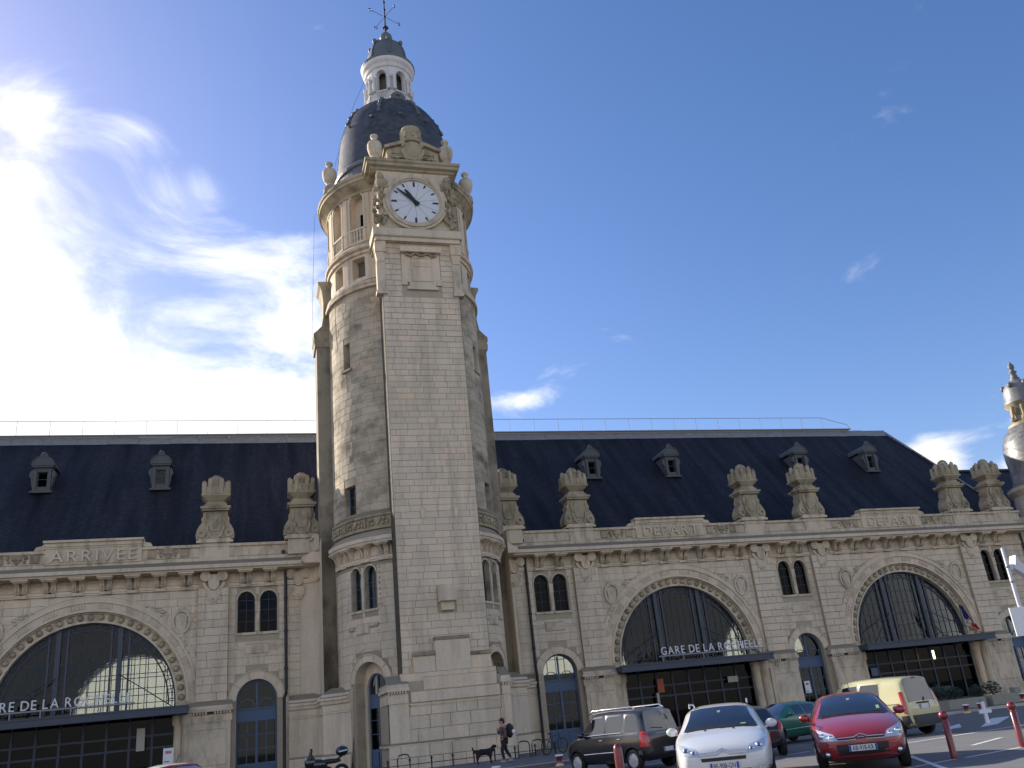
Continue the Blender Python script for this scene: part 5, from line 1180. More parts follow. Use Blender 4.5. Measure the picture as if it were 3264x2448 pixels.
M['tail'] = plain('red_tail_lamp', (0.50, 0.02, 0.02), 0.15, coat=1.0); M['plate'] = plain('number_plate', (0.66, 0.67, 0.68), 0.5); M['plate_blue'] = plain('plate_band', (0.02, 0.06, 0.35), 0.5); M['ink'] = plain('black_ink', (0.01, 0.01, 0.01), 0.6)
M['sticker'] = plain('windscreen_sticker', (0.45, 0.60, 0.30), 0.6)

def lerp(a, b, t): return a + (b - a) * t
def interp(tab, x):
    for (x0, y0), (x1, y1) in zip(tab, tab[1:]):
        if x <= x1: return lerp(y0, y1, max(0, min(1, (x - x0) / (x1 - x0))))
    return tab[-1][1]
class Car:
    """body local axes: x from nose (0) to tail (L), y to the car's right when facing the nose from... (+y = left-hand side of a viewer facing the nose), z up"""
    def __init__(s, name, label, loc, rot, L, Wd, st, mat, wheels, wr, group='cars parked in front of the station', scale=1.0):
        s.L, s.W, s.mat, s.wr, s.wheels = L, Wd, mat, wr, wheels
        s.root = thing(name, label, 'car', (loc[0], loc[1], 0), rot, group); s.root.scale = (scale,) * 3
        s.loft(st)
    def loft(s, st):
        # station: x, half width scale, sill z, belt z, window-bottom z, roof z, roof half width, kind of glazing on strips
        W2 = s.W / 2; vs = []; fs = []; ms = []
        for (x, w, zs, zb, zt, wt, crown) in st:
            hw = W2 * w; pts = [(0, zs), (hw * 0.80, zs), (hw * 0.965, zs + 0.10), (hw, lerp(zs, zb, 0.55)), (hw * 0.985, zb - 0.05), (hw * 0.955, zb), ]
            top = W2 * wt
            if zt - zb < 0.12: pts += [(lerp(hw * 0.955, top, 0.4), lerp(zb, zt, 0.45)), (top, zt - 0.012), (top * 0.62, zt + crown * 0.6), (0, zt + crown)]
            else: pts += [(lerp(hw * 0.955, top, 0.72), lerp(zb, zt, 0.80)), (top * 0.93, zt - 0.015), (top * 0.6, zt + crown * 0.7), (0, zt + crown)]
            vs.append([(x, y, z) for y, z in pts])
        k = len(vs[0]); V = []
        for row in vs: V += row + [(x, -y, z) for x, y, z in reversed(row[1:-1])]
        n = 2 * k - 2; s.k = k; s.n = n
        for i in range(len(vs) - 1):
            for j in range(n):
                fs.append((i * n + j, i * n + (j + 1) % n, (i + 1) * n + (j + 1) % n, (i + 1) * n + j)); ms.append(s.glaze(i, j if j < k - 1 else -(n - j - 1) - 1))
        fs.append(tuple(range(n - 1, -1, -1))); ms.append(0); fs.append(tuple((len(vs) - 1) * n + j for j in range(n))); ms.append(0)
        me = bpy.data.meshes.new('body'); me.from_pydata(V, [], fs)
        for _ in range(6): me.materials.append(M['car_glass'])
        me.materials[0] = M[s.mat]; me.polygons.foreach_set('material_index', ms)
        me.polygons.foreach_set('use_smooth', [True] * len(fs)); me.update()
        bm = bmesh.new(); bm.from_mesh(me); bmesh.ops.recalc_face_normals(bm, faces=bm.faces)
        cl = bm.edges.layers.float.new('crease_edge')
        for e in bm.edges:
            f = e.link_faces
            if len(f) == 2 and f[0].material_index != f[1].material_index: e[cl] = 0.9
            if len(f) == 2 and (len(f[0].verts) > 4 or len(f[1].verts) > 4): e[cl] = 0.5
        cv = bm.verts.layers.float.new('crease_vert')
        for v in bm.verts:
            ms_ = {f.material_index for f in v.link_faces}
            if len(ms_) > 1: v[cv] = 0.7
        bm.to_mesh(me); bm.free()
        o = bpy.data.objects.new('body', me); COL.objects.link(o)
        sd = o.modifiers.new('s', 'SUBSURF'); sd.levels = 2; sd.render_levels = 2
        cut = MB()
        for x in s.wheels:
            for q in (-1, 1): cut.add(*cyl_y(x, q * W2 * 0.78, s.wr, s.wr + 0.055, W2 * 0.36, 28), 0)
        cm = bpy.data.meshes.new('c'); cm.from_pydata(cut.v, [], cut.f); cm.materials.append(M['wheel_well']); co = bpy.data.objects.new('c', cm); COL.objects.link(co)
        b = bmesh.new(); b.from_mesh(cm); bmesh.ops.recalc_face_normals(b, faces=b.faces); b.to_mesh(cm); b.free()
        full = bpy.data.meshes.new_from_object(o.evaluated_get(bpy.context.evaluated_depsgraph_get()))
        s.bvh = BVHTree.FromPolygons([v.co[:] for v in full.vertices], [p.vertices[:] for p in full.polygons])
        md = o.modifiers.new('b', 'BOOLEAN'); md.object = co; md.operation = 'DIFFERENCE'; md.solver = 'EXACT'; md.material_mode = 'TRANSFER'
        dg = bpy.context.evaluated_depsgraph_get(); dg.update()
        me2 = bpy.data.meshes.new_from_object(o.evaluated_get(dg)); bpy.data.objects.remove(o); bpy.data.objects.remove(co)
        # split painted shell and each pane of glass
        names = [m.name for m in me2.materials]; groups = {}
        for p in me2.polygons: groups.setdefault(p.material_index, []).append(p)
        for mi, ps in groups.items():
            idx = {}; vv = []; ff = []
            for p in ps:
                f = []
                for vi in p.vertices:
                    if vi not in idx: idx[vi] = len(vv); vv.append(me2.vertices[vi].co[:])
                    f.append(idx[vi])
                ff.append(f)
            nm = 'body' if mi == 0 else {1: 'windscreen', 2: 'side_window', 3: 'side_window', 4: 'rear_window', 5: 'side_window'}.get(mi, 'wheel_arch')
            m = bpy.data.meshes.new(nm); m.from_pydata(vv, [], ff); m.materials.append(me.materials[mi] if mi < 6 else M['wheel_well']); m.polygons.foreach_set('use_smooth', [True] * len(ff)); m.update()
            ob = link(nm, m, s.root)
            if nm == 'body': s.body = ob
    def glaze(s, i, j): return 0
    def hit(s, o, d):
        p = s.bvh.ray_cast(Vector(o), Vector(d)); return p[0]
    def front(s, y, z, end=0):
        p = s.hit((-3, y, z), (1, 0, 0)) if end == 0 else s.hit((s.L + 3, y, z), (-1, 0, 0)); return p or Vector((0 if end == 0 else s.L, y, z))
    def side(s, x, z, q):
        p = s.hit((x, q * 3, z), (0, -q, 0)); return p or Vector((x, q * s.W / 2, z))
    def patch(s, name, mat, quad, kind, off=0.012, n=6, m=4, parent=None):
        """quad: 4 corners in (a, b) seen on the front/rear (y, z) or on a side (x, z); a skin laid on the body"""
        fr = []
        for jj in range(m + 1):
            for ii in range(n + 1):
                u, v = ii / n, jj / m
                a = lerp(lerp(quad[0][0], quad[1][0], u), lerp(quad[3][0], quad[2][0], u), v); b = lerp(lerp(quad[0][1], quad[1][1], u), lerp(quad[3][1], quad[2][1], u), v)
                if kind == 'front': p = s.front(a, b) + Vector((-off, 0, 0))
                elif kind == 'rear': p = s.front(a, b, 1) + Vector((off, 0, 0))
                elif kind == 'top': p = (s.hit((a, b, 4), (0, 0, -1)) or Vector((a, b, 1))) + Vector((0, 0, off))
                else: p = s.side(a, b, kind) + Vector((0, kind * off, 0))
                fr.append(p)
        mb = MB(); mb.add(fr, [(j * (n + 1) + i, j * (n + 1) + i + 1, (j + 1) * (n + 1) + i + 1, (j + 1) * (n + 1) + i) for j in range(m) for i in range(n)], 0, True)
        bd = [i for i in range(n + 1)] + [j * (n + 1) + n for j in range(1, m + 1)] + [m * (n + 1) + i for i in range(n - 1, -1, -1)] + [j * (n + 1) for j in range(m - 1, 0, -1)]
        d = {'front': Vector((1, 0, 0)), 'rear': Vector((-1, 0, 0)), 'top': Vector((0, 0, -1))}.get(kind, Vector((0, -1, 0)) * (kind if not isinstance(kind, str) else 1)) * 0.03
        rim = [fr[i] for i in bd]; k = len(bd); mb.add(rim + [p + d for p in rim], [(i, (i + 1) % k, k + (i + 1) % k, k + i) for i in range(k)])
        return mb.build(name, mat, parent or s.root)
    def strip(s, name, mat, pts, q, r=0.012, parent=None):
        mb = MB(); mb.tube([s.side(x, z, q) + Vector((0, q * r * 0.4, 0)) for x, z in pts], r, 5); return mb.build(name, mat, parent or s.root)
    def bar(s, name, mat, pts, r=0.012, end=0, parent=None):
        mb = MB(); mb.tube([s.front(y, z, end) + Vector((-r * 0.5 if end == 0 else r * 0.5, 0, 0)) for y, z in pts], r, 5); return mb.build(name, mat, parent or s.root)
    def wheel_set(s, rimmat='alloy', spokes=6):
        for x in s.wheels:
            for q in (-1, 1):
                y = q * (s.W / 2 - 0.115); r = s.wr; mb = MB()
                pr = [(r * 0.66, -0.09), (r * 0.92, -0.10), (r, -0.075), (r, 0.075), (r * 0.92, 0.10), (r * 0.66, 0.09)]; n = 28; vs = []
                for rr, yy in pr:
                    for i in range(n): a = 2 * PI * i / n; vs.append((x + rr * math.cos(a), y + yy, r + rr * math.sin(a)))
                mb.add(vs, [(j * n + i, j * n + (i + 1) % n, (j + 1) * n + (i + 1) % n, (j + 1) * n + i) for j in range(len(pr) - 1) for i in range(n)], 0, True)
                w = mb.build('wheel', 'tyre', s.root)
                mb = MB(); yo = y + q * 0.075; ra = r * 0.67
                for i in range(spokes):
                    a = 2 * PI * i / spokes + 0.3; w1, w2 = 0.055, 0.075
                    mb.add([(x + rr * math.cos(a) - k * ww * math.sin(a), yo + q * dy, r + rr * math.sin(a) + k * ww * math.cos(a)) for rr, ww, dy in ((0.03, w1, 0.015), (ra, w2, 0.0)) for k in (-1, 1)], [(0, 1, 3, 2) if q < 0 else (2, 3, 1, 0)])
                vs = []
                for rr, dy in ((ra * 0.90, -0.01), (ra * 0.90, 0.012), (ra * 1.02, 0.012), (ra * 1.02, -0.03)):
                    for i in range(n): a = 2 * PI * i / n; vs.append((x + rr * math.cos(a), yo + q * dy, r + rr * math.sin(a)))
                mb.add(vs, [(j * n + i, j * n + (i + 1) % n, (j + 1) * n + (i + 1) % n, (j + 1) * n + i) for j in range(3) for i in range(n)], 0, True)
                mb.add(*cyl_y(x, yo + q * 0.012, r, 0.05, 0.015, 12)); mb.build('rim', rimmat, w)
                mb = MB(); mb.add(*cyl_y(x, yo - q * 0.06, r, ra, 0.01, 20)); mb.build('brake_disc', 'wheel_well', w)
    def mirror(s, x, z, mat, q, size=1.0):
        p = s.side(x, z, q); mb = MB(); mb.ball((p.x + 0.02, p.y + q * 0.13, p.z + 0.06), 0.075 * size, 0.115 * size, 0.085 * size, 12, 8); mb.tube([(p.x + 0.03, p.y - q * 0.03, p.z - 0.02), (p.x + 0.03, p.y + q * 0.09, p.z + 0.02)], 0.025, 6); o = mb.build('wing_mirror', mat, s.root)
        g = MB(); g.ball((p.x + 0.075, p.y + q * 0.135, p.z + 0.06), 0.03, 0.095 * size, 0.068 * size, 10, 6); g.build('mirror_glass', 'car_glass', o)
    def plate(s, txt, y, z, end=0, w=0.52, h=0.11, off=0.03):
        p = s.front(y, z, end); x = p.x + (-off if end == 0 else off); d = -1 if end == 0 else 1
        mb = MB(); mb.cbox(x, y, z, 0.018, w, h); o = mb.build('number_plate', 'plate', s.root)
        for q in (-1, 1): mb = MB(); mb.cbox(x + d * 0.0095, y + q * (w / 2 - 0.022), z, 0.004, 0.04, h * 0.96); mb.build('plate_band', 'plate_blue', o)
        if txt:
            me = text_mesh(txt, h * 1.12, 0.004); xs = [v.co.x for v in me.vertices]; me.transform(Matrix.Scale(w * 0.76 / (max(xs) - min(xs)), 4, (1, 0, 0))); me.materials.append(M['ink'])
            t = link('plate_number', me, o, (x + d * 0.012, y, z - h * 0.38)); t.rotation_euler = (0, 0, -PI / 2 if end == 0 else PI / 2)
def cyl_y(x, y, z, r, hl, n):
    vs = [(x + r * math.cos(2 * PI * i / n), y + e * hl, z + r * math.sin(2 * PI * i / n)) for e in (-1, 1) for i in range(n)]
    return vs, [(i, (i + 1) % n, n + (i + 1) % n, n + i) for i in range(n)] + [tuple(range(n)), tuple(range(2 * n - 1, n - 1, -1))]
def make_glaze(rows, ws, rw, j_side=(5,), j_top=(7, 8)):
    """rows: station index ranges of side panes; ws / rw: station ranges of windscreen and rear window"""
    def g(self, i, j):
        jj = j if j >= 0 else -j - 1
        if jj in j_top and ws[0] <= i < ws[1]: return 1
        if jj in j_top and rw[0] <= i < rw[1]: return 4
        if jj in j_side and any(a <= i < b for a, b in rows): return 2 if j >= 0 else 3
        return 0
    return g
def yaw_of(th): return PI / 2 - th     # nose-to-tail axis (local +x) pointing th to the right of +Y

# stations: x, half-width, sill, belt, top z, top half-width, crown
class Estate(Car): glaze = make_glaze([(6, 8), (9, 11), (12, 13)], (4, 6), (14, 15))
st = [(0.0, 0.70, 0.34, 0.62, 0.64, 0.50, 0.00), (0.10, 0.86, 0.24, 0.70, 0.76, 0.62, 0.02), (0.55, 0.97, 0.20, 0.82, 0.90, 0.72, 0.03), (1.05, 1.0, 0.18, 0.90, 0.985, 0.78, 0.03),
      (1.28, 1.0, 0.18, 0.93, 1.02, 0.80, 0.03), (1.65, 1.0, 0.18, 0.95, 1.24, 0.72, 0.02), (2.05, 1.0, 0.18, 0.96, 1.415, 0.66, 0.025), (2.35, 1.0, 0.18, 0.965, 1.45, 0.655, 0.03), (2.62, 1.0, 0.18, 0.97, 1.465, 0.655, 0.03),
      (2.70, 1.0, 0.18, 0.97, 1.466, 0.655, 0.03), (3.2, 1.0, 0.18, 0.975, 1.46, 0.65, 0.03), (3.55, 1.0, 0.18, 0.98, 1.45, 0.645, 0.03), (3.65, 1.0, 0.19, 0.98, 1.447, 0.64, 0.03), (4.25, 0.98, 0.22, 0.98, 1.41, 0.62, 0.03), (4.4, 0.96, 0.24, 0.97, 1.39, 0.60, 0.02), (4.72, 0.92, 0.28, 0.92, 1.02, 0.60, 0.01), (4.83, 0.82, 0.34, 0.80, 0.84, 0.55, 0.0)]
c5 = Estate('estate_car', 'white estate car with silver roof rails parked nose towards us', (-0.206, -35.504), yaw_of(0.514), 4.83, 1.86, st, 'p_white', (0.95, 3.76), 0.325, scale=1.03)
c5.wheel_set('alloy', 5)
for q in (-1, 1):
    hl = c5.patch('headlight', 'lens', [(q * 0.40, 0.60), (q * 0.86, 0.66), (q * 0.84, 0.84), (q * 0.50, 0.745)], 'front', 0.012)
    for y, z, r in ((0.53, 0.675, 0.045), (0.67, 0.715, 0.06)):
        p = c5.front(q * y, z); mb = MB(); mb.ball((p.x + 0.0, q * y, z), 0.03, r, r, 12, 8); mb.build('reflector', 'reflector', hl)
        mb = MB(); mb.ball((p.x - 0.02, q * y, z), 0.02, r * 0.55, r * 0.55, 10, 6); mb.build('bulb_lens', 'car_glass', hl)
    c5.mirror(1.62, 0.98, 'p_white', q)
    c5.bar('fog_lamp_surround', 'chrome', [(q * 0.62, 0.34), (q * 0.80, 0.37), (q * 0.80, 0.27), (q * 0.66, 0.25)], 0.015)
    for z in (0.29, 0.33): c5.bar('fog_lamp', 'reflector', [(q * 0.66, z), (q * 0.74, z)], 0.012)
    rl = MB(); y = q * 0.60; rl.tube([(2.25, y, 1.46), (2.35, y, 1.53), (3.9, y, 1.52), (4.15, y, 1.45)], 0.018, 8); rl.build('roof_rail', 'alloy', c5.root)
    c5.strip('window_trim', 'chrome', [(1.75, 0.975), (2.6, 0.985), (3.6, 0.995), (4.3, 1.0)], q, 0.012)
    for x in (2.62, 3.58): c5.strip('door_seam', 'plastic', [(x, 0.93), (x + 0.02, 0.6), (x, 0.25)], q, 0.006)
    for x in (2.4, 3.35): c5.strip('door_handle', 'p_white', [(x, 0.82), (x + 0.18, 0.825)], q, 0.018)
    c5.patch('indicator', 'lens', [(0.5, 0.70), (0.72, 0.72), (0.7, 0.76), (0.52, 0.74)], q, 0.008, 4, 2)
ch = c5.bar('grille_bar', 'chrome', [(-0.42, 0.655), (-0.12, 0.665), (0, 0.715), (0.12, 0.665), (0.42, 0.655)], 0.013); c5.bar('grille_bar', 'chrome', [(-0.40, 0.615), (-0.12, 0.62), (0, 0.67), (0.12, 0.62), (0.40, 0.615)], 0.013)
c5.patch('upper_grille', 'plastic', [(-0.40, 0.515), (0.40, 0.515), (0.41, 0.575), (-0.41, 0.575)], 'front', 0.008, 8, 2)
c5.patch('lower_grille', 'plastic', [(-0.52, 0.24), (0.52, 0.24), (0.46, 0.36), (-0.46, 0.36)], 'front', 0.008, 8, 2)
c5.plate('BF-908-GN', 0.0, 0.43)
c5.patch('bonnet_scuttle', 'plastic', [(1.24, -0.68), (1.24, 0.68), (1.34, 0.66), (1.34, -0.66)], 'top', 0.012, 8, 2)
for y in (-0.25, 0.30): p = c5.hit((1.12, y, 3), (0, 0, -1)); mb = MB(); mb.ball((1.12, y, p.z + 0.005), 0.025, 0.03, 0.015, 8, 5); mb.build('washer_jet', 'plastic', c5.root)
c5.patch('windscreen_sticker', 'sticker', [(-0.50, 1.06), (-0.40, 1.06), (-0.40, 1.10), (-0.50, 1.10)], 'front', 0.01, 2, 2); c5.patch('windscreen_sticker', 'white', [(-0.58, 1.03), (-0.42, 1.03), (-0.44, 1.055), (-0.56, 1.055)], 'front', 0.01, 2, 2)
for y0, y1 in ((-0.55, 0.0), (0.05, 0.6)):
    mb = MB(); a = c5.front(y0, 1.055); b = c5.front(y1, 1.04); mb.tube([a + Vector((-0.02, 0, 0)), b + Vector((-0.02, 0, 0))], 0.012, 5); mb.build('wiper', 'plastic', c5.root)
c5.bar('mirror_mount', 'white', [(-0.03, 1.34), (0.03, 1.34)], 0.02)

class Hatch(Car): glaze = make_glaze([(6, 8), (9, 11)], (4, 6), (12, 14))
def hatch_st(L, H):
    k = L / 4.26; h = H / 1.46
    return [(0.0, 0.68, 0.36, 0.60, 0.62, 0.48, 0.0), (0.10, 0.85, 0.22, 0.69, 0.74, 0.60, 0.02), (0.5, 0.97, 0.19, 0.82, 0.89, 0.72, 0.03), (0.92 * k, 1.0, 0.18, 0.90, 0.975, 0.78, 0.03), (1.12 * k, 1.0, 0.18, 0.93 * h, 1.01 * h, 0.80, 0.03), (1.55 * k, 1.0, 0.18, 0.95 * h, 1.24 * h, 0.72, 0.02), (1.98 * k, 1.0, 0.18, 0.955 * h, 1.39 * h, 0.65, 0.03), (2.2 * k, 1.0, 0.18, 0.96 * h, 1.425 * h, 0.64, 0.03), (2.55 * k, 1.0, 0.18, 0.965 * h, 1.435 * h, 0.64, 0.03), (2.62 * k, 1.0, 0.18, 0.965 * h, 1.434 * h, 0.64, 0.03), (3.1 * k, 1.0, 0.19, 0.97 * h, 1.41 * h, 0.63, 0.03), (3.4 * k, 1.0, 0.20, 0.975 * h, 1.38 * h, 0.61, 0.03), (3.62 * k, 0.99, 0.22, 0.98 * h, 1.34 * h, 0.60, 0.02), (3.9 * k, 0.96, 0.26, 0.97 * h, 1.14 * h, 0.60, 0.02), (4.1 * k, 0.93, 0.28, 0.93 * h, 1.0 * h, 0.60, 0.01), (4.22 * k, 0.85, 0.32, 0.80, 0.82, 0.58, 0.0), (4.26 * k, 0.75, 0.36, 0.7, 0.72, 0.5, 0.0)]
c4 = Hatch('hatchback_car', 'red hatchback with plate AB 918 KR parked nose towards us', (2.757, -35.666), yaw_of(0.564), 4.26, 1.77, hatch_st(4.26, 1.46), 'p_red', (0.86, 3.47), 0.315, scale=1.02)
c4.wheel_set('alloy', 7)
for q in (-1, 1):
    hl = c4.patch('headlight', 'lens', [(q * 0.42, 0.60), (q * 0.80, 0.605), (q * 0.84, 0.84), (q * 0.50, 0.72)], 'front', 0.012)
    for y, z, r in ((0.55, 0.66, 0.05), (0.70, 0.69, 0.06)):
        p = c4.front(q * y, z); mb = MB(); mb.ball((p.x, q * y, z), 0.03, r, r, 12, 8); mb.build('reflector', 'reflector', hl)
    c4.mirror(1.5, 0.97, 'p_red', q)
    fl = MB(); p = c4.front(q * 0.66, 0.36); fl.ball((p.x + 0.0, q * 0.66, 0.36), 0.03, 0.09, 0.075, 12, 8); fo = fl.build('fog_lamp_surround', 'plastic', c4.root)
    fl = MB(); fl.ball((p.x - 0.02, q * 0.66, 0.365), 0.02, 0.05, 0.045, 10, 6); fl.build('fog_lamp', 'reflector', fo)
    for x in (1.1, 2.56): c4.strip('door_seam', 'plastic', [(x, 0.9), (x + 0.02, 0.6), (x, 0.25)], q, 0.006)
    c4.strip('door_handle', 'p_red', [(2.32, 0.82), (2.48, 0.825)], q, 0.018); c4.strip('side_trim', 'plastic', [(1.15, 0.45), (2.55, 0.46)], q, 0.015)
    c4.strip('pillar_strip', 'chrome' if q > 0 else 'plastic', [(1.5, 1.12), (1.75, 1.24), (1.95, 1.33)], q, 0.014)
c4.bar('grille_bar', 'chrome', [(-0.43, 0.645), (-0.13, 0.65), (0, 0.705), (0.13, 0.65), (0.43, 0.645)], 0.013); c4.bar('grille_bar', 'chrome', [(-0.43, 0.60), (-0.13, 0.603), (0, 0.655), (0.13, 0.603), (0.43, 0.60)], 0.013)
c4.bar('grille_gap', 'plastic', [(-0.42, 0.622), (-0.1, 0.625), (0.1, 0.625), (0.42, 0.622)], 0.012)
c4.patch('lower_grille', 'plastic', [(-0.46, 0.27), (0.46, 0.27), (0.48, 0.53), (-0.48, 0.53)], 'front', 0.008, 8, 3)
c4.plate('AB-918-KR', 0.0, 0.455, off=0.045)
c4.patch('bonnet_scuttle', 'plastic', [(1.08, -0.64), (1.08, 0.64), (1.17, 0.62), (1.17, -0.62)], 'top', 0.012, 8, 2)
c4.patch('windscreen_sticker', 'sticker', [(-0.56, 1.10), (-0.50, 1.10), (-0.50, 1.16), (-0.56, 1.16)], 'front', 0.01, 2, 2)
for y0, y1 in ((-0.55, 0.0), (0.05, 0.6)):
    mb = MB(); a = c4.front(y0, 1.06); b = c4.front(y1, 1.045); mb.tube([a + Vector((-0.02, 0, 0)), b + Vector((-0.02, 0, 0))], 0.012, 5); mb.build('wiper', 'plastic', c4.root)
mb = MB(); mb.tube([(2.15, -0.1, 1.46), (2.42, -0.1, 1.66)], 0.008, 5); mb.build('aerial', 'plastic', c4.root)
c4.bar('mirror_mount', 'white', [(-0.03, 1.32), (0.03, 1.32)], 0.018)

# tall boxy cars
class Box(Car): glaze = make_glaze([(6, 8), (9, 11), (12, 13)], (4, 6), (14, 15))
def box_st(L, H, nose):
    k = L / 3.5
    return [(0.0, 0.72, 0.36, 0.66, 0.68, 0.52, 0.0), (0.08, 0.88, 0.24, 0.74, 0.80, 0.64, 0.02), (0.35 * k, 0.97, 0.2, 0.86, 0.93, 0.74, 0.03), (0.62 * k, 1.0, 0.19, 0.93, 1.0, 0.80, 0.03), (0.78 * k, 1.0, 0.19, 0.96, 1.04, 0.82, 0.03), (1.05 * k, 1.0, 0.19, 0.98, H - 0.28, 0.80, 0.02), (1.32 * k, 1.0, 0.19, 0.985, H - 0.09, 0.79, 0.03),
            (1.5 * k, 1.0, 0.19, 0.99, H - 0.045, 0.79, 0.04), (1.86 * k, 1.0, 0.19, 0.995, H - 0.04, 0.79, 0.04), (1.94 * k, 1.0, 0.19, 0.995, H - 0.04, 0.79, 0.04), (2.3 * k, 1.0, 0.19, 1.0, H - 0.04, 0.79, 0.04), (2.62 * k, 1.0, 0.19, 1.0, H - 0.045, 0.79, 0.04), (2.72 * k, 1.0, 0.2, 1.0, H - 0.05, 0.79, 0.04), (3.2 * k, 0.99, 0.22, 1.0, H - 0.07, 0.78, 0.03), (3.34 * k, 0.98, 0.25, 0.99, H - 0.10, 0.77, 0.02), (3.45 * k, 0.95, 0.27, 0.93, 1.0, 0.80, 0.01), (3.5 * k, 0.88, 0.33, 0.82, 0.85, 0.7, 0.0)]
# black microvan: its tail is nearer to us; local x (nose to tail) points towards us
vth = -0.402 + PI
fwd = Vector((math.sin(-0.402), math.cos(-0.402)))
vloc = Vector((2.488, -26.981)) + fwd * 3.5
van = Box('microvan', 'black tall microvan with roof rails seen from its rear left corner', (vloc.x, vloc.y), yaw_of(vth), 3.5, 1.62, box_st(3.5, 1.66, 0), 'p_black', (0.58, 2.94), 0.285)
van.wheel_set('hubcap', 6)
for q in (-1, 1):
    van.strip('side_moulding', 'chrome', [(0.95, 0.50), (1.9, 0.52), (2.55, 0.53)], q, 0.016); van.strip('window_trim', 'chrome', [(1.0, 1.0), (1.9, 1.02), (2.6, 1.025)], q, 0.02)
    for x in (1.0, 1.9, 2.62): van.strip('door_seam', 'plastic', [(x, 0.95), (x, 0.6), (x, 0.25)], q, 0.006)
    for x in (1.66, 2.42): van.strip('door_handle', 'chrome', [(x, 0.86), (x + 0.12, 0.86)], q, 0.018)
    mb = MB(); y = q * 0.60; mb.tube([(1.15, y, 1.60), (1.3, y, 1.69), (2.95, y, 1.70), (3.1, y, 1.62)], 0.02, 8); mb.build('roof_rail', 'chrome', van.root)
    mb = MB(); y = q * 0.655; mb.tube([(1.35, y, 1.60), (2.2, y, 1.632), (3.05, y, 1.605)], 0.012, 6); mb.build('gutter_trim', 'chrome', van.root)
    tlp = van.patch('tail_lamp', 'tail', [(q * 0.60, 0.62), (q * 0.775, 0.62), (q * 0.775, 1.02), (q * 0.66, 1.02)], 'rear', 0.015)
    van.patch('tail_lamp', 'tail', [(3.30, 0.62), (3.45, 0.62), (3.42, 1.02), (3.30, 1.02)], q, 0.012)
    van.mirror(0.98, 0.99, 'p_black', q, 1.1)
    van.patch('rear_reflector', 'bumper_grey', [(3.18, 0.42), (3.32, 0.42), (3.32, 0.52), (3.18, 0.52)], q, 0.008, 2, 2)
van.bar('tailgate_trim', 'chrome', [(-0.3, 0.93), (0.0, 0.94), (0.3, 0.93)], 0.014, 1)
van.plate('', 0.12, 0.50, 1, 0.42, 0.11)
van.bar('rear_wiper', 'plastic', [(0.05, 1.06), (-0.4, 1.10)], 0.012, 1)

# yellow leisure van
fwd = Vector((math.sin(-0.26), math.cos(-0.26))); kloc = Vector((11.409, -27.16)) + fwd * 4.0
class Leisure(Car): glaze = make_glaze([(6, 8), (9, 11)], (4, 6), (14, 15))
kst = [(x, w, z0, zb if x < 0.8 else zb + 0.06, zt, wt, c) for x, w, z0, zb, zt, wt, c in box_st(4.0, 1.84, 0)]
kg = Leisure('leisure_van', 'pale yellow boxy van with grey bumper seen from behind', (kloc.x, kloc.y), yaw_of(-0.26 + PI), 4.0, 1.68, kst, 'p_cream', (0.72, 3.36), 0.305, scale=0.98)
kg.wheel_set('hubcap', 6)
for q in (-1, 1):
    mb = MB(); mb.tube([kg.side(3.86, 0.70, q) + Vector((0.02, 0, 0)), kg.side(3.84, 1.0, q) + Vector((0.02, 0, 0)), kg.side(3.78, 1.32, q)], 0.075, 10); mb.build('tail_lamp', 'tail', kg.root)
    kg.mirror(1.15, 1.06, 'plastic', q, 1.2)
    for x in (1.15, 2.15, 3.1): kg.strip('door_seam', 'bumper_grey', [(x, 1.0), (x, 0.6), (x, 0.3)], q, 0.006)
    kg.strip('side_moulding', 'bumper_grey', [(1.1, 0.52), (2.2, 0.53), (3.05, 0.53)], q, 0.035); kg.strip('slide_rail', 'bumper_grey', [(2.3, 0.98), (3.7, 0.98)], q, 0.012)
mb = MB(); mb.add(*cyl_y(3.55, 0.84, 0.86, 0.085, 0.03, 16)); mb.build('fuel_cap', 'plastic', kg.root); mb = MB(); mb.add(*cyl_y(3.55, -0.84, 0.86, 0.085, 0.03, 16)); mb.build('fuel_cap', 'plastic', kg.root)
kg.patch('rear_bumper', 'bumper_grey', [(-0.80, 0.30), (0.80, 0.30), (0.80, 0.62), (-0.80, 0.62)], 'rear', 0.04, 10, 3)
for q in (-1, 1): kg.patch('rear_bumper_corner', 'bumper_grey', [(3.68, 0.30), (3.98, 0.30), (3.95, 0.62), (3.70, 0.62)], q, 0.02, 4, 3)
kg.plate('', 0.0, 0.86, 1, 0.46, 0.13, 0.02); kg.bar('plate_lamp_bar', 'plastic', [(-0.3, 0.97), (0.3, 0.97)], 0.025, 1)
kg.bar('rear_wiper', 'plastic', [(0.1, 1.02), (0.14, 1.12)], 0.02, 1); kg.bar('brake_lamp', 'tail', [(-0.08, 1.74), (0.08, 1.74)], 0.025, 1)
kg.bar('tailgate_seam', 'bumper_grey', [(-0.62, 0.64), (-0.64, 1.3), (-0.6, 1.6)], 0.006, 1); kg.bar('tailgate_seam', 'bumper_grey', [(0.62, 0.64), (0.64, 1.3), (0.6, 1.6)], 0.006, 1)

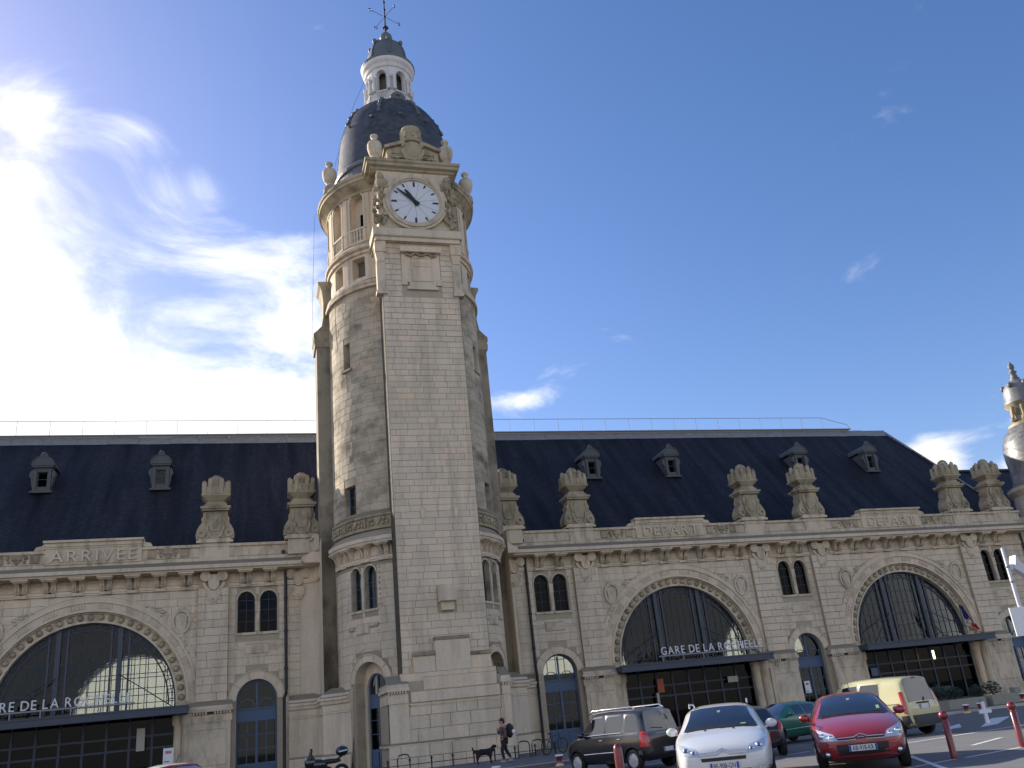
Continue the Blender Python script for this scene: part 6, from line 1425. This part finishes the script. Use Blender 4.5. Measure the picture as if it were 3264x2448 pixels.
# dark hatchback between, green saloon, pale car at the bottom edge
dk = Hatch('small_dark_hatchback', 'dark blue-black hatchback behind the white estate car, tail to us', (4.75 + 3.7 * math.sin(0.35), -28.3 + 3.7 * math.cos(0.35)), yaw_of(0.35 + PI), 3.8, 1.64, hatch_st(3.8, 1.42), 'p_navy', (0.8, 3.2), 0.29, scale=0.97)
dk.wheel_set('hubcap', 6)
for q in (-1, 1): dk.patch('tail_lamp', 'tail', [(q * 0.58, 0.74), (q * 0.76, 0.74), (q * 0.74, 0.96), (q * 0.62, 0.96)], 'rear', 0.015)
dk.plate('', 0.0, 0.68, 1, 0.44, 0.11); dk.bar('rear_wiper', 'plastic', [(0.0, 1.0), (-0.3, 1.04)], 0.012, 1)
for q in (-1, 1): dk.mirror(1.36, 0.95, 'p_navy', q)
gr = Hatch('green_hatchback', 'green hatchback with silver side strip behind the red car', (7.6, -22.6), yaw_of(rad(72)), 3.9, 1.65, hatch_st(3.9, 1.42), 'p_green', (0.8, 3.2), 0.29, scale=0.96)
gr.wheel_set('hubcap', 6)
for q in (-1, 1):
    gr.strip('side_moulding', 'chrome', [(1.1, 0.48), (2.4, 0.50)], q, 0.014); gr.strip('window_trim', 'p_green', [(1.4, 0.96), (3.2, 0.985)], q, 0.012); gr.mirror(1.4, 0.95, 'p_green', q)
    for x in (1.05, 2.35): gr.strip('door_seam', 'plastic', [(x, 0.9), (x, 0.25)], q, 0.006)
    gr.strip('door_handle', 'plastic', [(2.1, 0.8), (2.25, 0.8)], q, 0.016)
wt = Hatch('pale_roofed_hatchback', 'white hatchback with red roof edge, only its roof showing at the bottom', (-9.75, -27.6), yaw_of(rad(-28)), 3.9, 1.66, hatch_st(3.9, 1.5), 'p_white', (0.8, 3.2), 0.29, scale=1.0)
wt.wheel_set('hubcap', 6)
wt.bar('roof_edge', 'p_red', [(-0.5, 1.40), (-0.25, 1.43), (0.25, 1.43), (0.5, 1.40)], 0.03)
mb = MB(); mb.tube([(1.95, 0.0, 1.5), (1.75, 0.02, 1.68)], 0.012, 5); mb.build('aerial', 'plastic', wt.root)

# ------------------------------------------------------------------ people, dog, two-wheelers
def skin_body(name, chain, mat, parent=None, sub=2, root=0):
    """chain: list of (point, radius, index of parent or None)"""
    me = bpy.data.meshes.new(name); me.from_pydata([c[0] for c in chain], [(c[2], i) for i, c in enumerate(chain) if c[2] is not None], [])
    o = bpy.data.objects.new(name, me); COL.objects.link(o)
    o.modifiers.new('sk', 'SKIN'); sd = o.modifiers.new('s', 'SUBSURF'); sd.levels = sub; sd.render_levels = sub
    for i, c in enumerate(chain):
        r = c[1]; sv = me.skin_vertices[0].data[i]; sv.radius = (r, r) if isinstance(r, (int, float)) else r; sv.use_root = (i == root)
    m2 = bpy.data.meshes.new_from_object(o.evaluated_get(bpy.context.evaluated_depsgraph_get())); bpy.data.objects.remove(o)
    m2.materials.clear(); m2.materials.append(M[mat]); m2.polygons.foreach_set('use_smooth', [True] * len(m2.polygons))
    return link(name, m2, parent)
M['skin'] = plain('skin', (0.42, 0.24, 0.17), 0.6); M['hair'] = plain('dark_brown_hair', (0.035, 0.02, 0.013), 0.7)
M['jacket'] = plain('grey_red_jacket', (0.10, 0.075, 0.075), 0.85, var=0.4, scale=14); M['jacket_red'] = plain('red_jacket_part', (0.30, 0.05, 0.04), 0.85); M['orange'] = plain('orange_cloth', (0.62, 0.24, 0.10), 0.85)
M['trousers'] = plain('black_trousers', (0.018, 0.018, 0.022), 0.85); M['shoe'] = plain('pale_shoe', (0.40, 0.36, 0.34), 0.7); M['pack'] = plain('dark_backpack', (0.025, 0.02, 0.026), 0.8); M['pack_red'] = plain('maroon_backpack', (0.12, 0.02, 0.03), 0.8)
M['dog_fur'] = plain('black_dog_fur', (0.012, 0.011, 0.012), 0.85, var=0.5, scale=25)
PZ = 0.11
PE = thing('person', 'person with a backpack walking left in a patterned jacket, orange cloth at the waist', 'person', (1.53, -12.7, PZ), 0)
# local: x right, faces -x
ch = [((0, 0, 0.93), 0.135, None), ((-0.01, 0, 1.08), 0.125, 0), ((-0.02, 0, 1.25), 0.14, 1), ((-0.02, 0, 1.38), 0.125, 2), ((-0.035, 0, 1.48), 0.055, 3), ((-0.06, 0, 1.56), (0.085, 0.075), 4), ((-0.065, 0, 1.65), (0.095, 0.08), 5), ((-0.06, 0, 1.70), (0.06, 0.05), 6),
      ((-0.02, -0.10, 0.88), 0.09, 0), ((-0.16, -0.10, 0.50), 0.062, 8), ((-0.10, -0.10, 0.10), 0.042, 9), ((-0.22, -0.10, 0.045), 0.035, 10),
      ((0.02, 0.10, 0.88), 0.09, 0), ((0.06, 0.10, 0.50), 0.062, 12), ((0.26, 0.10, 0.16), 0.042, 13), ((0.17, 0.10, 0.055), 0.035, 14),
      ((-0.02, -0.19, 1.38), 0.065, 3), ((0.03, -0.25, 1.10), 0.048, 16), ((-0.13, -0.22, 0.93), 0.036, 17), ((-0.19, -0.21, 0.88), 0.03, 18),
      ((-0.02, 0.19, 1.38), 0.065, 3), ((-0.10, 0.24, 1.14), 0.048, 20), ((-0.22, 0.16, 1.28), 0.036, 21), ((-0.20, 0.10, 1.38), 0.03, 22)]
skin_body('body', ch, 'skin', PE)
g = lambda idx, d: [(ch[i][0], (ch[i][1] if isinstance(ch[i][1], (int, float)) else ch[i][1][0]) + d, None if k == 0 else p) for k, (i, p) in enumerate(idx)]
skin_body('jacket', g([(0, 0), (1, 0), (2, 1), (3, 2), (16, 3), (17, 4), (18, 5), (20, 3), (21, 7), (22, 8)], 0.022), 'jacket', PE)
skin_body('trousers', g([(0, 0), (8, 0), (9, 1), (10, 2), (12, 0), (13, 4), (14, 5)], 0.018), 'trousers', PE)
for i, j in ((10, 11), (14, 15)):
    mb = MB(); a = ch[i][0]; b = ch[j][0]; mb.ball(((a[0] + b[0]) / 2, a[1], max(0.04, b[2])), 0.14, 0.052, 0.05, 10, 6); mb.build('shoe', 'shoe', PE)
mb = MB(); mb.ball((-0.04, 0, 1.69), 0.115, 0.10, 0.095, 12, 8); mb.ball((0.02, 0, 1.62), 0.075, 0.085, 0.09, 10, 7); mb.build('hair', 'hair', PE)
mb = MB(); mb.ball((-0.155, 0, 1.60), 0.022, 0.014, 0.02, 6, 5); mb.build('nose', 'skin', PE)
for q in (-1, 1): mb = MB(); mb.ball((-0.145, q * 0.035, 1.635), 0.012, 0.014, 0.008, 6, 5); mb.build('eye', 'ink', PE); mb = MB(); mb.ball((-0.05, q * 0.088, 1.62), 0.02, 0.012, 0.03, 6, 5); mb.build('ear', 'skin', PE)
for q, ang in ((-1, 0), (1, 0)):
    p = ch[19][0] if q < 0 else ch[23][0]
    for k in range(5): mb = MB(); mb.tube([(p[0], p[1] + (k - 2) * 0.012, p[2]), (p[0] - 0.045, p[1] + (k - 2) * 0.016, p[2] - 0.01 * (1 if k else -2)), (p[0] - 0.062, p[1] + (k - 2) * 0.014, p[2] - 0.035)], 0.0085, 5); mb.build('finger', 'skin', PE)
mb = MB(); mb.lathe([(0.17, 0.86), (0.185, 0.90), (0.175, 1.0), (0.165, 1.03)], 0, 0, 18, cap=False); mb.build('waist_cloth', 'orange', PE)
mb = MB(); mb.ball((-0.11, -0.1, 1.32), 0.05, 0.06, 0.12, 8, 6); mb.ball((-0.11, 0.1, 1.32), 0.05, 0.06, 0.12, 8, 6); mb.build('jacket_front', 'jacket_red', PE)
BP = thing('backpack', 'dark maroon backpack with a white roll carried on the walker\'s back', 'backpack', (1.53 + 0.24, -12.7, PZ + 1.0), 0)
mb = MB(); mb.ball((0.03, 0, 0.24), 0.16, 0.19, 0.30, 14, 10); mb.build('bag', 'pack', BP); mb = MB(); mb.ball((0.10, 0, 0.34), 0.12, 0.16, 0.15, 12, 8); mb.build('bag_pocket', 'pack_red', BP)
for q in (-1, 1): mb = MB(); mb.tube([(-0.12, q * 0.11, 0.45), (-0.26, q * 0.12, 0.42), (-0.36, q * 0.12, 0.25), (-0.26, q * 0.13, 0.06), (-0.08, q * 0.13, 0.02)], 0.02, 6); mb.build('strap', 'pack', BP)
mb = MB(); mb.tube([(0.16, -0.2, 0.20), (0.20, 0.2, 0.20)], 0.075, 10); mb.build('bag_roll', 'white', BP)
DG = thing('dog', 'black dog with raised tail standing left of the walking person', 'dog', (0.62, -12.6, PZ), 0)
dc = [((0, 0, 0.50), 0.13, None), ((0.22, 0, 0.50), 0.15, 0), ((0.34, 0, 0.56), 0.10, 1), ((0.42, 0, 0.67), 0.085, 2), ((0.47, 0, 0.70), 0.08, 3), ((0.58, 0, 0.67), 0.045, 4), ((-0.25, 0, 0.50), 0.12, 0), ((-0.36, 0, 0.54), 0.05, 6), ((-0.46, 0, 0.60), 0.035, 7), ((-0.50, 0, 0.74), 0.03, 8),
      ((0.26, -0.09, 0.36), 0.06, 1), ((0.25, -0.09, 0.19), 0.04, 10), ((0.28, -0.09, 0.03), 0.035, 11), ((0.26, 0.09, 0.36), 0.06, 1), ((0.30, 0.09, 0.19), 0.04, 13), ((0.31, 0.09, 0.03), 0.035, 14),
      ((-0.26, -0.09, 0.36), 0.075, 6), ((-0.34, -0.09, 0.20), 0.04, 16), ((-0.29, -0.09, 0.03), 0.035, 17), ((-0.26, 0.09, 0.36), 0.075, 6), ((-0.30, 0.09, 0.20), 0.04, 19), ((-0.25, 0.09, 0.03), 0.035, 20)]
skin_body('body', dc, 'dog_fur', DG)
for q in (-1, 1): mb = MB(); mb.ball((0.44, q * 0.085, 0.68), 0.045, 0.02, 0.075, 8, 6); mb.build('ear', 'dog_fur', DG)
mb = MB(); mb.ball((0.62, 0, 0.68), 0.02); mb.build('nose', 'ink', DG)

def torus_y(mb, c, R, r, n=28, k=8, mi=0):
    vs = []
    for i in range(n):
        a = 2 * PI * i / n
        for j in range(k):
            b = 2 * PI * j / k; vs.append((c[0] + (R + r * math.cos(b)) * math.cos(a), c[1] + r * math.sin(b), c[2] + (R + r * math.cos(b)) * math.sin(a)))
    mb.add(vs, [(i * k + j, i * k + (j + 1) % k, ((i + 1) % n) * k + (j + 1) % k, ((i + 1) % n) * k + j) for i in range(n) for j in range(k)], mi, True)
MO = thing('motorbike', 'black motorbike with a top case parked by the left pier of the tower', 'motorbike', (-5.95, -11.0, PZ), 0); MO.scale = (1.12, 1.12, 1.12)
for x in (-0.72, 0.66):
    mb = MB(); torus_y(mb, (x, 0, 0.29), 0.23, 0.065); w = mb.build('wheel', 'tyre', MO); mb = MB(); mb.add(*cyl_y(x, 0, 0.29, 0.17, 0.02, 18)); mb.build('rim', 'alloy', w)
mb = MB(); mb.ball((-0.25, 0, 0.62), 0.42, 0.15, 0.2, 14, 8); mb.ball((-0.48, 0, 0.72), 0.22, 0.2, 0.24, 12, 8); mb.build('fairing', 'p_black', MO)
mb = MB(); mb.ball((0.25, 0, 0.70), 0.42, 0.14, 0.09, 12, 8); mb.build('saddle', 'plastic', MO); mb = MB(); mb.ball((0.05, 0, 0.38), 0.32, 0.14, 0.17, 12, 8); mb.build('engine', 'iron', MO)
mb = MB(); mb.prism([(-0.60, 0.80), (-0.46, 0.82), (-0.40, 1.12), (-0.50, 1.10)], -0.16, 0.16); mb.build('windshield', 'car_glass', MO)
mb = MB(); mb.tube([(-0.40, -0.36, 0.96), (-0.45, 0, 0.90), (-0.40, 0.36, 0.96)], 0.018, 6); mb.build('handlebar', 'iron', MO)
for q in (-1, 1):
    mb = MB(); mb.tube([(-0.42, q * 0.25, 0.95), (-0.44, q * 0.32, 1.12)], 0.01, 5); mb.ball((-0.44, q * 0.34, 1.16), 0.03, 0.075, 0.05, 10, 6); mb.build('mirror', 'plastic', MO); mb = MB(); mb.tube([(-0.45, q * 0.07, 0.8), (-0.72, q * 0.07, 0.29)], 0.025, 6); mb.build('fork', 'chrome', MO)
mb = MB(); mb.ball((-0.64, 0, 0.84), 0.06, 0.09, 0.09, 10, 6); mb.build('headlight', 'lens', MO)
mb = MB(); mb.ball((0.70, 0, 1.02), 0.24, 0.24, 0.19, 16, 10); tcs = mb.build('top_case', 'p_black', MO); mb = MB(); mb.tube([(0.56, -0.225, 1.0), (0.72, -0.25, 1.02), (0.88, -0.2, 1.04)], 0.022, 6); mb.build('reflector_strip', 'white', tcs); mb = MB(); mb.tube([(0.62, 0, 1.2), (0.70, 0, 1.25), (0.78, 0, 1.2)], 0.014, 6); mb.build('case_handle', 'chrome', tcs)
mb = MB(); mb.tube([(0.45, 0, 0.72), (0.68, 0, 0.84)], 0.04, 6); mb.build('case_bracket', 'iron', MO)
def bicycle(loc, rot, label):
    B = thing('bicycle', label, 'bicycle', loc, rot, 'bicycles by the tower')
    for x in (-0.52, 0.52):
        mb = MB(); torus_y(mb, (x, 0, 0.34), 0.32, 0.02, 26, 6); w = mb.build('wheel', 'tyre', B); mb = MB()
        for k in range(9): a = PI * k / 9; mb.tube([(x - 0.31 * math.cos(a), 0, 0.34 - 0.31 * math.sin(a)), (x + 0.31 * math.cos(a), 0, 0.34 + 0.31 * math.sin(a))], 0.003, 4)
        mb.build('spokes', 'rail', w)
    mb = MB()
    for p, q in (((-0.52, 0, 0.34), (-0.08, 0, 0.32)), ((-0.52, 0, 0.34), (-0.22, 0, 0.78)), ((-0.08, 0, 0.32), (-0.24, 0, 0.86)), ((-0.22, 0, 0.76), (0.34, 0, 0.80)), ((-0.08, 0, 0.32), (0.36, 0, 0.74)), ((0.52, 0, 0.34), (0.32, 0, 0.92))): mb.tube([p, q], 0.017, 6)
    mb.build('frame', 'iron', B); mb = MB(); mb.ball((-0.25, 0, 0.90), 0.13, 0.07, 0.035, 10, 6); mb.build('saddle', 'plastic', B); mb = MB(); mb.tube([(0.22, -0.27, 0.98), (0.32, -0.1, 1.0), (0.32, 0.1, 1.0), (0.22, 0.27, 0.98)], 0.013, 6); mb.build('handlebar', 'rail', B)
    return B
bicycle((4.75, -9.6, PZ), rad(25), 'dark bicycle leaning by the arched door right of the tower')

# ------------------------------------------------------------------ street furniture
M['bollard'] = plain('dark_red_enamel', (0.20, 0.022, 0.028), 0.35, coat=0.5, var=0.15); M['yellow'] = plain('yellow_tip', (0.75, 0.55, 0.25), 0.5)
def bollard_ball(loc, label):
    B = thing('ball_topped_bollard', label, 'bollard', loc, 0, 'tall red bollards'); mb = MB(); mb.lathe([(0.07, 0), (0.07, 0.72), (0.055, 0.735)], 0, 0, 18); mb.build('post', 'bollard', B)
    mb = MB(); mb.lathe([(0.06, 0.73), (0.065, 0.745), (0.055, 0.76)], 0, 0, 16); mb.build('collar', 'bollard', B); mb = MB(); mb.ball((0, 0, 0.845), 0.10, n=18, m=12); mb.build('ball', 'bollard', B); return B
b1 = bollard_ball((5.16, -35.25, 0), 'tall red ball-topped bollard just right of the red car'); dup(b1, (7.42, -34.75, 0), 0, 'tall red ball-topped bollard at the right edge beside the white line', 'tall red bollards')
B = thing('round_topped_bollard', 'red round-topped post in front of the black microvan', 'bollard', (-2.74, -36.6, 0), 0, 'tall red bollards')
mb = MB(); mb.lathe([(0.075, 0), (0.075, 0.95), (0.072, 1.0), (0.05, 1.06), (0, 1.075)], 0, 0, 18, cap=False); mb.build('post', 'bollard', B); mb = MB(); mb.lathe([(0.078, 0.84), (0.08, 0.85), (0.078, 0.86)], 0, 0, 18, cap=False); mb.build('collar', 'bollard', B)
def short_bollard(loc, label):
    B = thing('short_bollard', label, 'bollard', loc, 0, 'short waisted red bollards'); mb = MB(); mb.lathe([(0.16, 0), (0.14, 0.04), (0.09, 0.10), (0.11, 0.24), (0.15, 0.32), (0.15, 0.35)], 0, 0, 18); mb.build('post', 'bollard', B)
    mb = MB(); mb.lathe([(0.152, 0.33), (0.152, 0.37), (0.12, 0.385), (0, 0.39)], 0, 0, 18, cap=False); mb.build('cap', 'white', B); mb = MB(); mb.lathe([(0.165, 0.0), (0.145, 0.045), (0.1, 0.09)], 0, 0, 18, cap=False); mb.build('foot', 'yellow', B); return B
s0 = short_bollard((2.0, -18.6, 0), 'short red bollard by the kerb left of the black microvan')
for loc, lab in (((22.7, -15.9, 0), 'short red bollard by the kerb left of the white post'), ((23.65, -15.75, 0), 'short red bollard by the kerb right of the white post'), ((29.6, -12.2, PZ), 'short red bollard at the right edge by the stone block'), ((-1.3, -22.2, 0), 'short red bollard whose top shows below the black dog')): dup(s0, loc, 0, lab, 'short waisted red bollards')
WP = thing('white_post', 'white post with a short cross arm standing in the road', 'post', (15.42, -25.05, 0)); mb = MB(); mb.cbox(0, 0, 0.36, 0.12, 0.07, 0.72); mb.build('upright', 'white', WP); mb = MB(); mb.cbox(0.0, -0.02, 0.39, 0.50, 0.06, 0.13); mb.build('cross_arm', 'white', WP); mb = MB(); mb.cbox(0, 0, 0.74, 0.15, 0.10, 0.06); mb.build('cap', 'rail', WP)
# low rail along the foot of the tower
RA = thing('low_railing', 'low black railing along the foot of the clock tower', 'railing', (-0.5, -9.9, PZ)); mb = MB(); mb.tube([(-3.0, 0, 0.26), (5.4, 0.25, 0.26)], 0.018, 6); mb.build('rail', 'iron', RA)
for k in range(9):
    x = -2.6 + k * 0.98; mb = MB(); mb.lathe([(0.03, 0), (0.03, 0.40), (0.05, 0.42), (0.055, 0.46), (0.03, 0.52), (0, 0.54)], x, 0.02 + 0.03 * k, 10, cap=False); mb.build('post', 'iron', RA)
def hoop(loc, label):
    mb = MB(); mb.tube([(-0.27, 0, 0), (-0.27, 0, 0.55), (-0.2, 0, 0.68), (0, 0, 0.72), (0.2, 0, 0.68), (0.27, 0, 0.55), (0.27, 0, 0)], 0.028, 8); return tag(mb.build('bicycle_hoop', 'iron', None, origin=(0, 0, 0)), label, 'bike stand', 'iron bicycle hoops')
h = hoop(None, 'black iron bicycle hoop right of the walking person'); h.location = (3.05, -10.3, PZ); h2 = h.copy(); COL.objects.link(h2); h2.location = (3.75, -10.15, PZ); h2['label'] = 'second black bicycle hoop, nearer the arched door'
h3 = h.copy(); COL.objects.link(h3); h3.location = (-2.45, -10.25, PZ); h3['label'] = 'black bicycle hoop by the tower door on the left'
# tricolour flag on the right canopy
FL = thing('flag', 'limp blue white and red flag on a pole above the right canopy', 'flag', (37.4, -1.2, 4.2)); mb = MB(); mb.tube([(0.4, 0.9, 0.1), (-0.1, 0.1, 1.1), (-0.7, -0.6, 2.1)], 0.025, 6); mb.build('flagpole', 'rail', FL)
M['flag_blue'] = plain('flag_blue', (0.012, 0.02, 0.11), 0.9); M['flag_white'] = plain('flag_white', (0.55, 0.55, 0.55), 0.9); M['flag_red'] = plain('flag_red', (0.42, 0.02, 0.025), 0.9)
for k, (cn, z0, z1, x0) in enumerate((('flag_blue', 1.95, 1.0, -0.70), ('flag_white', 1.15, 0.72, -0.42), ('flag_red', 0.98, 0.38, -0.22))):
    mb = MB(); n = 10; vs = []
    for j in range(7):
        t = j / 6
        for i in range(n + 1):
            u = i / n; vs.append((x0 + 0.55 * u * (0.55 + 0.45 * t) + 0.12 * t, -0.62 + 0.07 * math.sin(u * 9 + k + t), lerp(z0, z1, t) - 0.35 * u * (1 - t * 0.3)))
    mb.add(vs, [(j * (n + 1) + i, j * (n + 1) + i + 1, (j + 1) * (n + 1) + i + 1, (j + 1) * (n + 1) + i) for j in range(6) for i in range(n)], 0, True); mb.build('flag_band', cn, FL)
# sign on a pole at the right edge
SP = thing('sign_pole', 'pale grey pole with lamp and white panel at the right edge', 'sign post', (13.25, -30.0, 0)); M['pole'] = plain('pale_grey_pole', (0.60, 0.61, 0.64), 0.4)
mb = MB(); mb.lathe([(0.055, 0), (0.055, 3.4), (0.045, 5.1), (0.0, 5.12)], 0, 0, 14, cap=False); mb.build('pole', 'pole', SP)
mb = MB(); mb.box(-0.5, 0.5, -0.10, -0.07, 2.5, 3.32); pn = mb.build('panel', 'white', SP); mb = MB(); mb.box(-0.06, 0.3, -0.14, -0.1, 3.0, 3.06); mb.box(0.05, 0.4, -0.14, -0.1, 2.66, 2.72); mb.build('bracket', 'pole', pn)
mb = MB(); mb.prism([(0.15, 4.45), (0.62, 4.15), (0.75, 4.30), (0.45, 4.62), (0.3, 4.85)], -0.12, 0.12); mb.box(0.04, 0.35, -0.05, 0.05, 4.42, 4.6); lp = mb.build('camera_housing', 'pole', SP); mb = MB(); mb.ball((0.62, -0.1, 4.3), 0.05); mb.build('lens', 'glass_dark', lp)
for z in (4.05, 4.5): mb = MB(); mb.lathe([(0.06, z), (0.065, z + 0.02), (0.06, z + 0.05)], 0, 0, 14, cap=False); mb.build('pole_band', 'rail', SP)
mb = MB(); mb.tube([(-0.15, -0.1, 2.2), (0.9, -0.1, 2.28)], 0.03, 6); mb.build('cross_tube', 'white', SP)
# posters and boards
def poster(loc, w, hgt, label):
    P = thing('poster', label, 'poster', loc); mb = MB(); mb.box(-w / 2, w / 2, 0, 0.03, 0, hgt); mb.build('sheet', 'white', P); return P
p1 = poster((-12.95, -0.75, 1.46), 0.5, 0.74, 'white station notice with red logo left of the pilaster by the left arch'); mb = MB(); mb.box(-0.14, 0.14, -0.006, 0.0, 0.48, 0.60); lg = mb.build('logo', 'flag_red', p1); text('SNCF', 0.1, 0.004, (0, -0.009, 0.51), 'white', lg, 'logo_letters'); mb = MB(); mb.box(-0.2, 0.06, -0.006, 0, 0.08, 0.12); mb.build('printed_line', 'ink', p1)
p2 = poster((25.2, 0.22, 1.6), 0.42, 0.72, 'white notice with dark logo on the blue door between the right arches'); mb = MB(); mb.box(-0.1, 0.1, -0.006, 0, 0.5, 0.58); mb.build('logo', 'ink', p2); mb = MB(); mb.box(-0.14, 0.04, -0.006, 0, 0.08, 0.12); mb.build('printed_line', 'ink', p2)
# signs and lamp in the dark entrances
M['orange_sign'] = plain('orange_board', (0.40, 0.10, 0.05), 0.6); M['pale_sign'] = plain('pale_board', (0.42, 0.40, 0.36), 0.6)
def board(loc, w, hgt, mat, label, rot=0):
    mb = MB(); mb.box(-w / 2, w / 2, 0, 0.04, 0, hgt); o = mb.build('hanging_board', mat, None); o.location = loc; o.rotation_euler = (0, 0, rot); return tag(o, label, 'sign board', 'boards hanging in the entrances')
board((15.05, 0.2, 2.5), 0.42, 0.8, 'orange_sign', 'orange board under the middle canopy'); board((14.75, 0.15, 1.6), 0.16, 0.9, 'pale_sign', 'narrow pale banner under the middle canopy'); board((20.0, 0.2, 2.7), 0.7, 0.35, 'pale_sign', 'small pale board under the middle canopy at its right')
board((30.4, 0.2, 2.2), 0.5, 0.5, 'blue', 'small blue board in the right entrance'); board((-14.4, 0.2, 2.2), 0.4, 1.1, 'pale_sign', 'pale banner in the left entrance')
LP = thing('hanging_lamp', 'small yellow-lit lamp hanging in the right entrance', 'lamp', (34.9, -0.3, 2.5)); mb = MB(); mb.tube([(0, 0, 0.95), (0, 0, 1.42)], 0.02, 6); mb.build('stem', 'iron', LP); mb = MB(); mb.tube([(0, 0, 0.38), (0, 0, 0.92)], 0.07, 10); mb.build('lamp_tube', 'lamp', LP)
# planter with shrubs and a stone block on the right
M['leaf'] = plain('shrub_leaf', (0.03, 0.05, 0.025), 0.7, var=0.5, scale=6); M['planter'] = plain('planter_stone', (0.33, 0.31, 0.25), 0.9, var=0.2)
PL = thing('planter', 'long low stone planter with dark shrubs on the right pavement', 'planter', (25.6, -13.4, PZ))
for x0, x1 in ((-1.9, 0.35), (0.75, 2.4)):
    mb = MB(); mb.chamfer(x0, x1, -0.3, 0.5, 0, 0.46, 0.02); mb.build('planter_wall', 'planter', PL)
def shrub(loc, r, h, seed, label):
    rr = random.Random(seed); S = thing('shrub', label, 'shrub', loc, 0, 'shrubs in the planter'); mb = MB()
    for k in range(5): a = rr.uniform(0, 6.28); mb.tube([(0, 0, 0), (r * 0.5 * math.cos(a), r * 0.4 * math.sin(a), h * 0.7)], 0.012, 5)
    mb.build('stem', 'hair', S); mb = MB()
    for k in range(420):
        a = rr.uniform(0, 6.28); q = r * math.sqrt(rr.random()); z = h * (0.15 + 0.85 * rr.random() * (1 - 0.4 * q / r)); p = Vector((q * math.cos(a), q * 0.6 * math.sin(a), z)); d = Vector((rr.gauss(0, 1), rr.gauss(0, 1), rr.gauss(0, 1))).normalized(); e = d.orthogonal().normalized(); s_ = rr.uniform(0.03, 0.065)
        mb.add([p - d * s_ * 1.3, p + e * s_ * 0.6, p + d * s_ * 1.3, p - e * s_ * 0.6], [(0, 1, 2, 3)])
    mb.build('leaves', 'leaf', S, kind='stuff'); return S
for k, (x, y, r, h_, lab) in enumerate(((24.0, -12.9, 0.5, 0.95, 'tall dark shrub at the left end of the planter'), (24.9, -12.8, 0.5, 0.75, 'low dark shrub near the middle of the planter'), (26.2, -12.9, 0.45, 0.7, 'dark shrub right of the white post, in the planter'), (27.2, -12.9, 0.5, 0.85, 'dark shrub at the right end of the planter'))): shrub((x, y, PZ + 0.40), r, h_, k, lab)
mb = MB(); mb.chamfer(-0.2, 0.2, -0.2, 0.2, 0, 0.66, 0.02); o = mb.build('stone_block', 'planter', None); o.location = (31.2, -10.2, PZ); tag(o, 'short pale stone block standing on the pavement at far right', 'stone block')
mb = MB(); mb.box(-4.2, 1.6, -0.02, 0.02, 0.7, 1.05); o = mb.build('blue_barrier', 'blue_dark', None); o.location = (31.5, -3.2, PZ); tag(o, 'dark blue barrier panel in front of the right entrance', 'barrier')

# ------------------------------------------------------------------ road markings
def mark(name, poly, z=0.004): return sheet(name, poly, z, 'paint', kind='structure')
def line(a, b, w, z=0.004, name='road_marking'):
    a, b = Vector(a), Vector(b); d = (b - a).normalized(); n = Vector((-d.y, d.x)) * w / 2; return mark(name, [tuple(a - n), tuple(b - n), tuple(b + n), tuple(a + n)], z)
line((5.35, -35.35), (8.4, -34.45), 0.10); line((2.9, -36.0), (5.1, -35.35), 0.10); line((5.6, -33.3), (3.0, -37.8), 0.12, 0.008); line((8.4, -29.4), (15.0, -27.85), 0.13); line((7.9, -32.7), (9.8, -31.6), 0.12)
line((3.3, -28.6), (6.6, -27.75), 0.14); line((0.9, -25.6), (2.6, -24.9), 0.14); line((2.75, -24.6), (4.6, -24.0), 0.12); line((3.2, -31.4), (4.2, -29.4), 0.12)
mark('arrow_marking', [(13.69, -26.6), (14.81, -26.14), (18.76, -22.56), (17.96, -22.47)]); mark('arrow_marking', [(12.64, -26.02), (15.73, -23.33), (14.35, -24.4)][::1] if False else [(12.64, -26.02), (14.0, -25.4), (15.73, -23.33), (14.35, -24.4)])
